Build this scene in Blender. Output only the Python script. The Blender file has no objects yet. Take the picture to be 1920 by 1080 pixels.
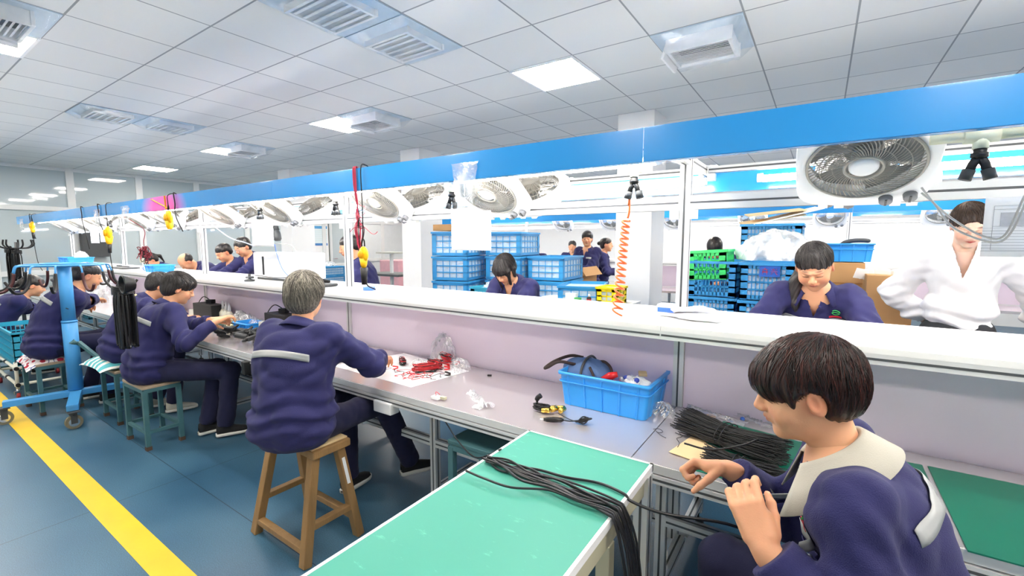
import bpy, bmesh, math, random
import numpy as np
from mathutils import Vector, Matrix, Euler

random.seed(7)
rng = np.random.default_rng(7)
SC = bpy.context.scene
COL = SC.collection
PI = math.pi

# ------------------------------------------------------------------ camera
H = 1.5                                   # eye height
FPX = 851.0
PITCH = math.atan(86 / 851)
YAW = math.atan(581 / (FPX / math.cos(PITCH)))
cam_d = bpy.data.cameras.new('camera')
cam = bpy.data.objects.new('camera', cam_d)
COL.objects.link(cam)
cam_d.sensor_width = 36.0
cam_d.lens = FPX / 1920 * 36.0
cam_d.clip_start = 0.02
cam.location = (0, 0, H)
cam.rotation_euler = (PI / 2 - PITCH, 0, YAW)
SC.camera = cam

# ------------------------------------------------------------------ world, exposure
SC.view_settings.view_transform = 'Standard'
SC.view_settings.look = 'None'
SC.view_settings.gamma = 1.0
SC.view_settings.use_curve_mapping = False
SC.view_settings.exposure = 1.9
SC.cycles.max_bounces = 16
SC.cycles.diffuse_bounces = 8
SC.cycles.sample_clamp_indirect = 8.0
SC.cycles.use_denoising = True
PANEL_W = 13.0        # emission of the ceiling panels
TUBE_W = 17.0         # emission of the tubes under the blue canopies
wd = bpy.data.worlds.new('world')
SC.world = wd
wd.use_nodes = True
wd.node_tree.nodes['Background'].inputs[0].default_value = (0.8, 0.85, 0.9, 1)
wd.node_tree.nodes['Background'].inputs[1].default_value = 0.5

# pixel helpers: turn a pixel of the photo into a point on a plane of the room
_F = np.array([-math.sin(YAW) * math.cos(PITCH), math.cos(YAW) * math.cos(PITCH), -math.sin(PITCH)])
_R = np.array([math.cos(YAW), math.sin(YAW), 0.0])
_U = np.cross(_R, _F)
def ray(x, y): return _F + _R * (x - 960) / FPX + _U * (540 - y) / FPX
def atz(x, y, z):
    r = ray(x, y); p = r * (z - H) / r[2]; return np.array([p[0], p[1], z])
def aty(x, y, Y):
    r = ray(x, y); p = r * Y / r[1]; return np.array([p[0], Y, p[2] + H])
def atx(x, y, X):
    r = ray(x, y); p = r * X / r[0]; return np.array([X, p[1], p[2] + H])

# ------------------------------------------------------------------ materials
def srgb(c):
    return tuple(((v / 12.92) if v <= 0.04045 else ((v + 0.055) / 1.055) ** 2.4) for v in c)
def rgb(r, g, b): return srgb((r / 255, g / 255, b / 255))

MATS = {}
def mat(name, col, rough=0.5, metal=0.0, spec=0.5, var=0.06, vscale=8.0, bump=0.0, bscale=60.0,
        emit=None, trans=0.0, alpha=1.0, coat=0.0, sheen=0.0, sss=0.0, ior=1.45, stretch=None):
    if name in MATS: return MATS[name]
    m = bpy.data.materials.new(name); MATS[name] = m
    m.use_nodes = True
    nt = m.node_tree; N = nt.nodes; L = nt.links
    b = N['Principled BSDF']
    b.inputs['Roughness'].default_value = rough
    b.inputs['Metallic'].default_value = metal
    b.inputs['Specular IOR Level'].default_value = spec
    b.inputs['IOR'].default_value = ior
    b.inputs['Transmission Weight'].default_value = trans
    b.inputs['Alpha'].default_value = alpha
    b.inputs['Coat Weight'].default_value = coat
    b.inputs['Sheen Weight'].default_value = sheen
    if sss:
        b.inputs['Subsurface Weight'].default_value = sss
        b.inputs['Subsurface Radius'].default_value = (0.012, 0.005, 0.003)
        b.inputs['Subsurface Scale'].default_value = 1.0
    tc = N.new('ShaderNodeTexCoord'); mp = N.new('ShaderNodeMapping')
    L.new(tc.outputs['Object'], mp.inputs[0])
    if stretch: mp.inputs['Scale'].default_value = stretch
    nz = N.new('ShaderNodeTexNoise'); nz.inputs['Scale'].default_value = vscale
    nz.inputs['Detail'].default_value = 5.0
    L.new(mp.outputs[0], nz.inputs['Vector'])
    mx = N.new('ShaderNodeMix'); mx.data_type = 'RGBA'
    c = np.array(col[:3])
    mx.inputs[6].default_value = (*np.clip(c * (1 - var), 0, 1), 1)
    mx.inputs[7].default_value = (*np.clip(c * (1 + var), 0, 1), 1)
    L.new(nz.outputs['Fac'], mx.inputs[0])
    L.new(mx.outputs[2], b.inputs['Base Color'])
    if bump:
        n2 = N.new('ShaderNodeTexNoise'); n2.inputs['Scale'].default_value = bscale
        n2.inputs['Detail'].default_value = 4.0
        L.new(mp.outputs[0], n2.inputs['Vector'])
        bp = N.new('ShaderNodeBump'); bp.inputs['Strength'].default_value = bump
        bp.inputs['Distance'].default_value = 0.01
        L.new(n2.outputs['Fac'], bp.inputs['Height']); L.new(bp.outputs[0], b.inputs['Normal'])
    if emit:
        b.inputs['Emission Color'].default_value = (*emit[:3], 1)
        b.inputs['Emission Strength'].default_value = emit[3]
    return m

M_ALU = mat('aluminium', rgb(226, 227, 226), 0.34, 0.35, var=0.03)
M_GROOVE = mat('profile_groove', rgb(96, 98, 100), 0.5, 0.6)
M_WHITE = mat('white_paint', rgb(236, 236, 236), 0.45, var=0.02)
M_SHELF = mat('white_laminate', rgb(240, 240, 238), 0.28, var=0.015)
M_PURPLE = mat('lilac_board', rgb(240, 226, 242), 0.42, var=0.02, vscale=3)
M_BLUE = mat('blue_enamel', rgb(42, 146, 220), 0.22, var=0.03, vscale=2.5, coat=0.3)
M_NAVY = mat('navy_twill', rgb(34, 34, 84), 0.85, var=0.14, vscale=14, bump=0.3, bscale=420, sheen=0.05)
M_NAVYT = mat('navy_trouser', rgb(27, 28, 60), 0.9, var=0.12, vscale=12, bump=0.25, bscale=400, sheen=0.04)
M_STRIPE = mat('reflective_grey', rgb(158, 160, 160), 0.45, 0.1, var=0.04, vscale=40)
M_BLACK = mat('black_rubber', rgb(28, 28, 30), 0.45, var=0.1)
M_BLACKG = mat('black_gloss_plastic', rgb(24, 24, 26), 0.25, var=0.1)
M_DGREY = mat('dark_grey_plastic', rgb(70, 72, 74), 0.5, var=0.08)
M_FANW = mat('fan_white', rgb(232, 233, 235), 0.4, var=0.01)
M_FANG = mat('fan_grille_grey', rgb(158, 154, 146), 0.45, var=0.03)
M_KNOB = mat('knob_grey', rgb(125, 126, 130), 0.4)
M_STEEL = None
M_WOOD = None
M_TEAL = mat('teal_steel_paint', rgb(66, 106, 112), 0.5, var=0.18, vscale=20, bump=0.05)
M_PLY = mat('worn_plywood', rgb(168, 148, 124), 0.7, var=0.14, vscale=10, stretch=(1, 8, 8))
M_YEL = mat('yellow_plastic', rgb(248, 190, 20), 0.35)
M_CRATE = mat('blue_polypropylene', rgb(56, 150, 208), 0.35, var=0.06, vscale=4)
M_CRATEL = mat('bright_blue_bin', rgb(52, 158, 240), 0.32, var=0.03, vscale=4)
M_CARD = mat('cardboard', rgb(190, 146, 98), 0.85, var=0.07, vscale=6, bump=0.05)
M_CARDL = mat('pale_cardboard', rgb(222, 196, 152), 0.85, var=0.05)
M_PAPER = mat('white_paper', rgb(240, 241, 243), 0.7, var=0.01)
M_RED = mat('red_wire', rgb(205, 40, 50), 0.4)
M_REDP = mat('red_plastic', rgb(222, 40, 44), 0.3)
M_BRASS = mat('gold_brass', rgb(226, 190, 90), 0.18, 1.0)
M_CHROME = mat('bright_steel', rgb(220, 220, 222), 0.2, 1.0)
M_MATG = mat('green_rubber_mat', rgb(18, 108, 88), 0.42, var=0.05, vscale=5)
M_CREAM = mat('cream_paint', rgb(190, 186, 160), 0.45, var=0.06)
M_PVC = mat('cream_pvc_pipe', rgb(214, 216, 190), 0.4)
M_ORANGE = mat('orange_hose', rgb(250, 120, 60), 0.3)
M_CABLEG = mat('grey_cable', rgb(180, 180, 178), 0.45)
M_BLUEP = mat('tape_blue', rgb(70, 120, 220), 0.4)
M_GREENC = mat('green_crate', rgb(60, 214, 110), 0.35)
M_PINK = mat('pink_wrapped', rgb(232, 178, 186), 0.3, var=0.12, vscale=9, bump=0.4, bscale=14)
M_RACKB = mat('rack_blue_enamel', rgb(70, 150, 210), 0.4, var=0.08, vscale=9)
M_CYAN = mat('cyan_crate', rgb(50, 160, 190), 0.4, var=0.05)

def film(name, col=(0.95, 0.97, 1.0), amount=0.35, rough=0.12, bump=0.8, bscale=9.0):
    """thin clear plastic: mostly see-through with glossy crinkles"""
    if name in MATS: return MATS[name]
    m = bpy.data.materials.new(name); MATS[name] = m
    m.use_nodes = True
    nt = m.node_tree; N = nt.nodes; L = nt.links
    N.remove(N['Principled BSDF']); out = N['Material Output']
    tr = N.new('ShaderNodeBsdfTransparent'); tr.inputs[0].default_value = (0.97, 0.98, 0.99, 1)
    gl = N.new('ShaderNodeBsdfGlossy'); gl.inputs['Roughness'].default_value = rough
    gl.inputs['Color'].default_value = (1, 1, 1, 1)
    df = N.new('ShaderNodeBsdfDiffuse'); df.inputs[0].default_value = (*col, 1)
    m1 = N.new('ShaderNodeMixShader'); m1.inputs[0].default_value = 0.45
    L.new(gl.outputs[0], m1.inputs[1]); L.new(df.outputs[0], m1.inputs[2])
    tc = N.new('ShaderNodeTexCoord')
    nz = N.new('ShaderNodeTexNoise'); nz.inputs['Scale'].default_value = bscale; nz.inputs['Detail'].default_value = 6
    L.new(tc.outputs['Object'], nz.inputs['Vector'])
    rp = N.new('ShaderNodeMapRange'); rp.inputs[1].default_value = 0.4; rp.inputs[2].default_value = 0.7
    rp.inputs[3].default_value = amount * 0.45; rp.inputs[4].default_value = min(1, amount * 1.7)
    L.new(nz.outputs['Fac'], rp.inputs[0])
    m2 = N.new('ShaderNodeMixShader'); L.new(rp.outputs[0], m2.inputs[0])
    L.new(tr.outputs[0], m2.inputs[1]); L.new(m1.outputs[0], m2.inputs[2])
    bp = N.new('ShaderNodeBump'); bp.inputs['Strength'].default_value = bump; bp.inputs['Distance'].default_value = 0.02
    L.new(nz.outputs['Fac'], bp.inputs['Height'])
    L.new(bp.outputs[0], gl.inputs['Normal']); L.new(bp.outputs[0], df.inputs['Normal'])
    L.new(m2.outputs[0], out.inputs[0])
    return m
M_FILM = film('clear_plastic_film')
M_BAG = film('cloudy_plastic_bag', amount=0.55, rough=0.2)
M_BAGW = film('white_plastic_bag', col=(0.95, 0.95, 0.96), amount=0.95, rough=0.3)

def nodes_of(m): return m.node_tree.nodes, m.node_tree.links, m.node_tree.nodes['Principled BSDF']

# stainless worktop: brushed along the bench
M_STEEL = mat('brushed_stainless', rgb(214, 208, 211), 0.22, 0.6, var=0.02, vscale=3)
N_, L_, B_ = nodes_of(M_STEEL)
_tc = N_.new('ShaderNodeTexCoord'); _mp = N_.new('ShaderNodeMapping'); _mp.inputs['Scale'].default_value = (3, 90, 3)
_nz = N_.new('ShaderNodeTexNoise'); _nz.inputs['Scale'].default_value = 3; _nz.inputs['Detail'].default_value = 6
L_.new(_tc.outputs['Object'], _mp.inputs[0]); L_.new(_mp.outputs[0], _nz.inputs['Vector'])

# old wooden stool: long grain with darker wear
M_WOOD = mat('old_stool_wood', rgb(150, 116, 74), 0.6, var=0.3, vscale=5, stretch=(6, 6, 0.7), bump=0.2, bscale=30)
M_WOODD = mat('dark_stool_wood', rgb(134, 86, 50), 0.6, var=0.25, vscale=6, stretch=(6, 6, 0.7), bump=0.2, bscale=30)

# floor: blue epoxy with speckle, hairline joints and scuffs
M_FLOOR = mat('blue_epoxy_floor', rgb(52, 100, 140), 0.3, var=0.0)
N_, L_, B_ = nodes_of(M_FLOOR)
def _n(t, **k):
    n = N_.new(t)
    for a, v in k.items(): setattr(n, a, v)
    return n
_tc = _n('ShaderNodeTexCoord')
_a = _n('ShaderNodeTexNoise'); _a.inputs['Scale'].default_value = 1.3; _a.inputs['Detail'].default_value = 8
_b = _n('ShaderNodeTexNoise'); _b.inputs['Scale'].default_value = 220; _b.inputs['Detail'].default_value = 2
for q in (_a, _b): L_.new(_tc.outputs['Object'], q.inputs['Vector'])
_r1 = _n('ShaderNodeValToRGB'); _r1.color_ramp.elements[0].position = 0.3; _r1.color_ramp.elements[1].position = 0.75
_r1.color_ramp.elements[0].color = (*rgb(46, 84, 112), 1); _r1.color_ramp.elements[1].color = (*rgb(74, 114, 138), 1)
L_.new(_a.outputs['Fac'], _r1.inputs[0])
_r2 = _n('ShaderNodeValToRGB'); _r2.color_ramp.elements[0].position = 0.42; _r2.color_ramp.elements[1].position = 0.62
_r2.color_ramp.elements[0].color = (0.72, 0.72, 0.72, 1); _r2.color_ramp.elements[1].color = (1.12, 1.12, 1.12, 1)
L_.new(_b.outputs['Fac'], _r2.inputs[0])
_mm = _n('ShaderNodeMix', data_type='RGBA', blend_type='MULTIPLY'); _mm.inputs[0].default_value = 0.8
L_.new(_r1.outputs[0], _mm.inputs[6]); L_.new(_r2.outputs[0], _mm.inputs[7])
_sx = _n('ShaderNodeSeparateXYZ'); L_.new(_tc.outputs['Object'], _sx.inputs[0])
def _line(axis, off, per, w):
    s = _n('ShaderNodeMath', operation='SUBTRACT'); s.inputs[1].default_value = off; L_.new(_sx.outputs[axis], s.inputs[0])
    p = _n('ShaderNodeMath', operation='PINGPONG'); p.inputs[1].default_value = per / 2; L_.new(s.outputs[0], p.inputs[0])
    l = _n('ShaderNodeMath', operation='LESS_THAN'); l.inputs[1].default_value = w; L_.new(p.outputs[0], l.inputs[0])
    return l
_l1 = _line(1, 1.12, 6.0, 0.0022); _l2 = _line(0, -3.3, 6.0, 0.0022)
_mx = _n('ShaderNodeMath', operation='MAXIMUM'); L_.new(_l1.outputs[0], _mx.inputs[0]); L_.new(_l2.outputs[0], _mx.inputs[1])
_m2 = _n('ShaderNodeMix', data_type='RGBA'); L_.new(_mx.outputs[0], _m2.inputs[0])
L_.new(_mm.outputs[2], _m2.inputs[6]); _m2.inputs[7].default_value = (*rgb(28, 46, 66), 1)
L_.new(_m2.outputs[2], B_.inputs['Base Color'])
_mr = _n('ShaderNodeMapRange'); _mr.inputs[3].default_value = 0.2; _mr.inputs[4].default_value = 0.5
L_.new(_a.outputs['Fac'], _mr.inputs[0]); L_.new(_mr.outputs[0], B_.inputs['Roughness'])

# ceiling: mineral tiles 0.6 m in a grey T-bar grid
M_CEIL = mat('ceiling_tile', rgb(214, 216, 217), 0.75, var=0.0)
N_, L_, B_ = nodes_of(M_CEIL)
_tc = _n('ShaderNodeTexCoord'); _sx = _n('ShaderNodeSeparateXYZ'); L_.new(_tc.outputs['Object'], _sx.inputs[0])
_l1 = _line(0, -0.49, 0.6, 0.006); _l2 = _line(1, 3.325, 0.6, 0.006)
_k1 = _line(0, -0.485, 0.6, 0.0075); _k2 = _line(1, 3.33, 0.6, 0.0075)
_mx = _n('ShaderNodeMath', operation='MAXIMUM'); L_.new(_l1.outputs[0], _mx.inputs[0]); L_.new(_l2.outputs[0], _mx.inputs[1])
_nz = _n('ShaderNodeTexNoise'); _nz.inputs['Scale'].default_value = 1.2
L_.new(_tc.outputs['Object'], _nz.inputs['Vector'])
_wh = _n('ShaderNodeTexWhiteNoise')
_dv = _n('ShaderNodeVectorMath', operation='ADD'); _dv.inputs[1].default_value = (0.49, -3.325, 0)
L_.new(_tc.outputs['Object'], _dv.inputs[0])
_sc = _n('ShaderNodeVectorMath', operation='SCALE'); _sc.inputs['Scale'].default_value = 1 / 0.6; L_.new(_dv.outputs[0], _sc.inputs[0])
_fl = _n('ShaderNodeVectorMath', operation='FLOOR'); L_.new(_sc.outputs[0], _fl.inputs[0]); L_.new(_fl.outputs[0], _wh.inputs[0])
_rp = _n('ShaderNodeValToRGB')
_rp.color_ramp.elements[0].color = (*rgb(222, 222, 220), 1); _rp.color_ramp.elements[1].color = (*rgb(230, 229, 226), 1)
L_.new(_wh.outputs['Value'], _rp.inputs[0])
_m2 = _n('ShaderNodeMix', data_type='RGBA'); L_.new(_mx.outputs[0], _m2.inputs[0])
L_.new(_rp.outputs[0], _m2.inputs[6]); _m2.inputs[7].default_value = (*rgb(150, 152, 154), 1)
L_.new(_m2.outputs[2], B_.inputs['Base Color'])

# ------------------------------------------------------------------ mesh builder
class MB:
    def __init__(s, mats=None):
        s.v = []; s.f = []; s.m = []; s.n = 0; s.mi = 0; s.X = None; s.sm = []; s.smooth = False
    def add(s, V, Fc, mi=None):
        V = np.asarray(V, float).reshape(-1, 3)
        if s.X is not None: V = V @ s.X[:3, :3].T + s.X[:3, 3]
        s.v.append(V)
        for f in Fc: s.f.append([i + s.n for i in f])
        s.m += [s.mi if mi is None else mi] * len(Fc)
        s.sm += [s.smooth] * len(Fc)
        s.n += len(V); return s
    def box(s, c, d, rz=0.0, R=None, taper=None, mi=None):
        c = np.array(c, float); h = np.array(d, float) / 2
        V = np.array([[x, y, z] for z in (-1, 1) for y in (-1, 1) for x in (-1, 1)], float) * h
        if taper: V[4:, 0] *= taper; V[4:, 1] *= taper
        if rz:
            cc, ss = math.cos(rz), math.sin(rz); V = V @ np.array([[cc, ss, 0], [-ss, cc, 0], [0, 0, 1]])
        if R is not None: V = V @ np.asarray(R).T
        sm = s.smooth; s.smooth = False
        s.add(V + c, [(0, 2, 3, 1), (4, 5, 7, 6), (0, 1, 5, 4), (2, 6, 7, 3), (0, 4, 6, 2), (1, 3, 7, 5)], mi)
        s.smooth = sm; return s
    def b2(s, lo, hi, mi=None):
        lo = np.array(lo, float); hi = np.array(hi, float); return s.box((lo + hi) / 2, hi - lo, mi=mi)
    def bar(s, a, b, w, t=None, mi=None, up=(0, 0, 1)):
        a = np.array(a, float); b = np.array(b, float); t = t or w
        z = b - a; L = np.linalg.norm(z); z /= L; u = np.array(up, float)
        x = np.cross(u, z)
        if np.linalg.norm(x) < 1e-4: x = np.cross(np.array([0, 1., 0]), z)
        x /= np.linalg.norm(x); y = np.cross(z, x)
        return s.box((a + b) / 2, (w, t, L), R=np.stack([x, y, z], 1), mi=mi)
    def tube(s, pts, r, n=8, mi=None, closed=False, cap=True):
        P = np.array(pts, float); K = len(P)
        r = np.full(K, r, float) if np.isscalar(r) else np.array(r, float)
        T = np.gradient(P, axis=0) if K > 2 else np.repeat((P[1] - P[0])[None], K, 0)
        if closed: T = np.roll(P, -1, 0) - np.roll(P, 1, 0)
        T /= np.linalg.norm(T, axis=1)[:, None] + 1e-12
        u = np.array([0, 0, 1.]) if abs(T[0][2]) < 0.9 else np.array([1., 0, 0])
        V = []
        x = np.cross(u, T[0]); x /= np.linalg.norm(x)
        a = np.arange(n) * 2 * PI / n
        for i in range(K):
            x = x - T[i] * (x @ T[i]); x /= np.linalg.norm(x) + 1e-12; y = np.cross(T[i], x)
            V.append(P[i] + r[i] * (np.cos(a)[:, None] * x + np.sin(a)[:, None] * y))
        V = np.concatenate(V); Fc = []
        for i in range(K if closed else K - 1):
            j = (i + 1) % K
            for k in range(n):
                l = (k + 1) % n; Fc.append((i * n + k, i * n + l, j * n + l, j * n + k))
        sm = s.smooth; s.smooth = True; s.add(V, Fc, mi); s.smooth = sm
        if cap and not closed:
            s.f.append([s.n - len(V) + k for k in range(n)][::-1]); s.m.append(s.mi if mi is None else mi); s.sm.append(False)
            s.f.append([s.n - n + k for k in range(n)]); s.m.append(s.mi if mi is None else mi); s.sm.append(False)
        return s
    def cyl(s, a, b, r, r2=None, n=16, mi=None):
        return s.tube([a, b], [r, r if r2 is None else r2], n, mi)
    def lathe(s, c, prof, n=24, axis='z', mi=None, cap=True):
        c = np.array(c, float); V = []; a = np.arange(n) * 2 * PI / n
        for (r, z) in prof:
            ring = np.stack([r * np.cos(a), r * np.sin(a), np.full(n, z)], 1)
            if axis == 'y': ring = ring[:, [0, 2, 1]] * np.array([1, -1, 1])
            if axis == 'x': ring = ring[:, [2, 0, 1]]
            V.append(ring)
        V = np.concatenate(V) + c; Fc = []
        for i in range(len(prof) - 1):
            for k in range(n):
                l = (k + 1) % n; Fc.append((i * n + k, i * n + l, (i + 1) * n + l, (i + 1) * n + k))
        sm = s.smooth; s.smooth = True; s.add(V, Fc, mi); s.smooth = sm
        if cap:
            base = s.n - len(V)
            if prof[0][0] > 1e-5: s.f.append([base + k for k in range(n)][::-1]); s.m.append(s.mi if mi is None else mi); s.sm.append(False)
            if prof[-1][0] > 1e-5: s.f.append([s.n - n + k for k in range(n)]); s.m.append(s.mi if mi is None else mi); s.sm.append(False)
        return s
    def ball(s, c, r, n=12, mi=None):
        r = np.array([r, r, r] if np.isscalar(r) else r, float); V = []
        for i in range(n + 1):
            t = PI * i / n
            for k in range(2 * n):
                p = PI * k / n; V.append([math.sin(t) * math.cos(p), math.sin(t) * math.sin(p), math.cos(t)])
        Fc = []
        for i in range(n):
            for k in range(2 * n):
                l = (k + 1) % (2 * n); Fc.append((i * 2 * n + k, (i + 1) * 2 * n + k, (i + 1) * 2 * n + l, i * 2 * n + l))
        sm = s.smooth; s.smooth = True; s.add(np.array(V) * r + np.array(c, float), Fc, mi); s.smooth = sm; return s
    def grid(s, G, mi=None, closed_u=False):
        """G: array (a,b,3)"""
        G = np.asarray(G, float); a, b = G.shape[:2]; Fc = []
        for i in range(a if closed_u else a - 1):
            for j in range(b - 1):
                k = (i + 1) % a
                Fc.append((i * b + j, k * b + j, k * b + j + 1, i * b + j + 1))
        sm = s.smooth; s.smooth = True; s.add(G.reshape(-1, 3), Fc, mi); s.smooth = sm; return s
    def build(s, name, mats, parent=None, solid=0.0, bevel=0.0, clean=False, solid_off=0.0):
        me = bpy.data.meshes.new(name)
        V = np.concatenate(s.v) if s.v else np.zeros((0, 3))
        me.from_pydata(V.tolist(), [], s.f)
        for m in (mats if isinstance(mats, (list, tuple)) else [mats]): me.materials.append(m)
        me.polygons.foreach_set('material_index', np.array(s.m, dtype=np.int32))
        me.polygons.foreach_set('use_smooth', np.array(s.sm, dtype=bool))
        me.update()
        o = bpy.data.objects.new(name, me); COL.objects.link(o)
        if parent is not None: o.parent = parent
        if solid:
            md = o.modifiers.new('t', 'SOLIDIFY'); md.thickness = solid; md.offset = solid_off
        if bevel:
            md = o.modifiers.new('b', 'BEVEL'); md.width = bevel; md.segments = 2; md.limit_method = 'ANGLE'
        return o

def tag(o, label, cat, group=None, kind=None):
    o['label'] = label; o['category'] = cat
    if group: o['group'] = group
    if kind: o['kind'] = kind
    return o
def root(name, loc, label, cat, group=None, rz=0.0, rx=0.0):
    o = bpy.data.objects.new(name, None); COL.objects.link(o)
    o.empty_display_size = 0.1
    o.location = loc; o.rotation_euler = (rx, 0, rz)
    return tag(o, label, cat, group)
def struct(o):
    o['kind'] = 'structure'; return o
def kids(o): return [c for c in bpy.data.objects if c.parent is o]
def copy_tree(o, loc=None, rz=None, label=None, parent=None):
    c = o.copy(); COL.objects.link(c)
    if parent is not None: c.parent = parent
    for ch in kids(o): copy_tree(ch, parent=c)
    if loc is not None: c.location = loc
    if rz is not None: c.rotation_euler.z = rz
    if label: c['label'] = label
    return c
def spline(pts, n=40):
    P = np.array(pts, float); K = len(P)
    P = np.concatenate([[2 * P[0] - P[1]], P, [2 * P[-1] - P[-2]]]); out = []
    m = max(2, n // (K - 1))
    for i in range(K - 1):
        p0, p1, p2, p3 = P[i:i + 4]
        for t in np.linspace(0, 1, m, endpoint=False):
            out.append(0.5 * ((2 * p1) + (-p0 + p2) * t + (2 * p0 - 5 * p1 + 4 * p2 - p3) * t * t + (-p0 + 3 * p1 - 3 * p2 + p3) * t ** 3))
    out.append(P[-2]); return np.array(out)
# ================================================================== THE ROOM
CZ = 2.949
XL, XR, YF, YB = -12.45, 7.0, -4.5, 11.6
struct(MB().b2((XL - 3, YF, -0.1), (XR, YB, 0)).build('floor', M_FLOOR))
struct(MB().b2((XL - 3, YF, CZ), (XR, YB, CZ + 0.1)).build('ceiling', M_CEIL))
struct(MB().b2((XL - 3, YB, 0), (XR, YB + 0.1, CZ)).build('wall_back', M_WHITE))
struct(MB().b2((XL - 3, YF - 0.1, 0), (XR, YF, CZ)).build('wall_front', M_WHITE))
struct(MB().b2((XR, YF, 0), (XR + 0.1, YB, CZ)).build('wall_right', M_WHITE))
struct(MB().b2((XL - 3.1, YF, 0), (XL - 3, YB, CZ)).build('wall_beyond_glass', mat('far_wall_grey', rgb(170, 176, 178), 0.7)))
M_YLINE = mat('yellow_floor_paint', rgb(226, 186, 34), 0.45, var=0.12, vscale=6, bump=0.05)
struct(MB().b2((XL, 0.660, 0.0), (XR, 0.780, 0.0015)).build('trim_1', M_YLINE))

# glazed partition on the left: frosted panes in a white aluminium frame
M_PANE = mat('grey_glass_pane', rgb(182, 194, 198), 0.04, 0.0, spec=1.0, var=0.02, vscale=1, coat=1.0)
M_FRAME = mat('frame_white', rgb(222, 224, 224), 0.35, var=0.01)
mull = [0.44 + 1.11 * k for k in range(-4, 11)]
mb = MB()
for y in mull: mb.b2((XL - 0.03, y - 0.06, 0), (XL + 0.035, y + 0.06, CZ))
for z0, z1 in ((0, 0.1), (0.86, 0.96), (2.10, 2.19), (CZ - 0.06, CZ)):
    mb.b2((XL - 0.03, YF, z0), (XL + 0.03, 8.35, z1)); mb.b2((XL - 0.03, 9.0, z0 if z0 > 1 else z0), (XL + 0.03, YB, z1))
struct(mb.build('wall_left', M_FRAME, bevel=0.006))
ys = mull + [8.35]
k = 0
for y0, y1 in zip(mull[:-1], mull[1:]):
    k += 1
    if y0 > 8.2: continue
    mb = MB().b2((XL - 0.006, y0 + 0.06, 2.19), (XL + 0.002, y1 - 0.06, CZ - 0.06))
    mb.b2((XL - 0.006, y0 + 0.06, 0.96), (XL + 0.002, y1 - 0.06, 2.10)).b2((XL - 0.006, y0 + 0.06, 0.10), (XL + 0.002, y1 - 0.06, 0.86))
    struct(mb.build('window_%d' % k, M_PANE))
# door in the partition and the white wall with the notice beside it
mb = MB(); Yd0, Yd1 = 8.40, 9.0
for a, b in (((XL - .02, Yd0, 0), (XL + .05, Yd0 + .07, 2.2)), ((XL - .02, Yd1 - .07, 0), (XL + .05, Yd1, 2.2)),
             ((XL - .02, Yd0, 2.13), (XL + .05, Yd1, 2.2)), ((XL - .02, Yd0, .75), (XL + .05, Yd1, .85)), ((XL - .02, Yd0, 0), (XL + .05, Yd1, .08))):
    mb.b2(a, b)
dr = struct(mb.build('door_1', M_FRAME, bevel=.006))
MB().b2((XL, Yd0 + .07, .85), (XL + .01, Yd1 - .07, 2.13)).b2((XL, Yd0 + .07, .08), (XL + .01, Yd1 - .07, .75)).build('door_pane', M_PANE, dr)
MB().cyl((XL + .05, Yd0 + .1, 1.0), (XL + .1, Yd0 + .1, 1.0), .012).b2((XL + .09, Yd0 + .09, .99), (XL + .105, Yd0 + .2, 1.01)).build('door_handle', M_CHROME, dr)
struct(MB().b2((XL - .02, 6.9, 0), (XL + .012, 8.36, 2.1)).build('trim_2', M_WHITE))
struct(MB().b2((XL - .04, 9.0, 0), (XL, YB, CZ)).build('trim_3', mat('pale_partition', rgb(214, 220, 222), .4)))

# square building columns
for i, x in enumerate((-1.80, -5.42, -9.04)):
    struct(MB().b2((x - 0.21, 5.12, 0), (x + 0.21, 5.62, CZ)).build('column', M_WHITE, bevel=0.006))

# ceiling panels
M_PANEL = mat('panel_light', (1, 1, 1), 0.5, emit=(1.0, 0.925, 0.825, PANEL_W))
def light(x, y, label):
    r = root('ceiling_light', (x, y, CZ), label, 'ceiling light', 'square ceiling light panels')
    mb = MB()
    for s in (-1, 1):
        mb.b2((-.3, s * .29 - .01, -.012), (.3, s * .29 + .01, 0)); mb.b2((s * .29 - .01, -.28, -.012), (s * .29 + .01, .28, 0))
    mb.build('frame', M_WHITE, r)
    MB().b2((-.28, -.28, -.010), (.28, .28, -.004)).build('diffuser', M_PANEL, r)
LR = {3.625: 'row above the bench', 0.625: 'row above the aisle', 6.625: 'row beyond the columns', 9.625: 'row by the far wall', -2.375: 'row behind the camera'}
NM = {1.01: 'right end', -1.99: 'nearest and largest', -4.99: 'second', -7.99: 'third', -10.99: 'fourth, by the glazed wall', 4.01: 'far right'}
for y in (3.625, 0.625, 6.625, 9.625, -2.375):
    for x in (4.01, 1.01, -1.99, -4.99, -7.99, -10.99):
        light(x, y, 'bright square ceiling lamp, %s, %s' % (NM[x], LR[y]))

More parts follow.
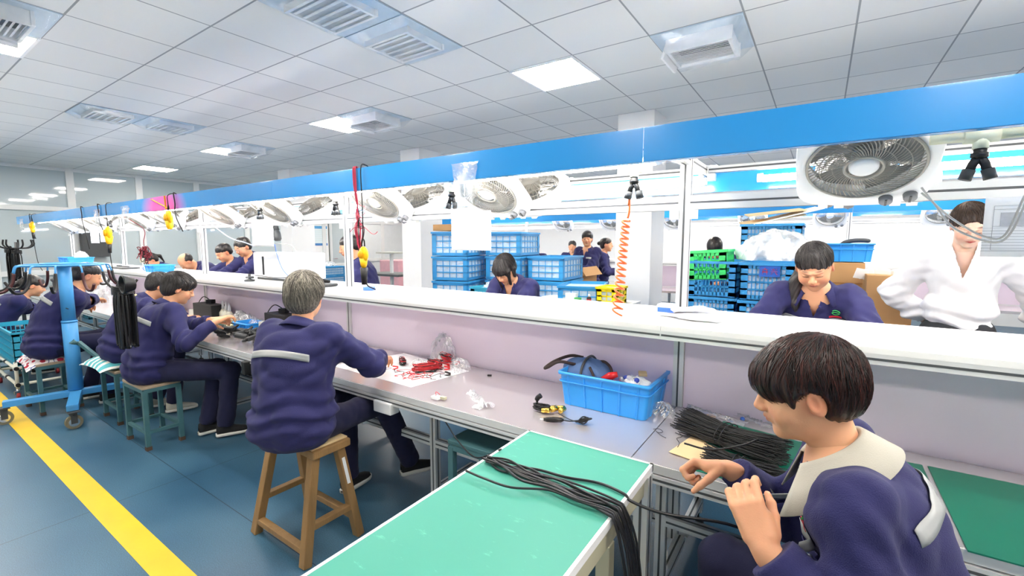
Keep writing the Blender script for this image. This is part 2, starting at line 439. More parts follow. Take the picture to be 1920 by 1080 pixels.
# air vents behind plastic film
M_FILMV = film('vent_plastic_film', col=(0.86, 0.92, 0.97), amount=0.2, rough=0.15, bump=0.7, bscale=5)
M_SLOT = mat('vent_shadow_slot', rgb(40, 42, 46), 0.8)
def vent(x, y, label, kind=0, rz=0):
    r = root('ceiling_vent', (x, y, CZ), label, 'air vent', 'ceiling air vents wrapped in plastic film', rz=rz)
    w, d = (.20, .17)
    MB().b2((-.295, -.295, -.008), (.295, .295, 0)).build('backing', mat('vent_backing', rgb(188, 204, 216), .5), r)
    mb = MB(); z0 = -.05 if kind == 0 else -.10
    for s in (-1, 1):
        mb.b2((-w - .02, s * d - .01, z0), (w + .02, s * d + .01, -.008)); mb.b2((s * w - .01, -d, z0), (s * w + .01, d, -.008))
    if kind == 1: mb.box((-w - .03, 0, z0 + .02), (.02, 2 * d, .1), R=Matrix.Rotation(.3, 3, 'Y'))
    mb.build('frame', M_WHITE, r, bevel=.002)
    mb = MB()
    if kind == 0:
        for i in range(5):
            yy = -d + .01 + (i + .5) * (2 * d - .02) / 5
            mb.b2((-w + .01, yy - .010, z0 + .004), (w - .01, yy + .010, z0 + .010))
        for i in range(30):
            xx = -w + .01 + (i + .5) * (2 * w - .02) / 30
            mb.b2((xx - .0014, -d + .01, z0 + .012), (xx + .0017, d - .01, z0 + .02))
    else:
        for i in range(12):
            yy = -d + .012 + i * (2 * d - .024) / 11
            mb.box((0, yy, z0 + .02), (2 * w - .02, .017, .003), R=Matrix.Rotation(.6, 3, 'X'))
    mb.build('louvre', M_WHITE, r)
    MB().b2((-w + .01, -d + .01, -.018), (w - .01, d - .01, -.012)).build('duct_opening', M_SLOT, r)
    # crinkled film taped over the whole tile
    n = 15; G = np.zeros((n, n, 3)); g = np.linspace(-.29, .29, n)
    for i in range(n):
        for j in range(n):
            e = min(1, (0.29 - max(abs(g[i]), abs(g[j]))) / .08)
            G[i, j] = (g[i], g[j], z0 - .012 if e >= 1 else -.010 + e * (z0 - .002))
            G[i, j, 2] += rng.normal() * .004 * e
    MB().grid(G).build('plastic_film', M_FILMV, r)
vent(-2.59, 2.425, 'ceiling air vent with open white louvre behind plastic film, right of a pair', 0)
vent(-2.59, 1.825, 'large ceiling air vent cut by the top of the photo, left of a pair', 0)
vent(-0.79, 3.625, 'ceiling air vent with closed slats and hinged flap under film, right of the big lamp', 1)
vent(-4.39, 0.625, 'ceiling air vent in the top left corner beside a lamp panel', 1)
vent(-6.79, 1.825, 'small distant ceiling vent, left of the pair over the aisle', 0)
vent(-6.79, 2.425, 'small distant ceiling vent, right of the pair over the aisle', 0)
vent(-4.39, 3.625, 'film covered ceiling vent just right of the second lamp panel', 1)
vent(-7.39, 3.625, 'film covered ceiling vent beside the third lamp panel', 1)

# ================================================================== THE BENCH LINE
YC = 2.12
def profile(mb, a, b, w=.04, t=None, groove=True):
    """extruded aluminium bar with dark grooves on its faces"""
    a = np.array(a, float); b = np.array(b, float); t = t or w
    mb.bar(a, b, w, t, mi=0)
    if groove:
        z = b - a; L = np.linalg.norm(z); z /= L
        x = np.cross((0, 0, 1.), z)
        if np.linalg.norm(x) < 1e-4: x = np.cross(np.array([0, 1., 0]), z)
        x /= np.linalg.norm(x); y = np.cross(z, x)
        for v, h in ((x, w / 2), (y, t / 2)):
            for s in (-1, 1):
                o = v * s * (h - .0005)
                u = y if v is x else x
                mb.bar(a + o + z * .003, b + o - z * .003, .007 if v is not x else .003, .003 if v is not x else .007, mi=1) if False else \
                mb.box((a + b) / 2 + o, (.003, .003, L - .006), R=np.stack([x, y, z], 1) @ np.diag([1 if v is x else 2.6, 1 if v is y else 2.6, 1]), mi=1)
posts = [4.29, 1.89, -0.51, -2.91, -5.31, -7.71, -10.11]
TT = 0.75
names = ['off to the right', 'right-hand, behind the big foreground worker', 'middle, with the blue bin', 'under the black heap',
         'further left with black cables', 'farthest, at the glazed wall']
def bench(x0, x1, side, label):
    """one worktop with its legs; side -1 near us, +1 beyond"""
    L = x1 - x0
    r = root('workbench', (x0, YC, 0), label, 'workbench', 'stainless topped benches along the line')
    ya, yb = (-.63, -.025) if side < 0 else (.025, .63)
    MB().b2((.002, ya + .004, TT - .004), (L - .002, yb, TT)).build('steel_top', M_STEEL, r)
    MB().b2((.002, ya + .03, TT - .028), (L - .002, yb, TT - .004)).build('board', M_DGREY, r)
    mb = MB()
    e = ya if side < 0 else yb
    s = -1 if side < 0 else 1
    mb.b2((0.002, min(e, e - s * .03), TT - .032), (L - .002, max(e, e - s * .03), TT - .0015))
    profile(mb, (0, e - s * .015, TT - .052), (L, e - s * .015, TT - .052), .04, .03)
    mb.build('edge_rail', [M_ALU, M_GROOVE], r)
    for lx in (.04, L / 2):
        mb = MB(); yl = s * .36
        profile(mb, (lx, yl, .06), (lx, yl, TT - .03)); mb.build('leg', [M_ALU, M_GROOVE], r)
        mb = MB(); mb.cyl((lx, yl, .02), (lx, yl, .06), .006, n=8); mb.lathe((lx, yl, 0), [(.03, 0), (.03, .008), (.018, .022), (0.0, .026)], 14)
        mb.build('levelling_foot', M_BLACK, r)
        mb = MB(); profile(mb, (lx, s * .03, .12), (lx, s * .345, .12)); mb.build('foot_rail', [M_ALU, M_GROOVE], r)
        mb = MB(); profile(mb, (lx, s * .03, TT - .055), (lx, s * .59, TT - .055)); mb.build('cross_rail', [M_ALU, M_GROOVE], r)
    mb = MB(); profile(mb, (0.06, s * .36, .40), (L / 2 - .02, s * .36, .40)); profile(mb, (L / 2 + .02, s * .36, .40), (L, s * .36, .40))
    mb.build('stretcher', [M_ALU, M_GROOVE], r)
    return r
SH0, SH1, SHZ = 1.80, 2.36, 1.17
for i in range(6):
    x1, x0 = posts[i], posts[i + 1]; L = x1 - x0
    bench(x0, x1, -1, 'stainless steel topped workbench on our side of the line, %s' % names[i])
    bench(x0, x1, 1, 'worktop on the far side of the lilac boards, opposite the %s bench' % ['off-right', 'right-hand', 'middle', 'second left', 'third left', 'farthest'][i])
    r = root('shelf_frame', (x0, YC, 0), 'aluminium frame with lilac back board and white upper shelf, %s' % names[i], 'shelving frame', 'upper frames of the bench line')
    mb = MB(); profile(mb, (0, 0, .10), (0, 0, 1.875), .045)
    mb.build('post', [M_ALU, M_GROOVE], r)
    if i == 0: mb = MB(); profile(mb, (L, 0, .10), (L, 0, 1.875), .045); mb.build('post', [M_ALU, M_GROOVE], r)
    MB().b2((.024, -.008, TT - .1), (L - .024, .008, SHZ - .05)).build('lilac_board', M_PURPLE, r)
    MB().b2((.001, SH0 - YC, SHZ - .02), (L - .001, SH1 - YC, SHZ)).build('shelf', M_SHELF, r)
    for y_ in (SH0 - YC + .012, SH1 - YC - .012): mb = MB(); profile(mb, (0, y_, SHZ - .037), (L, y_, SHZ - .037), .024, .035); mb.build('shelf_edge', [M_ALU, M_GROOVE], r)
    mb = MB(); profile(mb, (.022, 0, 1.672), (L - .022, 0, 1.672), .045, .06); mb.build('middle_rail', [M_ALU, M_GROOVE], r)
    mb = MB(); profile(mb, (0, -.50, 1.855), (0, .50, 1.855), .04); mb.build('cross_arm', [M_ALU, M_GROOVE], r)
    for s in (.33, -.33): mb = MB(); profile(mb, (.0, s, 1.855), (L, s, 1.855), .04, .03); mb.build('lamp_rail', [M_ALU, M_GROOVE], r)
    mb = MB(); profile(mb, (.02, 0, .17), (L - .02, 0, .17), .04, .04); mb.build('base_rail', [M_ALU, M_GROOVE], r)
    for s in (.32, -.32): MB().b2((.025, s - .02, 1.80), (.06, s + .02, 1.835)).b2((.025, s - .02, 1.835), (.03, s + .02, 1.875)).build('bracket', M_ALU, r)
    for q in (-.05, .05): MB().b2((.02 if q > 0 else -.06, -.03, 1.60), (.06 if q > 0 else -.02, -.022, 1.64)).build('corner_bracket', M_ALU, r)

# fascia panels of the canopy, 2.4 m each; one has a pink glow painted into its colour
M_BLUEPINK = mat('blue_enamel_pink_glow', rgb(42, 146, 220), 0.25, var=0.03, coat=0.3)  # magenta glow put into the base colour of one panel
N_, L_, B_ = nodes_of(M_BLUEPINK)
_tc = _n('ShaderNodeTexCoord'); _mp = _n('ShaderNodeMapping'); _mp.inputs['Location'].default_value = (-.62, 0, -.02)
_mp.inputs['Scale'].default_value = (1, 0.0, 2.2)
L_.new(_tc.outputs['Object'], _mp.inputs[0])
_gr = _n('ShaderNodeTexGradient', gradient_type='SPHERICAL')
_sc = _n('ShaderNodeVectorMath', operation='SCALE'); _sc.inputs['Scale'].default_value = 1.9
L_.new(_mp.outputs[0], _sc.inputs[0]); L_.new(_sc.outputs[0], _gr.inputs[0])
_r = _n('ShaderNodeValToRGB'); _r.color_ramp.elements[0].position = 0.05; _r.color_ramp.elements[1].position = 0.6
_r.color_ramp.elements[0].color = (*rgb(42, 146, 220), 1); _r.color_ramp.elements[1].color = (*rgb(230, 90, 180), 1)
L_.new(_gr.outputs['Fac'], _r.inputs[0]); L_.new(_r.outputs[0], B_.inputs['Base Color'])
bx = [4.27, 1.87, -0.53, -2.94, -5.35, -7.75, -10.52]
wh = ['continuing off to the right', 'nearest, at the top right', 'above the blue bin', 'with a painted-in pink glow', 'past the pink glow', 'last before the glazed wall']
def fascia(x0, x1, y, z0, z1, label, m, s=-1, grp='blue canopy fascia panels'):
    r = root('canopy_fascia', (x0, y, z0), label, 'fascia panel', grp)
    L = x1 - x0; h = z1 - z0
    MB().b2((.001, -.0015, 0), (L - .001, .0015, h)).build('face', m, r)
    MB().b2((.001, min(0, -s * .03), -.0015), (L - .001, max(0, -s * .03), .0015)).b2((.001, min(0, -s * .03), h - .0015), (L - .001, max(0, -s * .03), h + .0015)).build('lip', m, r)
for i in range(6):
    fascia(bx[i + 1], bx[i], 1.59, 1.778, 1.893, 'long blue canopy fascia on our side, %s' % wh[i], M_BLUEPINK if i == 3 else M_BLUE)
    fascia(bx[i + 1], bx[i], 2.65, 1.765, 1.893, 'blue canopy fascia on the far side, behind the one %s' % wh[i], M_BLUE, s=1)

# tube lamps in the canopy; the unseen rightmost bay's are added to light the ceiling
M_TUBE = mat('tube_light', (1, 1, 1), 0.4, emit=(1.0, 0.945, 0.88, TUBE_W))
M_TUBE2 = mat('tube_light_boosted', (1, 1, 1), 0.4, emit=(1.0, 0.945, 0.88, TUBE_W * 1.4))  # emission raised above the other tubes to brighten the right-hand ceiling
k = 0
for i in range(6):
    x1, x0 = posts[i], posts[i + 1]
    for side, y in ((1, .36), (-1, -.40)):
        for j in range(2):
            if i == 1 and side < 0 and j == 0: continue  # the out-of-view right near-side tube here is added to brighten the ceiling
            xc = x0 + .25 + j * 1.15
            r = root('tube_lamp', (xc, YC + y, 1.80), 'lit tube lamp under the canopy, %s side, %s tube of the %s bay' % ('far' if side > 0 else 'near', 'left' if j == 0 else 'right', ['added unseen rightmost', 'nearest', 'second', 'third', 'fourth', 'farthest'][i]), 'tube lamp', 'tube lamps in the canopy')
            (MB().b2((0, .018, -.008), (1.0, .036, .012)) if i <= 1 else MB().b2((0, -.014, .014), (1.0, .014, .034))).build('housing', M_WHITE, r)
            MB().cyl((.01, 0, 0), (.99, 0, 0), .016, n=12).build('tube', M_TUBE2 if i <= 1 and side > 0 else M_TUBE, r)
            for q in (0, 1): MB().cyl((q - .012, 0, .004), (q + .012, 0, .004), .021, n=12).build('end_cap', M_WHITE, r)

# ---------------------------------------------------------------- box fans
def make_fan(loc, label):
    r = root('box_fan', loc, label, 'fan', 'white box fans on the bench canopy')
    W = .19; c = .045
    def oct_(w, y, cc):
        return [(-w + cc, y, -w), (w - cc, y, -w), (w, y, -w + cc), (w, y, w - cc), (w - cc, y, w), (-w + cc, y, w), (-w, y, w - cc), (-w, y, -w + cc)]
    mb = MB(); n = 48; R = .162
    cx = 0; cz = .014
    # front plate with round hole, outline rounded square
    a = np.arange(n) * 2 * PI / n
    def sq(w, y):
        out = []
        for t in a:
            e = 5.0; ct, st = math.cos(t), math.sin(t)
            q = (abs(ct) ** e + abs(st) ** e) ** (-1 / e); out.append((w * q * ct, y, w * q * st))
        return np.array(out)
    circ = lambda rr, y: np.stack([cx + rr * np.cos(a), np.full(n, y), cz + rr * np.sin(a)], 1)
    rings = [circ(R - .002, .05), circ(R - .002, .0), circ(R + .002, -.004), sq(W - .004, -.004), sq(W, .0), sq(W, .055), sq(W - .012, .068), circ(R, .068)]
    G = np.stack(rings, 1)
    mb.grid(G, closed_u=True); mb.build('housing', M_FANW, r)
    mb = MB()
    mb.tube([(cx + (R - .004) * math.cos(t), -.006, cz + (R - .004) * math.sin(t)) for t in a], .0045, 6, closed=True)
    for i in range(64):
        t = 2 * PI * i / 64; pts = []
        for s_ in np.linspace(0, 1, 5):
            rr = .05 + s_ * (R - .055); tt = t + .55 * s_
            pts.append((cx + rr * math.cos(tt), -.012 + .008 * s_ * s_, cz + rr * math.sin(tt)))
        mb.tube(pts, .0017, 4, cap=False)
    for rr in (.085, .122):
        mb.tube([(cx + rr * math.cos(t), -.011, cz + rr * math.sin(t)) for t in a], .0013, 4, closed=True)
    mb.tube([(cx + .052 * math.cos(t), -.012, cz + .052 * math.sin(t)) for t in a], .005, 6, closed=True)
    mb.build('front_grille', M_FANG, r)
    MB().lathe((cx, 0, cz), [(0, .018), (.02, .018), (.036, .016), (.041, .010), (.041, -.0)][::-1], 28, 'y').build('hub', M_FANW, r)
    mb = MB()
    for b in range(5):
        t0 = 2 * PI * b / 5; G = []
        for s_ in np.linspace(0, 1, 6):
            row = []
            for u in np.linspace(-1, 1, 5):
                rr = .035 + s_ * .115; ww = (.25 + .25 * s_); tt = t0 + u * ww + s_ * .3
                row.append((cx + rr * math.cos(tt), .035 + u * .012, cz + rr * math.sin(tt)))
            G.append(row)
        mb.grid(G)
    mb.cyl((cx, .02, cz), (cx, .06, cz), .034, n=18)
    mb.build('blades', mat('fan_blade_grey', rgb(120, 122, 122), .35), r)
    # rear bowl grille and motor
    mb = MB()
    for i in range(44):
        t = 2 * PI * i / 44; pts = []
        for rr, yy in ((R - .006, .06), (R - .012, .085), (R - .03, .105), (.09, .115), (.05, .118)):
            pts.append((cx + rr * math.cos(t), yy, cz + rr * math.sin(t)))
        mb.tube(pts, .0016, 4, cap=False)
    for rr, yy in ((R - .012, .085), (R - .03, .106), (.10, .114)):
        mb.tube([(cx + rr * math.cos(t), yy, cz + rr * math.sin(t)) for t in a], .0018, 4, closed=True)
    mb.lathe((cx, 0, cz), [(.054, -.06), (.056, -.118), (.045, -.128), (0, -.130)], 28, 'y')
    mb.build('rear_grille', M_FANG, r)
    for (x, z) in ((.075, -.160), (.138, -.145)):
        kb = MB().lathe((x, -.004, z), [(.020, 0), (.019, .016), (.017, .019), (0, .0195)], 20, 'y').build('knob', M_KNOB, r)
        MB().b2((x - .003, -.026, z - .015), (x + .003, -.022, z + .015)).build('pointer', M_DGREY, kb)
    for q in (-.12, .09): MB().b2((q, .0, -W - .02), (q + .03, .03, -W + .004)).build('mounting_foot', M_WHITE, r)
    return r
fx = [.10, -1.46, -2.35, -3.60, -4.52, -5.80, -6.65, -7.95, -8.85, -9.75]
ordw = ['largest, at the right', 'right of the white notice', 'left of the white notice', 'behind the plastic bag post', 'left of the fourth post', 'sixth from the right',
        'seventh from the right', 'eighth from the right', 'ninth from the right', 'last at the left']
fan0 = None
for i, x in enumerate(fx):
    lab = 'white box fan tilted down over our bench, %s' % ordw[i]
    if fan0 is None:
        fan0 = make_fan((x, 1.93, 1.745), lab); f = fan0
    else: f = copy_tree(fan0, (x, 1.93, 1.745), label=lab)
    f.rotation_euler = (math.radians(56), 0, 0)
    g = copy_tree(fan0, (x + .05, 2.31, 1.745), label='white box fan facing away, back to back with fan %s' % ordw[i])
    g.rotation_euler = (math.radians(56), 0, PI)
# fans of the next line, seen face-on under its beam
# ================================================================== PEOPLE
# signed distance shapes smoothly joined on a grid, skinned with surface nets
def nrm(v): v = np.array(v, float); return v / (np.linalg.norm(v) + 1e-12)
class Cap:
    """tapered capsule, optionally flattened along one axis"""
    def __init__(s, a, b, ra, rb=None, flat=None, fr=1.0):
        s.a = np.array(a, float); s.b = np.array(b, float); s.ra = ra; s.rb = ra if rb is None else rb
        s.flat = None if flat is None else nrm(flat); s.fr = fr
    def bb(s):
        r = max(s.ra, s.rb); return np.minimum(s.a, s.b) - r, np.maximum(s.a, s.b) + r
    def d(s, P):
        ab = s.b - s.a; pa = P - s.a; L2 = (ab @ ab) + 1e-12
        if s.flat is not None:
            k = (pa @ s.flat); pa = pa + (k * (1 / s.fr - 1))[..., None] * s.flat
            q = ab @ s.flat; ab = ab + q * (1 / s.fr - 1) * s.flat; L2 = ab @ ab + 1e-12
        h = np.clip((pa @ ab) / L2, 0, 1)
        return (np.linalg.norm(pa - h[..., None] * ab, axis=-1) - (s.ra + (s.rb - s.ra) * h)) * (s.fr if s.flat is not None else 1)
class Ell:
    def __init__(s, c, r, R=None):
        s.c = np.array(c, float); s.r = np.array(r, float); s.R = np.eye(3) if R is None else np.array(R, float)
    def bb(s):
        e = np.abs(s.R) @ s.r; return s.c - e, s.c + e
    def d(s, P):
        q = (P - s.c) @ s.R; k0 = np.linalg.norm(q / s.r, axis=-1); k1 = np.linalg.norm(q / (s.r ** 2), axis=-1) + 1e-9
        return k0 * (k0 - 1) / k1
def smin(a, b, k):
    h = np.clip(0.5 + 0.5 * (b - a) / k, 0, 1); return b * (1 - h) + a * h - k * h * (1 - h)
def feval(prims, P):
    d = np.full(P.shape[:-1], 1.0)
    for (p, k, sgn) in prims:
        e = p.d(P)
        d = smin(d, e, k) if sgn > 0 else -smin(-d, e, k)
    return d
def skin(prims, vox, disp=None, pad=0.02, cut=None):
    """grid the primitives and return verts, quads"""
    add = [p for p, k, s in prims if s > 0]
    lo = np.min([p.bb()[0] for p in add], 0) - pad; hi = np.max([p.bb()[1] for p in add], 0) + pad
    n = np.ceil((hi - lo) / vox).astype(int) + 1
    xs = [lo[i] + vox * np.arange(n[i]) for i in range(3)]
    A = np.full(n, 0.2, np.float32)
    for (p, k, sgn) in prims:
        b0, b1 = p.bb(); m = max(k * 1.5, 0.012) + 2 * vox
        i0 = np.clip(np.floor((b0 - m - lo) / vox).astype(int), 0, n); i1 = np.clip(np.ceil((b1 + m - lo) / vox).astype(int) + 1, 0, n)
        if np.any(i1 <= i0): continue
        sl = tuple(slice(i0[i], i1[i]) for i in range(3))
        G = np.stack(np.meshgrid(*[xs[i][sl[i]] for i in range(3)], indexing='ij'), -1)
        e = p.d(G); a = A[sl]
        A[sl] = smin(a, e, k) if sgn > 0 else -smin(-a, e, k)
    if disp is not None:
        I = np.argwhere(np.abs(A) < 0.035)
        P = lo + I * vox
        A[tuple(I.T)] += disp(P).astype(np.float32)
    if cut is not None:
        for (c, nn, rad) in cut:      # trim what lies past the plane, near its centre only
            i0 = np.clip(((c - rad - lo) / vox).astype(int), 0, n); i1 = np.clip(((c + rad - lo) / vox).astype(int) + 1, 0, n)
            sl = tuple(slice(i0[i], i1[i]) for i in range(3))
            G = np.stack(np.meshgrid(*[xs[i][sl[i]] for i in range(3)], indexing='ij'), -1) - c
            pl = G @ nn; rr = np.linalg.norm(G, axis=-1)
            A[sl] = np.where(rr < rad, np.maximum(A[sl], pl), A[sl]).astype(np.float32)
    return nets(A, lo, vox)
def nets(A, lo, vox):
    S = A < 0; n = np.array(A.shape)
    c = np.zeros(n - 1, np.int8)
    for dx in (0, 1):
        for dy in (0, 1):
            for dz in (0, 1): c += S[dx:n[0] - 1 + dx, dy:n[1] - 1 + dy, dz:n[2] - 1 + dz]
    act = (c > 0) & (c < 8); I = np.argwhere(act)
    idx = np.full(act.shape, -1, np.int64); idx[tuple(I.T)] = np.arange(len(I))
    acc = np.zeros((len(I), 3)); cnt = np.zeros(len(I))
    co = [(x, y, z) for x in (0, 1) for y in (0, 1) for z in (0, 1)]
    for a in co:
        for ax in range(3):
            if a[ax]: continue
            b = list(a); b[ax] = 1
            va = A[tuple((I + a).T)].astype(float); vb = A[tuple((I + b).T)].astype(float)
            m = (va < 0) != (vb < 0); t = np.where(m, va / np.where(m, va - vb, 1), 0)
            p = np.tile(np.array(a, float), (len(I), 1)); p[:, ax] = t
            acc[m] += p[m]; cnt[m] += 1
    V = lo + (I + acc / cnt[:, None]) * vox
    Q = []
    for ax in range(3):
        u, v = [(1, 2), (2, 0), (0, 1)][ax]
        s0 = [slice(None)] * 3; s1 = [slice(None)] * 3; s0[ax] = slice(0, -1); s1[ax] = slice(1, None)
        a0 = S[tuple(s0)]; a1 = S[tuple(s1)]
        E = np.argwhere(a0 != a1)
        E = E[(E[:, u] > 0) & (E[:, v] > 0) & (E[:, u] < n[u] - 1) & (E[:, v] < n[v] - 1)]
        if not len(E): continue
        fl = a0[tuple(E.T)]
        def ix(du, dv):
            F_ = E.copy(); F_[:, u] -= du; F_[:, v] -= dv; return idx[tuple(F_.T)]
        q = np.stack([ix(1, 1), ix(0, 1), ix(0, 0), ix(1, 0)], 1)
        q[~fl] = q[~fl][:, ::-1]; Q.append(q)
    return V, np.concatenate(Q)
def wave(P, seed, sc, amp, ridged=False):
    r = np.random.default_rng(seed); out = 0
    for i in range(7):
        k = r.normal(size=3); k = k / np.linalg.norm(k) * sc * r.uniform(.6, 1.6); ph = r.uniform(0, 6.28)
        s = np.sin(P @ k + ph + 0.8 * np.sin(P @ (r.normal(size=3) * sc * .4)))
        out = out + (1 - 2 * np.abs(s) if ridged else s)
    return out / 7 * amp * 1.6

def skin_mat(name, col, lips):
    m = mat(name, col, 0.55, var=0.05, vscale=18, sss=0.25, bump=0.06, bscale=320)
    N_, L_, B_ = nodes_of(m)
    at_ = N_.new('ShaderNodeAttribute'); at_.attribute_name = 'paint'
    mx = N_.new('ShaderNodeMix'); mx.data_type = 'RGBA'; mx.inputs[7].default_value = (*lips, 1)
    src = B_.inputs['Base Color'].links[0].from_socket
    sp = N_.new('ShaderNodeSeparateColor'); L_.new(at_.outputs['Color'], sp.inputs[0])
    L_.new(sp.outputs[0], mx.inputs[0]); L_.new(src, mx.inputs[6])
    mb_ = N_.new('ShaderNodeMix'); mb_.data_type = 'RGBA'; mb_.inputs[7].default_value = (*rgb(44, 30, 26), 1)
    L_.new(sp.outputs[1], mb_.inputs[0]); L_.new(mx.outputs[2], mb_.inputs[6])
    mc = N_.new('ShaderNodeMix'); mc.data_type = 'RGBA'; mc.inputs[7].default_value = (*rgb(214, 120, 92), 1)
    L_.new(sp.outputs[2], mc.inputs[0]); L_.new(mb_.outputs[2], mc.inputs[6])
    L_.new(mc.outputs[2], B_.inputs['Base Color'])
    return m
M_SKIN = skin_mat('skin', rgb(214, 160, 124), rgb(180, 84, 76))
M_SKINP = skin_mat('skin_pale', rgb(236, 196, 172), rgb(190, 60, 60))
def hair_mat(name, c1, c2, rough=0.38):
    m = mat(name, c1, rough, var=0.0, spec=0.6)
    N_, L_, B_ = nodes_of(m)
    at_ = N_.new('ShaderNodeAttribute'); at_.attribute_name = 'tone'
    mx = N_.new('ShaderNodeMix'); mx.data_type = 'RGBA'; mx.inputs[6].default_value = (*c1, 1); mx.inputs[7].default_value = (*c2, 1)
    L_.new(at_.outputs['Fac'], mx.inputs[0]); L_.new(mx.outputs[2], B_.inputs['Base Color'])
    return m
HAIR = {'black': hair_mat('black_hair', rgb(20, 17, 18), rgb(52, 42, 40)),
        'brownblack': hair_mat('dyed_black_hair', rgb(18, 14, 14), rgb(74, 34, 28)),
        'grey': hair_mat('grey_hair', rgb(50, 46, 42), rgb(186, 178, 162), .45),
        'brown': hair_mat('brown_hair', rgb(46, 32, 26), rgb(96, 72, 56)),
        'dark': hair_mat('dark_grey_hair', rgb(28, 25, 25), rgb(78, 72, 70))}

def frame(fwd, up=(0, 0, 1)):
    f = nrm(fwd); u = np.array(up, float); r = nrm(np.cross(f, u)); u = np.cross(r, f)
    return np.stack([r, f, u], 1)        # columns: right, forward, up

def head_prims(c, M, s=1.0, wide=1.0):
    T = lambda p: c + M @ (np.array(p, float) * s)
    def E(p, r, R=None): return Ell(T(p), np.array(r) * s, M if R is None else M @ R)
    def C(a, b, ra, rb=None): return Cap(T(a), T(b), ra * s, (ra if rb is None else rb) * s)
    w = wide; P = []
    P.append((E((0, -.014, .036), (.076, .096, .084)), .02, 1))
    P.append((E((0, .022, -.018), (.063 * w, .070, .088)), .03, 1))
    P.append((E((0, .030, -.072), (.047 * w, .046, .036)), .03, 1))
    P.append((E((0, .070, -.094), (.019, .015, .014)), .022, 1))
    for x in (-1, 1):
        P.append((E((x * .037 * w, .056, -.036), (.025, .024, .028)), .02, 1))
        P.append((E((x * .031, .101, .004), (.020, .016, .014)), .014, -1))
        P.append((E((x * .030, .077, .003), (.0155, .0130, .0115)), .004, 1))
        P.append((C((x * .012, .092, .021), (x * .042, .080, .024), .0075, .006), .012, 1))
        P.append((E((x * .0115, .098, -.030), (.0085, .010, .008)), .006, 1))
        # ear
        Re = np.array(Matrix.Rotation(x * -.25, 3, 'Z') @ Matrix.Rotation(-.2, 3, 'X'))
        P.append((E((x * .074 * (w + 1) / 2, -.006, -.008), (.009, .019, .031), Re), .006, 1))
        P.append((E((x * .085 * (w + 1) / 2, .000, -.004), (.008, .010, .018), Re), .005, -1))
    P.append((C((0, .088, .012), (0, .106, -.024), .0072, .0115), .010, 1))
    P.append((E((0, .084, -.052), (.024, .014, .012)), .010, 1))
    for a, b in (((-.021, .080, -.053), (-.004, .0965, -.0495)), ((.021, .080, -.053), (.004, .0965, -.0495))):
        P.append((C(a, b, .0036, .0052), .004, 1))
    P.append((C((-.016, .083, -.0585), (.016, .083, -.0585), .0055), .006, 1))
    P.append((C((0, .088, -.0600), (0, .0905, -.0600), .0065), .006, 1))
    P.append((C((-.022, .086, -.0552), (0, .1005, -.0545), .0016), .003, -1)); P.append((C((.022, .086, -.0552), (0, .1005, -.0545), .0016), .003, -1))
    return P
def head_paint(V, c, M, s=1.0, wide=1.0, lip=1.0, brow=1.0):
    q = ((V - c) @ M) / s
    g = lambda p, r: np.exp(-np.sum(((q - np.array(p)) / np.array(r)) ** 2, 1) ** 1.6)
    L = g((0, .094, -.055), (.021, .03, .0095)) * .75 * lip
    B = np.zeros(len(V)); K = np.zeros(len(V))
    for x in (-1, 1):
        B = np.maximum(B, g((x * .031, .09, .0305), (.019, .03, .0042)) * .75 * brow)
        B = np.maximum(B, g((x * .030, .09, -.0045), (.0165, .03, .0028)) * .95)
        K = np.maximum(K, g((x * .040, .07, -.036), (.022, .05, .022)) * .35)
        K = np.maximum(K, g((x * .078, -.004, -.006), (.02, .03, .036)) * .5)
    K = np.maximum(K, g((0, .112, -.026), (.014, .02, .012)) * .3)
    return np.stack([np.clip(L, 0, 1), np.clip(B, 0, 1), np.clip(K, 0, 1), np.ones(len(V))], 1)

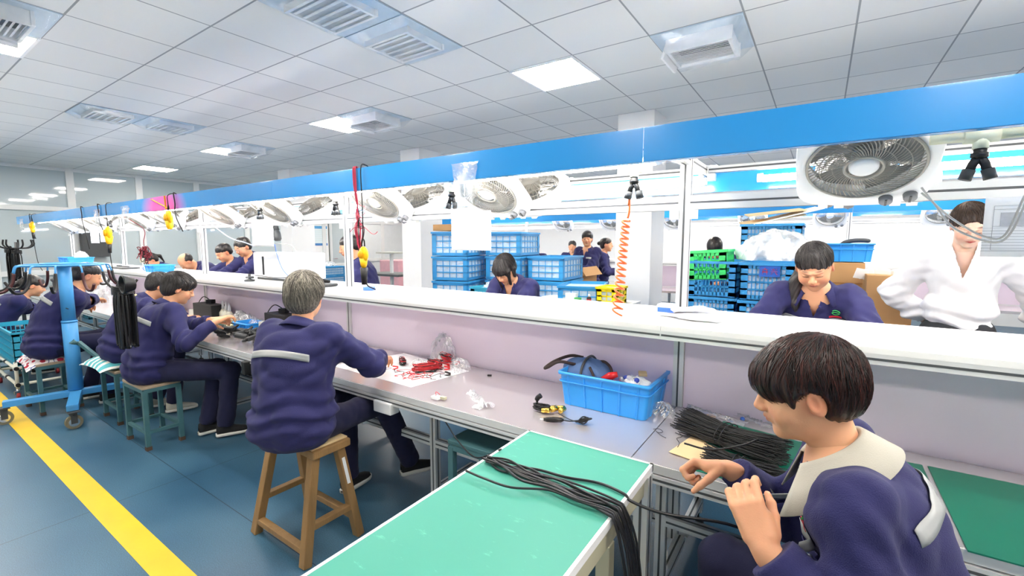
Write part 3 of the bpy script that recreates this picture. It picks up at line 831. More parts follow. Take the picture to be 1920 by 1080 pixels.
def hair_prims(style, c, M, s=1.0):
    T = lambda p: c + M @ (np.array(p, float) * s)
    def E(p, r, R=None): return Ell(T(p), np.array(r) * s, M if R is None else M @ R)
    def C(a, b, ra, rb=None): return Cap(T(a), T(b), ra * s, (ra if rb is None else rb) * s)
    P = []
    if style == 'bowl':       # thick cap, heavy fringe
        P += [(E((0, -.012, .040), (.092, .114, .092)), .02, 1), (E((0, -.048, -.006), (.082, .068, .070)), .03, 1),
              (E((0, .062, .036), (.070, .048, .044)), .03, 1), (C((-.07, .02, .01), (-.068, .03, -.01), .020, .012), .02, 1), (C((.07, .02, .01), (.068, .03, -.01), .020, .012), .02, 1)]
        P += [(E((0, .115, -.058), (.085, .062, .070)), .008, -1), (E((.090, .004, -.030), (.034, .040, .048)), .010, -1), (E((-.090, .004, -.030), (.034, .040, .048)), .010, -1),
              (E((0, .03, -.10), (.075, .09, .055)), .01, -1)]
    elif style == 'short':
        P += [(E((0, -.014, .040), (.087, .108, .090)), .02, 1), (E((0, -.052, -.018), (.076, .060, .066)), .03, 1), (E((0, .05, .060), (.066, .045, .036)), .03, 1)]
        P += [(E((0, .112, -.050), (.082, .070, .085)), .008, -1), (E((.090, .012, -.040), (.028, .034, .044)), .010, -1), (E((-.090, .012, -.040), (.028, .034, .044)), .010, -1)]
    elif style == 'crop':     # clipped sides
        P += [(E((0, -.014, .044), (.081, .102, .084)), .02, 1), (E((0, -.055, -.008), (.072, .054, .05)), .03, 1)]
        P += [(E((0, .118, -.040), (.09, .070, .088)), .008, -1), (E((.088, .015, -.045), (.03, .04, .05)), .010, -1), (E((-.088, .015, -.045), (.03, .04, .05)), .010, -1)]
    elif style == 'bald':
        P += [(E((0, -.022, .028), (.0805, .098, .082)), .02, 1)]
        P += [(E((0, .105, .045), (.13, .105, .15)), .008, -1)]
    elif style in ('pony', 'bun', 'sleek', 'side', 'curtain'):
        P += [(E((0, -.015, .040), (.083, .104, .086)), .02, 1), (E((0, -.050, -.020), (.073, .058, .06)), .03, 1)]
        P += [(E((0, .126, -.012) if style != 'side' else (0, .120, -.026), (.070, .074, .092) if style != 'side' else (.066, .068, .086)), .008, -1), (E((.088, .016, -.045), (.026, .034, .05)), .010, -1), (E((-.088, .016, -.045), (.026, .034, .05)), .010, -1)]
        if style == 'pony': P += [(C((0, -.105, .02), (0, -.150, -.03), .026, .024), .02, 1), (C((0, -.150, -.03), (0, -.125, -.16), .024, .008), .02, 1)]
        if style == 'bun': P += [(E((0, -.125, .020), (.036, .034, .034)), .008, 1)]
        if style == 'side':   # low tail brought forward over the right shoulder
            P += [(C((.062, -.045, -.02), (.092, .010, -.09), .024, .026), .02, 1), (C((.092, .010, -.09), (.098, .075, -.19), .030, .026), .02, 1), (C((.098, .075, -.19), (.086, .105, -.26), .024, .006), .02, 1)]
        if style == 'curtain':  # fringe and long strands falling forward
            P = P[:2] + [(E((0, .060, .042), (.070, .045, .040)), .03, 1), (E((0, .104, -.052), (.055, .052, .062)), .006, -1), (C((-.066, .050, .02), (-.058, .080, -.09), .020, .010), .02, 1), (C((.066, .050, .02), (.056, .085, -.16), .018, .006), .02, 1),
                 (C((.075, -.01, .0), (.078, .01, -.10), .022, .014), .02, 1), (C((-.075, -.01, .0), (-.076, .01, -.06), .022, .014), .02, 1), (C((0, -.105, .0), (.05, -.135, -.08), .028, .012), .02, 1)]
    return P

def make_hair(parent, org, style, tone, c, M, s, vox, strands=0, seed=1, clip=None):
    P = hair_prims(style, c, M, s)
    V, Q = skin(P, vox, disp=lambda p: strand_groove(p, c, M, s, seed))
    me_tone = hair_tone(V, c, M, s, seed)
    mb = MB(); mb.smooth = True; mb.add(V - org, Q.tolist())
    tones = [me_tone]
    if strands:
        r = np.random.default_rng(seed)
        cr = c + M @ (np.array([0.01, -.045, .04]) * s)
        top = M @ nrm((0.05, -.35, 1.0))
        b1 = nrm(np.cross(top, M[:, 1])); b2 = np.cross(top, b1)
        K = 11; n = strands
        ph = r.uniform(0, 2 * PI, n); th0 = r.uniform(.02, 1.3, n); ln = r.uniform(.5, 1.3, n)
        tt = np.linspace(0, 1, K)
        TH = th0[:, None] + ln[:, None] * tt; PHI = ph[:, None] + .5 * tt * r.uniform(-.3, 1., (n, 1))
        D = (np.sin(TH) * np.cos(PHI))[..., None] * b1 + (np.sin(TH) * np.sin(PHI))[..., None] * b2 + np.cos(TH)[..., None] * top
        ts = np.linspace(.03, .17, 42) * s
        pts = cr + D[:, :, None, :] * ts[None, None, :, None]
        F_ = feval(P, pts.reshape(-1, 3)).reshape(n, K, -1)
        ins = F_ < 0
        last = np.where(ins.any(2), 41 - np.argmax(ins[:, :, ::-1], 2), -1)
        for i in range(n):
            ok = last[i] >= 0; m = K if ok.all() else int(np.argmax(~ok))
            if m < 4: continue
            rad = ts[np.minimum(last[i][:m] + 1, 41)]
            rad = np.convolve(np.pad(rad, 1, 'edge'), [.25, .5, .25], 'valid') + r.uniform(-.002, .002) * s
            X = cr + D[i, :m] * rad[:, None] - org
            w = np.linspace(1, .15, m) * .0013 * s * r.uniform(.7, 1.5)
            k0 = mb.n; mb.tube(X, w, 3, cap=False); tones.append(np.full(mb.n - k0, r.uniform(0, 1) ** 2))
    o = mb.build('hair', HAIR[tone], parent)
    at_ = o.data.attributes.new('tone', 'FLOAT', 'POINT'); at_.data.foreach_set('value', np.concatenate(tones).astype(np.float32))
    return o
def strand_groove(p, c, M, s, seed):
    q = ((p - c) @ M) / s - np.array([0.01, -.045, .10])
    a = np.arctan2(q[:, 0], q[:, 1])
    return (np.sin(a * 34 + 3 * np.sin(a * 5 + seed) + q[:, 2] * 30) * .0013 + np.sin(a * 71 + q[:, 2] * 20) * .0008) * s
def hair_tone(V, c, M, s, seed):
    q = ((V - c) @ M) / s - np.array([0.01, -.045, .10])
    a = np.arctan2(q[:, 0], q[:, 1])
    return np.clip(.25 + .3 * np.sin(a * 41 + seed) * np.sin(a * 17 + q[:, 2] * 25) + .15 * np.sin(a * 97), 0, 1)

def hand_prims(w, fwd, palm, thumb_side, curl=0.5, s=1.0, spread=.5, pinch=0.0):
    """w wrist; fwd along the palm; palm = palm normal; thumb_side = direction of the thumb side"""
    f = nrm(fwd); t = nrm(np.array(thumb_side) - f * (np.array(thumb_side) @ f)); n = nrm(palm - f * (np.array(palm) @ f) - t * (np.array(palm) @ t))
    P = []
    A = lambda x, y, z: w + (f * x + t * y + n * z) * s
    P.append((Cap(A(-.02, 0, 0), A(.018, 0, 0), .026 * s, .026 * s, n, .72), .012, 1))
    for y in (-.024, -.008, .008, .024):
        P.append((Cap(A(.022, y * .8, 0), A(.082, y, 0), .0150 * s, .0118 * s), .010, 1))
    P.append((Cap(A(.02, .020, .006), A(.05, .028, .010), .019 * s, .013 * s), .012, 1))
    L = [(.030, .019, .014), (.036, .023, .016), (.040, .026, .017), (.036, .023, .016)]
    for i, y in enumerate((-.027, -.009, .009, .027)):
        l = np.array(L[i]) * 1.08; a0 = curl * (1.0 if not (pinch and i == 3) else .75); p = A(.085, y, -.001); ang = a0 * .9
        yd = (y / .027) * .12 * spread
        for j in range(3):
            d = f * math.cos(ang) + n * math.sin(ang) + t * yd; d = nrm(d)
            q = p + d * l[j] * s
            r0 = (.0098, .0086, .0078)[j]; r1 = (.0090, .0080, .0062)[j]
            P.append((Cap(p, q, r0 * s, r1 * s), .0035, 1)); p = q; ang += curl * 1.25
    p = A(.018, .028, .010); a = .85 - .5 * pinch
    for j, (l, r0, r1) in enumerate(((.040, .0135, .0110), (.030, .0108, .0098), (.024, .0098, .0072))):
        d = nrm(f * math.cos(a) + t * math.sin(a) * (1 - .7 * pinch) + n * (.25 + pinch * .7 + curl * .3)); q = p + d * l * s
        P.append((Cap(p, q, r0 * s, r1 * s), .005, 1)); p = q; a -= .35
    return P
def ik(S, W, a, b, hint):
    S = np.array(S, float); W = np.array(W, float); d = W - S; L = np.linalg.norm(d)
    if L > (a + b) * .995: W = S + d / L * (a + b) * .995; d = W - S; L = np.linalg.norm(d)
    u = d / L; x = (a * a - b * b + L * L) / (2 * L); h = math.sqrt(max(a * a - x * x, 1e-6))
    hv = np.array(hint, float); hv = nrm(hv - u * (hv @ u)); return S + u * x + hv * h, W

def shoe(mb, ank, d, s=1.0, sole=1):
    """ank: ankle point over the floor, d toe direction"""
    d = nrm((d[0], d[1], 0)); r = np.array([d[1], -d[0], 0]); A = lambda x, y, z: ank + (d * x + r * y) * s + np.array([0, 0, z * s])
    def ring(x, w, z0, z1, n=12):
        return [A(x, w * math.cos(t), (z0 + z1) / 2 + (z1 - z0) / 2 * math.sin(t)) for t in np.arange(n) * 2 * PI / n]
    up = [(-.066, .012, -.05, -.02), (-.060, .030, -.068, .012), (-.03, .036, -.070, .026), (.02, .038, -.070, .018), (.07, .042, -.070, -.012), (.12, .044, -.070, -.028), (.155, .036, -.070, -.038), (.175, .012, -.066, -.048)]
    mb.grid(np.stack([np.array(ring(*u)) for u in up], 0).transpose(1, 0, 2), closed_u=True, mi=0)
    so = [(-.072, .015), (-.062, .032), (0, .038), (.09, .046), (.14, .044), (.172, .028), (.182, .010)]
    G = []
    for x, w in so:
        G.append([A(x, -w, -.078), A(x, -w, -.058), A(x, w, -.058), A(x, w, -.078)])
    G = np.array(G).transpose(1, 0, 2); mb.grid(G, closed_u=True, mi=sole)

def collar(parent, org, c, M, rad, h=.055, flap=.06, front=.09, m=None, width=1.0, open_=.7, droop=.35):
    """turned-down shirt collar round the neck: c centre of neck base, M torso frame"""
    mb = MB(); G = []; n = 40
    for i in range(n + 1):
        a = -PI + open_ + (2 * PI - 2 * open_) * i / n         # measured from back (0)
        b = abs(a) / PI
        dirv = M @ np.array([math.sin(a), -math.cos(a), 0.0])
        rr = rad * (1 + .18 * b); up = M[:, 2]; fw = M[:, 1]
        dz = -droop * rr * (b ** 2) * 1.5
        base = c + dirv * rr + up * (dz) + fw * (.01 * b)
        hh = h * (1 - .35 * b)
        top = base + up * hh - dirv * .006
        fl = flap + (front - flap) * b ** 2
        out = nrm(dirv * .8 - up * 1.0 + fw * .25 * b ** 3)
        rowp = [base, base + up * hh * .5, top, top + dirv * .008 + up * .003, top + dirv * .014 - up * .004, top + dirv * .012 + out * fl * .5, top + dirv * .014 + out * fl]
        G.append([np.array(p) - org for p in rowp])
    mb.grid(np.array(G)); return mb.build('collar', m or M_NAVY, parent, solid=.003)

M_GREENT = mat('green_undershirt', rgb(128, 150, 120), .8)
M_LOGOG = mat('logo_green', rgb(60, 180, 90), .5); M_LOGOR = mat('logo_red', rgb(206, 40, 60), .5)
M_BUTTON = mat('metal_button', rgb(176, 178, 176), .3, .7)
M_POCK = mat('navy_pocket', rgb(44, 44, 92), .85, var=.1)
M_BLOUSE = mat('white_silk_blouse', rgb(240, 238, 238), .35, var=.01, sheen=.3)
M_TROUB = mat('black_suit_trouser', rgb(38, 40, 44), .75, var=.08)
M_SHOEB = mat('black_canvas_shoe', rgb(28, 28, 30), .8); M_SOLE = mat('white_rubber_sole', rgb(222, 220, 212), .6)
M_SHOEW = mat('white_canvas_shoe', rgb(206, 200, 184), .7)

def person(label, pel, face, lean=10, hunch=18, head=(0, 20, 0), s=0.95, hair='short', tone='black', L=None, Rr=None, eL=None, eR=None,
           legs='sit', feet=None, vox=.009, hvox=.004, strands=0, seed=1, stripe='both', top=M_NAVY, cuts=None, skinm=None, wide=1.05, collar_m=None,
           hL=.6, hR=.6, collar_on=True, shoes=M_SHOEB, wr=.0115, logo=False, blouse=False, handpose=None, bulk=1.0, thin=1.0, opn=.7, twist=0, hair_s=1.0, cflap=(.055, .085), stripe_up=0.0, palms=None, show_legs=True, group=None, glasses=False, aim=None):
    pel = np.array(pel, float); fa = math.radians(face); f = np.array([math.cos(fa), math.sin(fa), 0]); u = np.array([0, 0, 1.]); r = np.array([math.sin(fa), -math.cos(fa), 0])
    fa2 = fa + math.radians(twist); f2 = np.array([math.cos(fa2), math.sin(fa2), 0]); r2 = np.array([math.sin(fa2), -math.cos(fa2), 0])
    la = math.radians(lean); lb = math.radians(lean + hunch)
    t1 = u * math.cos(la) + f * math.sin(la); t2 = u * math.cos(lb) + f2 * math.sin(lb)
    mid = pel + t1 * .24 * s; neck = mid + t2 * .27 * s
    M1 = np.stack([r, np.cross(t1, r), t1], 1); M2 = np.stack([r2, np.cross(t2, r2), t2], 1)
    hy, hp, hr = [math.radians(v) for v in head]
    hf = np.array([math.cos(fa2 + hy) * math.cos(hp), math.sin(fa2 + hy) * math.cos(hp), -math.sin(hp)])
    HM = frame(hf)
    if hr: HM = HM @ np.array(Matrix.Rotation(hr, 3, 'Y'))
    nk = nrm(t2 * .55 + u * .45 + hf * .12)
    hc = neck + nk * .080 * s + HM[:, 2] * .066 * s + HM[:, 1] * .022 * s
    if aim is not None:      # stand the figure where its head belongs
        t_ = atz(aim[0], aim[1], hc[2]) if len(aim) == 2 else aty(aim[0], aim[1], aim[2])
        o_ = t_ - hc; pel = pel + o_; mid = mid + o_; neck = neck + o_; hc = hc + o_
    g0 = pel.copy(); g0[2] = 0
    R_ = root('person', tuple(g0), label, 'person', group)
    org = g0
    shw = .158 * s * thin
    sh = {-1: neck - t2 * .055 * s - r2 * shw, 1: neck - t2 * .055 * s + r2 * shw}
    W = {}; EL = {}
    for sd, tg, el in ((-1, L, eL), (1, Rr, eR)):
        if tg is None: tg = mid + f * .30 + r * sd * .12 - u * .05
        if el is None: el = r * sd * .7 - u * .9 - f * .2
        EL[sd], W[sd] = ik(sh[sd] + r2 * sd * .02, tg, .285 * s, .245 * s, el)
    # --- skin: one continuous figure
    HP = head_prims(hc, HM, s, wide)
    nb = [(Cap(neck - t2 * .02, hc - HM[:, 2] * .05 * s - HM[:, 1] * .022 * s, .055 * s, .050 * s), .02, 1), (Cap(neck - t2 * .06 - r2 * .05 * s, neck - t2 * .06 + r2 * .05 * s, .035 * s), .03, 1)]
    V, Q = skin(HP + nb, hvox); paint = head_paint(V, hc, HM, s, wide, 1.0 if not blouse else 1.3)
    q = (V - hc) @ HM / s
    paint[q[:, 2] < -.12] = (0, 0, 0, 1)
    mb = MB(); mb.smooth = True; mb.add(V - org, Q.tolist()); paints = [paint]
    core = [(Cap(pel, mid, .12 * s, .10 * s, f, .7), .05, 1), (Cap(mid, neck - t2 * .09, .12 * s, (.13 if not blouse else .092) * s, M2[:, 1], .72 if not blouse else .80), .05, 1), (Cap(neck - t2 * .06, neck, .05 * s, .045 * s), .03, 1)]
    for sd in (-1, 1): core += [(Cap(sh[sd], EL[sd], .045 * s, .038 * s), .03, 1), (Cap(EL[sd], W[sd], .036 * s, .025 * s), .03, 1)]
    # legs
    hips = {sd: pel + r * sd * .085 * s - u * .02 for sd in (-1, 1)}; KN = {}; AN = {}; TOE = {}
    for i, sd in enumerate((-1, 1)):
        if legs == 'stand': KN[sd] = hips[sd] - u * .42 * s + f * .02; AN[sd] = np.array([*(KN[sd] - f * .03)[:2], .085]); TOE[sd] = f
        elif legs == 'custom':
            KN[sd] = np.array(feet[i][0], float); AN[sd] = np.array(feet[i][1], float); TOE[sd] = np.array(feet[i][2], float)
        else:
            KN[sd] = hips[sd] + f * .40 * s + r * sd * .05 + u * .01; AN[sd] = np.array([*(KN[sd] - f * (.05 + .1 * (i == 0)))[:2], .085]); TOE[sd] = f
        core += [(Cap(hips[sd], KN[sd], .07 * s, .05 * s), .03, 1), (Cap(KN[sd], AN[sd], .048 * s, .032 * s), .02, 1), (Cap(AN[sd] - u * .02, AN[sd] + TOE[sd] * .09 - u * .048, .026 * s, .014 * s), .015, 1)]
    cv = max(vox, .012); V, Q = skin(core, cv); mb.add(V - org, Q.tolist()); paints.append(np.tile([0, 0, 0, 1.], (len(V), 1)))
    for i, sd in enumerate((-1, 1)):
        fd = nrm(W[sd] - EL[sd]); cu = (hL, hR)[i]
        if palms and palms[i] is not None: hfwd, pn, ts = [np.array(v, float) for v in palms[i]]
        else: hfwd = fd * .9 + f * .3 - u * .1; pn = -u * .8 - r * sd * .5; ts = -r * sd
        hp_ = hand_prims(W[sd] + nrm(fd) * .012, hfwd, pn, ts, cu, s * 1.02, pinch=.6 if cu > .5 else 0) + [(Cap(EL[sd] + fd * .12, W[sd] + fd * .01, .033 * s, .0245 * s), .012, 1)]
        V, Q = skin(hp_, min(vox * .55, .0045) if hvox < .006 else .006); mb.add(V - org, Q.tolist()); paints.append(np.tile([0, 0, .12, 1.], (len(V), 1)))
    body = mb.build('body', skinm or M_SKIN, R_)
    at_ = body.data.color_attributes.new('paint', 'FLOAT_COLOR', 'POINT'); at_.data.foreach_set('color', np.concatenate(paints).astype(np.float32).ravel())
    # --- hair
    make_hair(R_, org, hair, tone, hc, HM, s * hair_s, max(hvox, .0035), strands, seed)
    # --- jacket
    b = bulk
    T1 = lambda x, y, z: pel + M1 @ (np.array([x, y, z]) * s); T2 = lambda x, y, z: mid + M2 @ (np.array([x, y, z]) * s)
    if not blouse:
        J = [(Ell(T1(0, -.005, -.01), np.array([.190 * b, .150 * b, .125]) * s, M1), .05, 1), (Ell(T1(0, 0, .12), np.array([.178 * b, .142 * b, .15]) * s, M1), .07, 1),
             (Ell(T2(0, -.005, .06), np.array([.180 * b, .134 * b, .17]) * s, M2), .07, 1), (Ell(T2(0, -.012, .15), np.array([.178 * b, .118 * b, .10]) * s, M2), .05, 1),
             (Cap(sh[-1] - t2 * .01, sh[1] - t2 * .01, .060 * s), .05, 1), (Cap(neck - t2 * .07, neck - t2 * .036, .085 * s, .062 * s), .04, 1)]
    else:
        J = [(Ell(T1(0, .0, .06), np.array([.135, .105, .09]) * s, M1), .04, 1), (Ell(T1(0, .01, .16), np.array([.165, .125, .10]) * s, M1), .05, 1), (Ell(T2(0, .01, .06), np.array([.155, .120, .13]) * s, M2), .06, 1),
             (Ell(T2(0, .01, .15), np.array([.150, .10, .08]) * s, M2), .05, 1), (Cap(sh[-1] - t2 * .01, sh[1] - t2 * .01, .052 * s), .05, 1), (Cap(neck - t2 * .07, neck - t2 * .014, .08 * s, .057 * s), .04, 1)]
    for sd in (-1, 1):
        fd = nrm(W[sd] - EL[sd]); cuff = W[sd] - fd * .012
        if blouse:
            J += [(Cap(sh[sd], EL[sd], .060 * s, .072 * s), .03, 1), (Cap(EL[sd], EL[sd] + (cuff - EL[sd]) * .7, .074 * s, .060 * s), .03, 1), (Cap(EL[sd] + (cuff - EL[sd]) * .7, cuff, .06 * s, .034 * s), .03, 1)]
        else:
            J += [(Cap(sh[sd], EL[sd], .069 * s * b, .058 * s), .045, 1), (Cap(EL[sd], cuff, .057 * s, .046 * s), .03, 1)]
    if False: J += [(Cap(T2(0, .075, .33), T2(0, .118, .115), .062 * s, .010 * s, M2[:, 1], 1.0), .008, -1), (Ell(T2(0, .04, .335), np.array([.06, .07, .06]) * s, M2), .01, -1)]
    def disp(p):
        o = wave(p, seed, 16, wr * .7) + wave(p, seed + 9, 30, wr * .75, True)
        for sd in (-1, 1):
            for cen, amp, rr in ((EL[sd], .008, .10), ((EL[sd] + W[sd]) / 2, .004, .10), (sh[sd] - t2 * .06, .005, .10)):
                dd = p - cen; ax_ = nrm(W[sd] - sh[sd]); w_ = np.exp(-np.sum(dd * dd, 1) / rr ** 2)
                o = o + w_ * amp * np.sin(dd @ ax_ * 95 + 1.5 * np.sin(dd @ r * 30 + seed)) * (wr / .0085)
        dd = p - pel; w_ = np.exp(-((dd @ t1 - .05) / .09) ** 2); o = o + w_ * .007 * np.sin(dd @ t1 * 80 + 2.2 * np.sin(dd @ r * 16 + seed)) * (wr / .0085)
        return o
    ctl = [(W[sd] - nrm(W[sd] - EL[sd]) * .010, nrm(W[sd] - EL[sd]), .075 * s) for sd in (-1, 1)]
    V, Q = skin(J, vox, disp, cut=ctl)
    # take the spherical ends off the cuffs
    mb = MB(); mb.smooth = True
    keep = np.ones(len(V), bool)
    # neckline: slide the vertices next to the V onto its edge, then open the V
    q2 = (V - neck) @ M2 / s
    vd, vw = ((.165, .050) if blouse else (.115, .042))
    hw = vw * (q2[:, 2] + vd) / vd; nr = (q2[:, 1] > .0) & (q2[:, 2] > -vd - vox) & (q2[:, 2] < .09) & (np.abs(np.abs(q2[:, 0]) - hw) < .75 * vox / s) & (hw > 0)
    q2[nr, 0] = np.sign(q2[nr, 0]) * hw[nr]
    tp = (np.abs(q2[:, 2] - .016) < .75 * vox / s) & (np.abs(q2[:, 0]) < .056); q2[tp, 2] = .016
    V = neck + M2.dot((q2 * s).T).T if False else neck + (q2 * s) @ M2.T
    cq = q2[Q].mean(1)
    inV = ((cq[:, 1] > .0) & (np.abs(cq[:, 0]) < vw * (cq[:, 2] + vd) / vd) & (cq[:, 2] > -vd) & (cq[:, 2] < .09))
    Q = Q[~inV]
    us = np.unique(Q); mp_ = np.full(len(V), -1); mp_[us] = np.arange(len(us))
    mb.add(V[us] - org, mp_[Q].tolist())
    JV = V[us]
    jn = 'blouse' if blouse else 'jacket'
    jacket = mb.build(jn, M_BLOUSE if blouse else top, R_, solid=.003, solid_off=-1)
    # decals draped on the jacket front or back
    def drape(name, x0, x1, z0, z1, side, m, off=.0035, parent=jacket, nx=30, nz=4, slope=0.0, th=.0):
        q = (JV - mid) @ M2 / s; G = []
        cand = (q[:, 1] * side > -.02) & (np.abs(q[:, 2] - (z0 + z1) / 2) < abs(z1 - z0) / 2 + .12)
        qq = q[cand]; 
        for zz in np.linspace(z0, z1, nz):
            row = []
            for xx in np.linspace(x0, x1, nx):
                z_ = zz + slope * (xx - (x0 + x1) / 2) + (-.015 * (abs(xx) / .18) ** 2 if th else 0)
                dd = np.hypot(qq[:, 0] - xx, qq[:, 2] - z_); k_ = dd < max(.020, dd.min() + .006)
                wgt = np.exp(-(dd[k_] / .010) ** 2); yv = qq[k_, 1] * side
                y_ = (yv * wgt).sum() / (wgt.sum() + 1e-9) if wgt.sum() > 1e-6 else yv.max()
                row.append(mid + M2 @ (np.array([xx, side * (y_ + off / s), z_]) * s) - org)
            G.append(row)
        mb_ = MB(); mb_.grid(np.array(G)); return mb_.build(name, m, parent, solid=.0012)
    if not blouse:
        if stripe in ('both', 'back'): drape('reflective_stripe', -.155, .155, .085 + stripe_up, .120 + stripe_up, -1, M_STRIPE, th=1, off=.006)
        if stripe in ('both', 'front'):
            drape('reflective_stripe', -.150, -.045, .122, .146, 1, M_STRIPE, nx=12); drape('reflective_stripe', .045, .150, .122, .146, 1, M_STRIPE, nx=12)
        if logo:
            for a, b_ in ((-.145, -.055), (.055, .145)): drape('pocket_flap', a, b_, .066, .110, 1, M_POCK, nx=10, off=.006)
            drape('logo_text', -.125, -.070, .153, .163, 1, M_LOGOR, nx=10, off=.006)
            q = (JV - mid) @ M2 / s
            def surf(x, z, off=.007):
                d_ = np.hypot(q[:, 0] - x, q[:, 2] - z) + (q[:, 1] < 0) * 1; k_ = np.argsort(d_)[:6]; return mid + M2 @ (np.array([x, q[k_, 1].mean() + off, z]) * s) - org
            mb_ = MB()
            for a0, a1 in ((.5, 3.0), (3.6, 6.1)):
                mb_.tube([surf(-.098 + .017 * math.cos(t), .184 + .014 * math.sin(t)) for t in np.linspace(a0, a1, 12)], .0022, 5)
            mb_.tube([surf(-.112, .184), surf(-.098, .186), surf(-.084, .184)], .002, 5)
            mb_.build('logo_emblem', M_LOGOG, jacket)
            for x, z in ((-.1, .085), (.1, .085)):
                mb_ = MB(); c_ = surf(x, z, .010); mb_.ball(c_, .0065 * s, 6); mb_.build('button', M_BUTTON, jacket)
        if collar_on: collar(R_, org, neck - t2 * .012 * s, M2, .066 * s, flap=cflap[0] * s, front=cflap[1] * s, m=collar_m, h=.045 * s, open_=opn)
    # --- trousers and shoes
    if show_legs:
        b0 = .9 if blouse else 1.0
        TP = [(Ell(pel - u * .01, np.array([.165 * b0, .130 * b0, .11]) * s, M1), .05, 1)]
        for sd in (-1, 1):
            TP += [(Cap(hips[sd], KN[sd], .086 * s, .068 * s), .05, 1), (Cap(KN[sd], AN[sd] + nrm(KN[sd] - AN[sd]) * .02, .068 * s, .060 * s), .03, 1)]
        if blouse: TP += [(Ell(T1(0, .0, .03), np.array([.140, .110, .085]) * s, M1), .03, 1)]
        V, Q = skin(TP, max(vox, .009), lambda p: wave(p, seed + 3, 22, wr * .6) + wave(p, seed + 5, 50, wr * .25, True),
                    cut=[(AN[sd] + nrm(KN[sd] - AN[sd]) * .0, nrm(AN[sd] - KN[sd]), .13) for sd in (-1, 1)])
        keep = np.ones(len(V), bool)
        Q = Q[keep[Q].all(1)]; us = np.unique(Q); mp_ = np.full(len(V), -1); mp_[us] = np.arange(len(us))
        mb = MB(); mb.smooth = True; mb.add(V[us] - org, mp_[Q].tolist()); tr = mb.build('trousers', M_TROUB if blouse else M_NAVYT, R_, solid=.003, solid_off=-1)
        for sd in (-1, 1):
            mb = MB(); shoe(mb, AN[sd] - org, TOE[sd], s * 1.02, 1); o = mb.build('shoe', [shoes, M_SOLE], R_)
    if glasses:
        mb = MB()
        for x in (-1, 1):
            mb.tube([hc + HM @ (np.array([x * .033 + .024 * math.cos(t), .108, .002 + .018 * math.sin(t)]) * s) - org for t in np.linspace(0, 2 * PI, 16)], .0014, 5)
            mb.tube([hc + HM @ (np.array(p_) * s) - org for p_ in ((x * .057, .106, .006), (x * .078, .06, .008), (x * .080, -.005, .002))], .0014, 5)
        mb.build('glasses', M_CHROME, R_)
    return dict(root=R_, neck=neck, hc=hc, HM=HM, W=W, EL=EL, mid=mid, M2=M2, org=org, JV=JV, jacket=jacket, body=body, s=s)
# ------------------------------------------------------------------ the cast
def tl(px, py, Y): return aty(px, py, Y)
G_NEAR = 'workers in navy jackets on our side of the bench'
# foreground worker at the right
pA = person('person in navy jacket with beige collar, large in the right foreground, threading black cable ties', (.26, .98, .54), 172, lean=4, hunch=20, aim=(1512, 732, 1.22),
            head=(8, 14, 0), s=.97, hair='bowl', tone='brownblack', L=(-.055, 1.02, .865), Rr=(-.175, 1.34, .865), eL=(.4, -.3, -1), eR=(.3, .5, -1),
            vox=.006, hvox=.0026, strands=2600, seed=11, collar_m=mat('beige_collar_cloth', rgb(182, 178, 166), .9, bump=.15, bscale=400), wide=1.12, hL=.75, hR=1.15,
            twist=10, cflap=(.075, .15), palms=((( -.45, .25, .85), (.3, .9, .1), (.85, .1, .3)), ((-.95, -.1, -.05), (-.1, -.55, -.8), (-.1, -.8, .5))), bulk=.98, opn=.55, stripe_up=.05, group=None, stripe='both', logo=True)
# grey haired worker on the wooden stool
pB = person('person with short grey hair in navy jacket, seen from behind on the wooden stool', (-2.06, 1.24, .655), 112, lean=5, hunch=14, aim=(572, 558), head=(20, 10, 0), s=.91,
            hair='short', tone='grey', L=(-2.25, 1.62, .85), Rr=(-1.97, 1.62, .86), eR=(.9, -.2, -.5), eL=(-.7, -.2, -.6), vox=.008, hvox=.004, strands=2600, seed=22, hair_s=1.12, bulk=1.14,
            legs='custom', feet=(((-2.30, 1.62, .60), (-2.26, 1.60, .10), (-.2, 1, 0)), ((-2.02, 1.66, .60), (-2.02, 1.86, .16), (.35, .9, 0))), stripe='back')
pC = person('person with black hair in navy jacket sitting on the bare steel stool, holding a part', (-3.80, 1.17, .57), 88, lean=9, hunch=18, aim=(335, 541), head=(-14, 22, 0), s=.95,
            hair='short', tone='dark', L=(-3.86, 1.55, .90), Rr=(-3.72, 1.52, .90), vox=.009, hvox=.0045, strands=500, seed=31, hair_s=1.05, bulk=1.04,
            legs='custom', feet=(((-3.88, 1.58, .52), (-3.90, 1.50, .09), (.1, 1, 0)), ((-3.70, 1.60, .52), (-3.74, 1.56, .09), (.35, .94, 0))), stripe='back', group=None)
pD = person('person with black hair in navy jacket leaning forward on the striped cushion', (-4.62, 1.20, .60), 78, lean=16, hunch=22, aim=(300, 536), head=(0, 28, 0), s=.92,
            hair='short', tone='dark', L=(-4.6, 1.66, .84), Rr=(-4.36, 1.66, .84), vox=.011, hvox=.006, seed=41, strands=200, stripe='back', shoes=M_SHOEW)
pE = person('man with clipped hair in navy jacket, behind the blue hook rack', (-5.92, 1.20, .57), 84, lean=12, hunch=26, aim=(163, 518, 1.26), head=(2, 16, 0), s=1.02, hair='crop', tone='black',
            L=aty(186, 585, 1.62), Rr=aty(206, 562, 1.62), vox=.011, hvox=.006, seed=51, stripe='back', hR=.3)
pF = person('person with dark tied hair in navy jacket at the left edge, farthest on our side', (-8.3, 1.10, .50), 80, lean=20, hunch=26, aim=(62, 536, 1.2), head=(0, 20, 0), s=.98, hair='pony', tone='black',
            L=aty(78, 590, 1.45), Rr=aty(94, 588, 1.45), vox=.013, hvox=.007, seed=61, stripe='back')
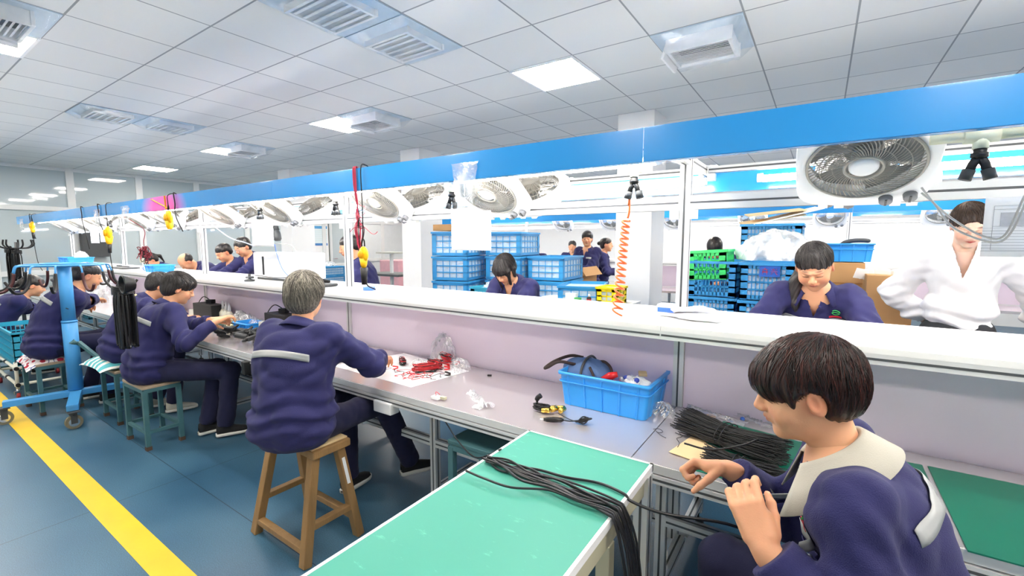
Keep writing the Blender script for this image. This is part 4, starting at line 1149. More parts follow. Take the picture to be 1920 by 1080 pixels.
# the people opposite
pG = person('woman with long black fringe hiding her face, navy jacket, bowed behind the bench', (-1.98, 3.02, .80), 272, lean=16, hunch=20, aim=(947, 505, 2.85), legs='stand', head=(-4, 42, 0), s=.93, hair='curtain', tone='black',
            L=(-1.85, 2.6, .84), Rr=(-2.1, 2.6, .84), vox=.009, hvox=.0045, seed=71, strands=700, stripe='front', logo=True)
pH = person('smiling woman with side ponytail in navy jacket with green emblem, looking down opposite', (-.02, 3.03, .80), 272, lean=10, hunch=20, aim=(1527, 500, 2.86), legs='stand', head=(-6, 34, 4), s=.99, hair='side', tone='dark',
            L=(.09, 2.58, 1.075), Rr=(-.13, 2.58, 1.085), eL=(1, .3, -.8), eR=(-1, .3, -.8), vox=.0075, hvox=.003, seed=81, strands=1100, stripe='front', logo=True, wide=1.12)
pI = person('woman in loose white V-neck blouse and black trousers standing at the right edge', (.70, 3.36, .96), 262, lean=2, hunch=6, aim=(1818, 422, 3.4), head=(8, 30, 0), s=.94, hair='sleek', tone='brown',
            L=(1.0, 3.62, 1.02), Rr=(.54, 3.62, 1.04), eL=(1, .2, -.2), eR=(-1, .2, -.2), vox=.008, hvox=.003, seed=91, strands=900, blouse=True, legs='stand', skinm=M_SKINP, wide=.95, thin=.86, collar_on=False, stripe='none', wr=.009)
pJ1 = person('man in navy jacket, left of the two looking down side by side', (-6.75, 2.95, .72), 268, aim=(420, 474, 2.9), lean=14, hunch=20, head=(4, 26, 0), s=1.0, hair='crop', tone='black', L=(-6.7, 2.5, .95), Rr=(-6.9, 2.5, .95), vox=.014, hvox=.0065, seed=101, stripe='front', show_legs=False)
pJ2 = person('woman in glasses and navy jacket, right of the two looking down', (-6.12, 3.0, .72), 275, aim=(455, 463, 2.9), lean=12, hunch=20, head=(6, 30, 0), s=1.0, hair='sleek', tone='dark', L=(-5.95, 2.55, 1.0), Rr=(-6.25, 2.5, 1.0), vox=.013, hvox=.006, seed=111, stripe='front', show_legs=False, glasses=True)
pK = person('bald man bent low over the far side of the bench, only crown and back visible', (-7.35, 3.10, .58), 268, aim=(350, 491, 2.8), lean=34, hunch=26, head=(0, 55, 0), s=1.0, hair='bald', tone='black', vox=.014, hvox=.0065, seed=121, stripe='none', show_legs=False)
pL = person('person bent low behind the tangle of red wires on the shelf', (-9.15, 3.02, .60), 262, aim=(283, 488, 2.85), lean=20, hunch=26, head=(10, 40, 0), s=.95, hair='pony', tone='black', vox=.015, hvox=.008, seed=131, stripe='none', show_legs=False)
pM = person('man in navy jacket half hidden behind the third post beside the yellow balancer', (-3.76, 3.05, .72), 236, aim=(656, 463, 2.95), lean=4, hunch=14, head=(0, 16, 0), s=1.0, hair='crop', tone='black', vox=.011, hvox=.0055, seed=141, stripe='front', show_legs=False)
# standing in the room beyond
pN1 = person('woman with long dark hair in navy jacket standing far back beside the blue crates', (-4.35, 6.7, .84), 120, aim=(1003, 463, 6.9), lean=4, hunch=10, head=(20, 10, 0), s=.92, hair='pony', tone='black', vox=.016, hvox=.009, seed=151, legs='stand', stripe='none')
pN2 = person('woman in navy jacket facing us behind the far steel shelf', (-3.55, 8.1, .86), 290, aim=(1073, 462, 8.2), lean=4, hunch=10, head=(0, 10, 0), s=.95, hair='sleek', tone='black', vox=.016, hvox=.008, seed=161, legs='stand', stripe='none')
pN3 = person('man in navy jacket standing in the background and looking at the camera', (-2.98, 6.55, .93), 262, aim=(1101, 448, 6.55), lean=1, hunch=5, head=(26, 2, 0), s=1.0, hair='short', tone='black', L=(-3.10, 6.28, 1.06), Rr=(-3.20, 6.30, 1.08), vox=.014, hvox=.0055, seed=171, legs='stand', stripe='front')
pN4 = person('woman with a hair bun standing in profile behind the background man', (-2.85, 7.15, .90), 20, aim=(1137, 459, 7.1), lean=3, hunch=8, head=(-6, 2, 0), s=.97, hair='bun', tone='black', vox=.015, hvox=.007, seed=181, legs='stand', stripe='none')
pO = person('person beyond the green crate, only dark hair with a small tail showing', (-1.22, 5.1, .80), 275, aim=(1340, 466, 5.0), lean=12, hunch=26, head=(0, 55, 0), s=.92, hair='pony', tone='black', vox=.016, hvox=.008, seed=191, stripe='none')
if globals().get('DEBUG'):
    def pix(P):
        P = np.array(P, float) - np.array([0, 0, H]); d = P @ _F; return (round(960 + FPX * (P @ _R) / d), round(540 - FPX * (P @ _U) / d))
    for n_ in 'ABCDEFGHI': 
        p_ = globals()['p' + n_]; print('PERSON', n_, 'hc', pix(p_['hc']), 'neck', pix(p_['neck']), 'L', pix(p_['W'][-1]), 'R', pix(p_['W'][1]), 'eL', pix(p_['EL'][-1]), 'eR', pix(p_['EL'][1]), 'top', pix(p_['hc'] + p_['HM'][:, 2] * .12))
    for n_ in ('J1', 'J2', 'K', 'L', 'M', 'N1', 'N2', 'N3', 'N4', 'O'):
        p_ = globals()['p' + n_]; print('PERSON', n_, 'hc', pix(p_['hc']), 'neck', pix(p_['neck']))
# ================================================================== STOOLS
def wood_stool():
    x0, x1, y0, y1, zs = -2.25, -1.80, 1.16, 1.36, .54
    r = root('wooden_stool', (-2.10, 1.235, 0), 'old wooden stool with splayed legs and cardboard-padded seat, under the grey-haired worker', 'stool')
    o = np.array([-2.03, 1.26, 0])
    mb = MB(); mb.box((0, 0, zs - .02), (.46, .20, .038)); mb.build('seat', M_WOOD, r, bevel=.006)
    mb = MB(); mb.box((.01, 0, zs + .003), (.40, .19, .006)).box((.03, -.01, zs + .008), (.36, .17, .004), rz=.03); mb.build('cardboard_pad', M_CARDL, r)
    tops = [(-.175, -.065), (.175, -.065), (-.175, .065), (.175, .065)]
    ft = [(-.245, -.145), (.205, -.150), (-.235, .150), (.205, .145)]
    for i, ((a, b), (c, d)) in enumerate(zip(tops, ft)):
        MB().bar((c, d, 0), (a, b, zs - .037), .045, .042, up=(0, 1, 0)).build('leg', M_WOOD, r, bevel=.004)
    def L(i, z): t = z / (zs - .037); return np.array([ft[i][0] + (tops[i][0] - ft[i][0]) * t, ft[i][1] + (tops[i][1] - ft[i][1]) * t, z])
    for i, j, z in ((0, 1, .07), (2, 3, .11), (0, 2, .19), (1, 3, .17)):
        MB().bar(L(i, z), L(j, z), .036, .030).build('stretcher', M_WOOD, r, bevel=.004)
    for x in (-.08, .0):
        G = [(x + .0, -.104, zs - .044), (x, -.104, zs + .012), (x, .104, zs + .012), (x, .104, zs - .044)]
        MB().tube(G, .004, 6, closed=True).build('tie_string', mat('white_string', rgb(215, 212, 205), .8), r)
    MB().bar(L(3, .30) + np.array([.0225, -.004, 0]), L(3, .44) + np.array([.0225, -.004, 0]), .004, .02).build('paint_mark', M_PAPER, kids(r)[3])
wood_stool()
def steel_stool(x, y, zs, rz, label, w=.38, d=.24, top=M_PLY):
    r = root('steel_stool', (x, y, 0), label, 'stool', 'teal steel stools', rz=rz)
    MB().box((0, 0, zs - .010), (w, d, .020)).build('seat', top, r, bevel=.003)
    mb = MB()
    for s in (-1, 1): mb.box((0, s * (d / 2 - .016), zs - .034), (w - .02, .028, .028)).box((s * (w / 2 - .016), 0, zs - .034), (.028, d - .02, .028))
    mb.build('seat_frame', M_TEAL, r)
    for sx in (-1, 1):
        for sy in (-1, 1):
            l = MB().box((sx * (w / 2 - .015), sy * (d / 2 - .015), (zs - .03) / 2 + .01), (.030, .030, zs - .05)).build('leg', M_TEAL, r, bevel=.002)
            MB().box((sx * (w / 2 - .015), sy * (d / 2 - .015), .014), (.034, .034, .028)).build('foot_cap', mat('rusty_foot', rgb(84, 66, 54), .8), l)
    for s in (-1, 1):
        MB().box((0, s * (d / 2 - .015), .13), (w - .05, .022, .022)).build('stretcher', M_TEAL, r)
        MB().box((s * (w / 2 - .015), 0, .13), (.022, d - .05, .022)).build('stretcher', M_TEAL, r)
    return r
cx_, cy_ = pC['root'].location[:2]
steel_stool(cx_ - .03, cy_ + .02, .47, .02, 'teal steel stool with bare worn wooden seat, nearest of the steel stools')
dx_, dy_ = pD['root'].location[:2]
steel_stool(dx_ - .02, dy_ + .02, .45, .0, 'teal steel stool carrying a turquoise striped cushion')
ex_, ey_ = pE['root'].location[:2]
steel_stool(ex_ - .08, ey_ + .02, .45, .05, 'teal steel stool with a red and white floral cushion, behind the blue pole', w=.44, d=.28)
fx_, fy_ = pF['root'].location[:2]
steel_stool(fx_ - .05, fy_ + .02, .47, .0, 'steel stool with grey padded seat at the left edge of the photo', w=.42, d=.3, top=mat('grey_pad', rgb(150, 148, 142), .8))
steel_stool(-1.20, 1.62, .60, 0, 'dark teal steel stand under the bench behind the green-topped table', w=.34, d=.26, top=M_TEAL)
ax_, ay_ = pA['root'].location[:2]
steel_stool(ax_, ay_, .43, math.radians(60), 'stool under the foreground worker at the right', w=.38, d=.3)
for q, nm in ((pG, 'fringe'), ):
    pass
def cushion(x, y, z, w, d, h, m, label, rz=0, sag=.02):
    n = 20; u = np.linspace(-1, 1, n); G1 = np.zeros((n, n, 3)); G2 = np.zeros((n, n, 3))
    for i in range(n):
        for j in range(n):
            e = (1 - abs(u[i]) ** 3.2) * (1 - abs(u[j]) ** 3.2); e = max(e, 0) ** .5
            pinch = 1 - .06 * (1 - abs(u[i] * u[j]))
            x_, y_ = u[i] * w / 2 * pinch, u[j] * d / 2 * pinch
            droop = -sag * (max(0, abs(u[i]) - .6) * 2 + max(0, abs(u[j]) - .6) * 2)
            G1[i, j] = (x_, y_, h * .5 + e * h * .5 + droop + rng.normal() * .001); G2[i, j] = (x_, y_, h * .5 - e * h * .42 + droop)
    mb = MB(); mb.grid(G1); mb.grid(G2[::-1])
    o = mb.build('seat_cushion', m, None); o.location = (x, y, z); o.rotation_euler.z = rz
    return tag(o, label, 'cushion')
M_STRP = mat('turquoise_stripe', rgb(90, 180, 188), .85, bump=.1)
N_, L_, B_ = nodes_of(M_STRP)
_tc = _n('ShaderNodeTexCoord'); _sx = _n('ShaderNodeSeparateXYZ'); L_.new(_tc.outputs['Object'], _sx.inputs[0])
_l = _line(0, 0, .075, .016); _l2 = _line(0, -.19, 2.0, .012); _l3 = _line(1, 0, .02, .005)
_m2 = _n('ShaderNodeMix', data_type='RGBA'); L_.new(_l.outputs[0], _m2.inputs[0]); _m2.inputs[6].default_value = (*rgb(92, 182, 190), 1); _m2.inputs[7].default_value = (*rgb(236, 234, 222), 1)
_m3 = _n('ShaderNodeMix', data_type='RGBA'); L_.new(_l2.outputs[0], _m3.inputs[0]); L_.new(_m2.outputs[2], _m3.inputs[6])
_m4 = _n('ShaderNodeMix', data_type='RGBA'); L_.new(_l3.outputs[0], _m4.inputs[0]); _m4.inputs[6].default_value = (*rgb(236, 234, 222), 1); _m4.inputs[7].default_value = (*rgb(60, 40, 60), 1)
L_.new(_m4.outputs[2], _m3.inputs[7]); L_.new(_m3.outputs[2], B_.inputs['Base Color'])
cushion(dx_ - .07, dy_ - .02, .452, .46, .36, .085, M_STRP, 'turquoise and white striped cushion overhanging a teal stool', rz=.05)
M_FLOR = mat('floral_cloth', rgb(230, 215, 214), .9)
N_, L_, B_ = nodes_of(M_FLOR)
_tc = _n('ShaderNodeTexCoord'); _v = _n('ShaderNodeTexVoronoi'); _v.inputs['Scale'].default_value = 16; L_.new(_tc.outputs['Object'], _v.inputs['Vector'])
_r = _n('ShaderNodeValToRGB'); _r.color_ramp.interpolation = 'CONSTANT'
_r.color_ramp.elements[0].color = (*rgb(176, 40, 62), 1); _r.color_ramp.elements[1].position = .36; _r.color_ramp.elements[1].color = (*rgb(232, 222, 224), 1)
e_ = _r.color_ramp.elements.new(.62); e_.color = (*rgb(90, 100, 150), 1); e_ = _r.color_ramp.elements.new(.7); e_.color = (*rgb(236, 228, 226), 1)
L_.new(_v.outputs['Distance'], _r.inputs[0]); L_.new(_r.outputs[0], B_.inputs['Base Color'])
cushion(ex_ - .11, ey_, .452, .50, .34, .055, M_FLOR, 'red, white and blue floral cushion under the worker behind the blue pole', sag=.05)

# ================================================================== THE BLUE HOOK RACK
def rack():
    c = np.array([-5.42, 1.07, 0]); zt = 1.305
    r = root('hook_rack', tuple(c), 'tall pale blue steel hook rack on castors with a ring of rubber-sleeved hooks', 'rack')
    MB().cyl((0, 0, .20), (0, 0, .82), .052, n=24).cyl((0, 0, .80), (0, 0, zt), .046, n=24).lathe((0, 0, .80), [(.053, 0), (.055, .008), (.055, .014), (.047, .02)], 24).build('pole', M_RACKB, r)
    ends = [np.array([-.09, -.43, 0]), np.array([.50, -.13, 0]), np.array([.09, .43, 0]), np.array([-.50, .13, 0])]
    for e in ends:
        MB().bar((0, 0, .17), (e[0], e[1], .17), .075, .05).build('base_arm', M_RACKB, r, bevel=.003)
        c1 = e * 1.0
        k = MB().box((c1[0], c1[1], .138), (.09, .07, .008)).cyl((c1[0], c1[1], .11), (c1[0], c1[1], .135), .025).box((c1[0] - .022, c1[1], .085), (.004, .04, .08)).box((c1[0] + .022, c1[1], .085), (.004, .04, .08)).build('castor', M_DGREY, r)
        MB().cyl((c1[0] - .017, c1[1], .055), (c1[0] + .017, c1[1], .055), .055, n=24).build('wheel', mat('worn_rubber_wheel', rgb(126, 120, 98), .7), k)
        MB().cyl((c1[0] - .020, c1[1], .055), (c1[0] + .020, c1[1], .055), .034, n=20).build('wheel_hub', M_CHROME, k)
    MB().bar((.03, .04, .62), (.30, .22, .34), .03, .024).build('brace', M_TEAL, r)
    MB().cyl((.02, .03, .60), (.05, -.01, .64), .022, n=12).build('brace_socket', M_TEAL, r)
    MB().box((.06, -.02, .93), (.09, .006, .006)).build('pin', M_BLACK, r)
    R = .265
    mb = MB(); mb.tube([(R * math.cos(t), R * math.sin(t), zt) for t in np.linspace(0, 2 * PI, 40, endpoint=False)], .009, 8, closed=True)
    mb.tube([(.14 * math.cos(t), .14 * math.sin(t), zt + .01) for t in np.linspace(0, 2 * PI, 30, endpoint=False)], .008, 8, closed=True)
    for k in range(6):
        t = 2 * PI * k / 6; mb.bar((0, 0, zt), (R * math.cos(t), R * math.sin(t), zt), .02, .012)
    mb.cyl((0, 0, zt - .005), (0, 0, zt + .012), .07, n=24)
    mb.build('ring', M_RACKB, r)
    for k in range(12):
        t = 2 * PI * (k + .3) / 12; d = np.array([math.cos(t), math.sin(t), 0]); u = np.array([0, 0, 1.])
        P = [d * R + u * zt, d * (R + .03) + u * (zt - .01), d * (R + .045) + u * (zt - .06), d * (R + .06) + u * (zt - .14), d * (R + .11) + u * (zt - .20), d * (R + .18) + u * (zt - .20), d * (R + .22) + u * (zt - .15)]
        MB().tube(spline(P[:3], 8), .007, 6).build('hook', M_RACKB, r)
        h = kids(r)[-1] if False else None
        MB().tube(spline(P[2:], 24), .0105, 8).build('rubber_sleeve', M_BLACK if k % 3 else mat('maroon_rubber', rgb(70, 30, 32), .5), r)
    return c
rc_ = rack()
def cable_hank(x, y, zt, zb, label, w=.085, n=26, d=.05):
    r = root('cable_hank', (x, y, zb), label, 'cable bundle')
    mb = MB()
    for i in range(n):
        a = rng.uniform(-1, 1) * w; b = rng.uniform(-1, 1) * d; L = zt - zb
        P = [(a * .3, b * .3, L), (a * .5, b * .5, L - .02), (a * .9 + rng.normal() * .005, b, L * .75), (a + rng.normal() * .008, b, L * .4), (a + rng.normal() * .01, b, .02 + rng.uniform(0, .03)), (a * .9 + .01, b, rng.uniform(0, .02))]
        mb.tube(spline(P, 20), .0075, 6)
    mb.build('cables', M_BLACKG, r)
    mb = MB()
    for i in range(7): mb.tube([(w * .9 * math.cos(t), d * 1.1 * math.sin(t), L * .93 - i * .008 + .004 * math.sin(3 * t)) for t in np.linspace(0, 2 * PI, 20, endpoint=False)], .006, 6, closed=True)
    mb.build('tie', M_BLACKG, r)
    return r
p_ = aty(232, 560, 1.02); cable_hank(p_[0], 1.02, 1.24, .80, 'hank of glossy black cable hanging on the right hooks of the blue rack', w=.07)
r_ = root('cable_coil', tuple(aty(241, 533, 1.0)), 'small round coil of black cable hanging beside the hank on the blue rack', 'cable coil')
mb = MB()
for i in range(12):
    rr = .055 - .002 * i; mb.tube([(rr * math.cos(t), -.03 + .005 * i, rr * math.sin(t)) for t in np.linspace(0, 2 * PI, 24, endpoint=False)], .006, 6, closed=True)
mb.build('windings', M_BLACKG, r_)
# second rack at the very left, mostly hidden
p_ = aty(32, 470, 1.62)
r_ = root('hook_stand', (p_[0], 1.62, 0), 'black cable stand with upturned rubber hooks at the left edge', 'rack')
MB().cyl((0, 0, .06), (0, 0, 1.5), .025, n=14).build('pole', M_DGREY, r_)
MB().bar((-.25, 0, .04), (.25, 0, .04), .05).bar((0, -.25, .04), (0, .25, .04), .05).build('base', M_DGREY, r_)
for k in range(7):
    t = 2 * PI * k / 7 + .2; d = np.array([math.cos(t), math.sin(t), 0]); u = np.array([0, 0, 1.])
    MB().tube(spline([u * 1.40, d * .08 + u * 1.40, d * .15 + u * 1.41, d * .21 + u * 1.46, d * .20 + u * 1.54], 20), .012, 8).build('hook', M_BLACK, r_)
cable_hank(p_[0] - .10, 1.55, 1.43, .72, 'thick hank of black cable on the stand at the left edge, beside a woman', w=.10, n=34)
cable_hank(p_[0] + .10, 1.60, 1.40, .90, 'shorter hank of black cable on the stand at the left edge', w=.07, n=22)

# ================================================================== CRATES
def crate(x, y, z, w, d, h, label, m=None, rz=0, rows=3, slat=.018, gap=.016, fill=None, group=None, wire=False, bandh=.0, open_top=True):
    """perforated plastic crate; wire=True gives the square window pattern"""
    m = m or M_CRATE
    r = root('plastic_crate', (x, y, z), label, 'crate', group, rz=rz)
    t = .006; mb = MB()
    mb.b2((-w / 2 + .01, -d / 2 + .01, 0), (w / 2 - .01, d / 2 - .01, .006))
    cw = .05
    for sx in (-1, 1):
        for sy in (-1, 1):
            mb.b2((min(sx * w / 2, sx * (w / 2 - cw)), min(sy * d / 2, sy * (d / 2 - t)), 0), (max(sx * w / 2, sx * (w / 2 - cw)), max(sy * d / 2, sy * (d / 2 - t)), h))
            mb.b2((min(sx * w / 2, sx * (w / 2 - t)), min(sy * d / 2, sy * (d / 2 - cw)), 0), (max(sx * w / 2, sx * (w / 2 - t)), max(sy * d / 2, sy * (d / 2 - cw)), h))
    def wall(L, fn):
        zs = np.linspace(.02, h - .03, rows + 1)
        for k, zz in enumerate(zs):
            hh = .012 if 0 < k < rows else .028
            fn(-L / 2, L / 2, zz - hh / 2, zz + hh / 2, .009)
        step = slat + gap if not wire else .075
        n = int((L - 2 * cw) / step); ww = .007 if not wire else .008
        for i in range(1, n):
            c = -L / 2 + cw + (L - 2 * cw) * i / n; fn(c - ww / 2, c + ww / 2, .01, h - .02, .005)
    for s in (-1, 1):
        wall(w, lambda a, b, z0, z1, th: mb.b2((a, s * d / 2 - (th if s > 0 else 0), z0), (b, s * d / 2 + (th if s < 0 else 0), z1)))
        wall(d, lambda a, b, z0, z1, th: mb.b2((s * w / 2 - (th if s > 0 else 0), a, z0), (s * w / 2 + (th if s < 0 else 0), b, z1)))
    mb.build('crate_body', m, r)
    mb = MB()
    for s in (-1, 1):
        mb.b2((-w / 2 - .008, s * (d / 2 + .004) - .008, h - .02), (w / 2 + .008, s * (d / 2 + .004) + .008, h)); mb.b2((s * (w / 2 + .004) - .008, -d / 2, h - .02), (s * (w / 2 + .004) + .008, d / 2, h))
    mb.build('rim', m, r)
    if fill is not None:
        mb = MB(); n = 14; G = np.zeros((n, n, 3)); hh = h * .93 if fill == 'bags' else h * .8
        mb.b2((-w / 2 + .014, -d / 2 + .014, .01), (w / 2 - .014, d / 2 - .014, hh * .95))
        mb.build('bagged_goods', M_GOODS, r)
    return r
M_GOODS = mat('bagged_goods', rgb(196, 214, 228), .3, var=.3, vscale=26, bump=.8, bscale=34)
GB = 'blue crates stacked behind the bench'
# stacks behind the far bench, left group
lev = [('bottom', 0), ('second from the floor', .27), ('third from the floor', .54), ('fourth from the floor', .81), ('fifth from the floor', 1.08), ('top', 1.35)]
def stack(x, y, rz, n0, n1, name, w=.42, d=.62, wire=True, h=.262, fill='bags', gap=.016):
    out = []
    for i in range(n0, n1):
        z = i * (h + .008)
        out.append(crate(x, y, z, w, d, h, 'blue crate, %s of the %s' % (['lowest', 'second up', 'third up', 'fourth up', 'fifth up', 'topmost'][i] if i < n1 - 1 else 'topmost', name), rz=rz, wire=wire, fill=fill, group=GB, gap=gap))
    return out
stack(-3.44, 4.02, .28, 0, 6, 'stack right of the big white column')
stack(-2.98, 4.42, .20, 0, 6, 'stack half hidden behind the hanging white notice')
stack(-2.52, 4.62, .10, 0, 5, 'lower stack behind the fringed woman, draped with film')
stack(-2.02, 4.30, .30, 0, 4, 'short stack right of the fringed woman')
crate(-2.62, 3.66, .90, .50, .34, .16, 'turquoise tub of clear bags directly left of the fringed woman', m=M_CYAN, rows=1, fill='bags', gap=.03)
crate(-2.62, 3.66, .0, .56, .40, .29, 'lowest blue crate carrying the turquoise tub', fill='bags', group=GB, wire=True)
crate(-2.62, 3.66, .30, .56, .40, .29, 'middle blue crate carrying the turquoise tub', fill='bags', group=GB, wire=True)
crate(-2.62, 3.66, .60, .56, .40, .29, 'upper blue crate carrying the turquoise tub', fill='bags', group=GB, wire=True)
# right group behind the smiling woman
def R_stack(x0p, x1p, Y, names, ztop, h, n, fill, extra=0):
    a = aty(x0p, 500, Y); b = aty(x1p, 500, Y); w = b[0] - a[0]; out = []
    for i in range(n):
        z = ztop - (n - i) * (h + .006)
        out.append(crate((a[0] + b[0]) / 2, Y + .3, z, w, .58, h, 'blue slatted crate, %s of the %s' % (['lowest', 'second', 'third', 'fourth', 'fifth', 'top'][i] if i < n - 1 else 'top', names), fill=fill if not (fill and names.startswith('stack with a green') and i == n - 1) else None, group=GB, rows=4, gap=.010, slat=.014))
    return (a[0] + b[0]) / 2, w
xs1, w1 = R_stack(1290, 1381, 3.62, 'stack with a green crate nested in it', 1.365, .262, 5, 'bags')
xs2, w2 = R_stack(1388, 1490, 3.55, 'stack with the white bag on it', 1.365, .262, 5, 'bags')
xs3, w3 = R_stack(1386, 1500, 4.25, 'tall stack with flattened boxes on it', 1.655, .262, 6, 'bags')
g_ = crate(xs1 - .03, 3.80, 1.22, w1 - .06, .36, .22, 'bright green crate tilted inside the top blue crate', m=M_GREENC, rows=3, gap=.010); g_.rotation_euler = (0, -.06, 0)
def blob_bag(x, y, z, w, d, h, label, m=M_BAGW, seed=0, name='plastic_bag', cat='plastic bag', amp=.18):
    r = np.random.default_rng(seed); n = 30; ph = r.uniform(0, 6, 12); mb = MB(); G = []
    for i in range(n):
        row = []; t = (PI / 2) * (1 - i / (n - 1)) if i else PI / 2
        for j in range(2 * n):
            a = PI * j / n
            k = 1 + amp * (.5 * math.sin(3 * a + ph[0]) + .4 * math.sin(5 * a + ph[1] + 3 * t) + .35 * math.sin(9 * a + ph[2] - 5 * t) + .3 * math.sin(14 * a + 9 * t + ph[3])) * (.5 + .5 * math.sin(t))
            row.append((w / 2 * k * math.sin(t if i else PI / 2) * math.cos(a), d / 2 * k * math.sin(t if i else PI / 2) * math.sin(a), h * math.cos(t) * k if i else 0))
        G.append(row)
    mb.grid(np.array(G).transpose(1, 0, 2), closed_u=True)
    o = mb.build(name, m, None); o.location = (x, y, z); return tag(o, label, cat)
blob_bag(xs2 + .03, 3.80, 1.372, .50, .44, .20, 'big milky plastic bag heaped on the blue crate beside the smiling woman', seed=3)
blob_bag(-2.60, 3.66, 1.05, .42, .28, .07, 'crumpled clear bag on the turquoise tub', m=M_BAG, seed=4)
# plate with red characters on the crate front
pl = MB().b2((-.062, -.004, -.036), (.062, .004, .036)).build('plate', mat('plate_blue', rgb(40, 96, 190), .35), None)
rp_ = root('name_plate', (xs2 + .02, 3.542, 1.30), 'blue plate with two red characters on the crate under the milky bag', 'sign'); pl.parent = rp_
# red brush strokes of the two characters
mb = MB(); S_ = [(-.046, .014, -.010, .014), (-.028, .024, -.028, .014), (-.044, .0, -.008, .0), (-.038, .012, -.042, -.020), (-.018, .012, -.016, -.022), (-.046, -.006, -.010, -.006),
      (.010, .018, .016, .008), (.024, .020, .024, .008), (.042, .020, .034, .008), (.006, .0, .048, .0), (.018, -.006, .008, -.020), (.034, -.006, .046, -.020)]
for a, b, c, d in S_: mb.bar((a, -.005, b), (c, -.005, d), .0045, .002)
mb.build('characters', M_REDP, rp_)
# flattened boxes on the tall stack
for k, (dx, dz, rot, w) in enumerate(((-.02, .03, -.16, .46), (.08, .055, -.24, .5), (.0, .085, -.10, .42))):
    o = MB().b2((-w / 2, -.16, -.004), (w / 2, .16, .004)).build('flattened_box', M_CARDL if k != 1 else M_PAPER, None)
    o.location = (xs3 + dx, 4.45, 1.665 + dz); o.rotation_euler = (.1, rot, .2); tag(o, 'flattened pale cardboard sheet, %s of three on the tall blue stack' % ['lowest', 'middle', 'uppermost'][k], 'cardboard')
# cardboard boxes
def box(x, y, z, w, d, h, label, m=M_CARD, rz=0, flaps=False, tape=True, fill=None):
    r = root('cardboard_box', (x, y, z), label, 'cardboard box', rz=rz)
    mb = MB(); t = .005
    mb.b2((-w / 2, -d / 2, 0), (w / 2, d / 2, t))
    for s in (-1, 1): mb.b2((-w / 2, s * d / 2 - t / 2, 0), (w / 2, s * d / 2 + t / 2, h)).b2((s * w / 2 - t / 2, -d / 2, 0), (s * w / 2 + t / 2, d / 2, h))
    if not flaps: mb.b2((-w / 2, -d / 2, h - t), (w / 2, d / 2, h))
    mb.build('box_body', m, r)
    if flaps:
        for s in (-1, 1):
            MB().box((0, s * (d / 2 + .05), h + .03), (w * .98, .14, t), R=Matrix.Rotation(s * -.7, 3, 'X')).build('flap', m, r)
            MB().box((s * (w / 2 + .04), 0, h + .05), (.13, d * .98, t), R=Matrix.Rotation(s * .9, 3, 'Y')).build('flap', m, r)
    if tape: MB().b2((-w / 2 - .001, -d / 2 - .0045, h * .62), (w / 2 + .001, -d / 2 - .0028, h * .62 + .008)).b2((-.03, -d / 2 - .0045, 0), (.03, -d / 2 - .0028, .05)).build('tape', mat('brown_tape', rgb(160, 112, 64), .3), r)
    return r
def box_px(x0, x1, yt, Y, h, d, label, z=None, **k):
    a = aty(x0, yt, Y); b = aty(x1, yt, Y); zt = a[2] if z is None else z
    return box((a[0] + b[0]) / 2, Y + d / 2, zt - h, b[0] - a[0], d, h, label, **k), zt
box_px(1540, 1622, 492, 4.1, .40, .42, 'brown cardboard box with dark tape just right of the smiling woman\'s head')
box_px(1540, 1618, 512, 4.08, 1.2, .44, 'tall brown carton below the taped box, behind the smiling woman') if False else None
b_, zt_ = box_px(1545, 1622, 570, 4.1, .94, .42, 'large brown carton under the taped box')
box_px(1625, 1712, 552, 3.75, 1.15, .45, 'large plain brown carton left of the woman in white', tape=True)
box_px(1627, 1705, 516, 3.76, .135, .45, 'open-topped brown carton holding white paper slips, left of the woman in white', tape=False)
q_ = aty(1662, 512, 3.95)
for k in range(9):
    o = MB().box((0, 0, 0), (.10, .003, .07)).build('paper_slip', M_PAPER, None); o.location = (q_[0] - .13 + k * .035, 3.93 + .02 * (k % 3), q_[2] - .01); o.rotation_euler = (.2, rng.uniform(-.5, .5), rng.uniform(-.6, .6))
    tag(o, 'white paper slip sticking out of the open brown carton', 'paper', 'white slips in the open carton')
r_, zt_ = box_px(1026, 1087, 515, 5.0, .42, .5, 'open brown carton standing in the middle distance below the man who looks at us', flaps=True)
box((aty(1056, 500, 5)[0]), 5.25, 0, .60, .52, zt_ - .422, 'closed brown carton under the open carton in the middle distance')
box_px(812, 848, 412, 3.85, .07, .4, 'crumpled flattened carton on top of the left blue stack', z=1.70, tape=False)
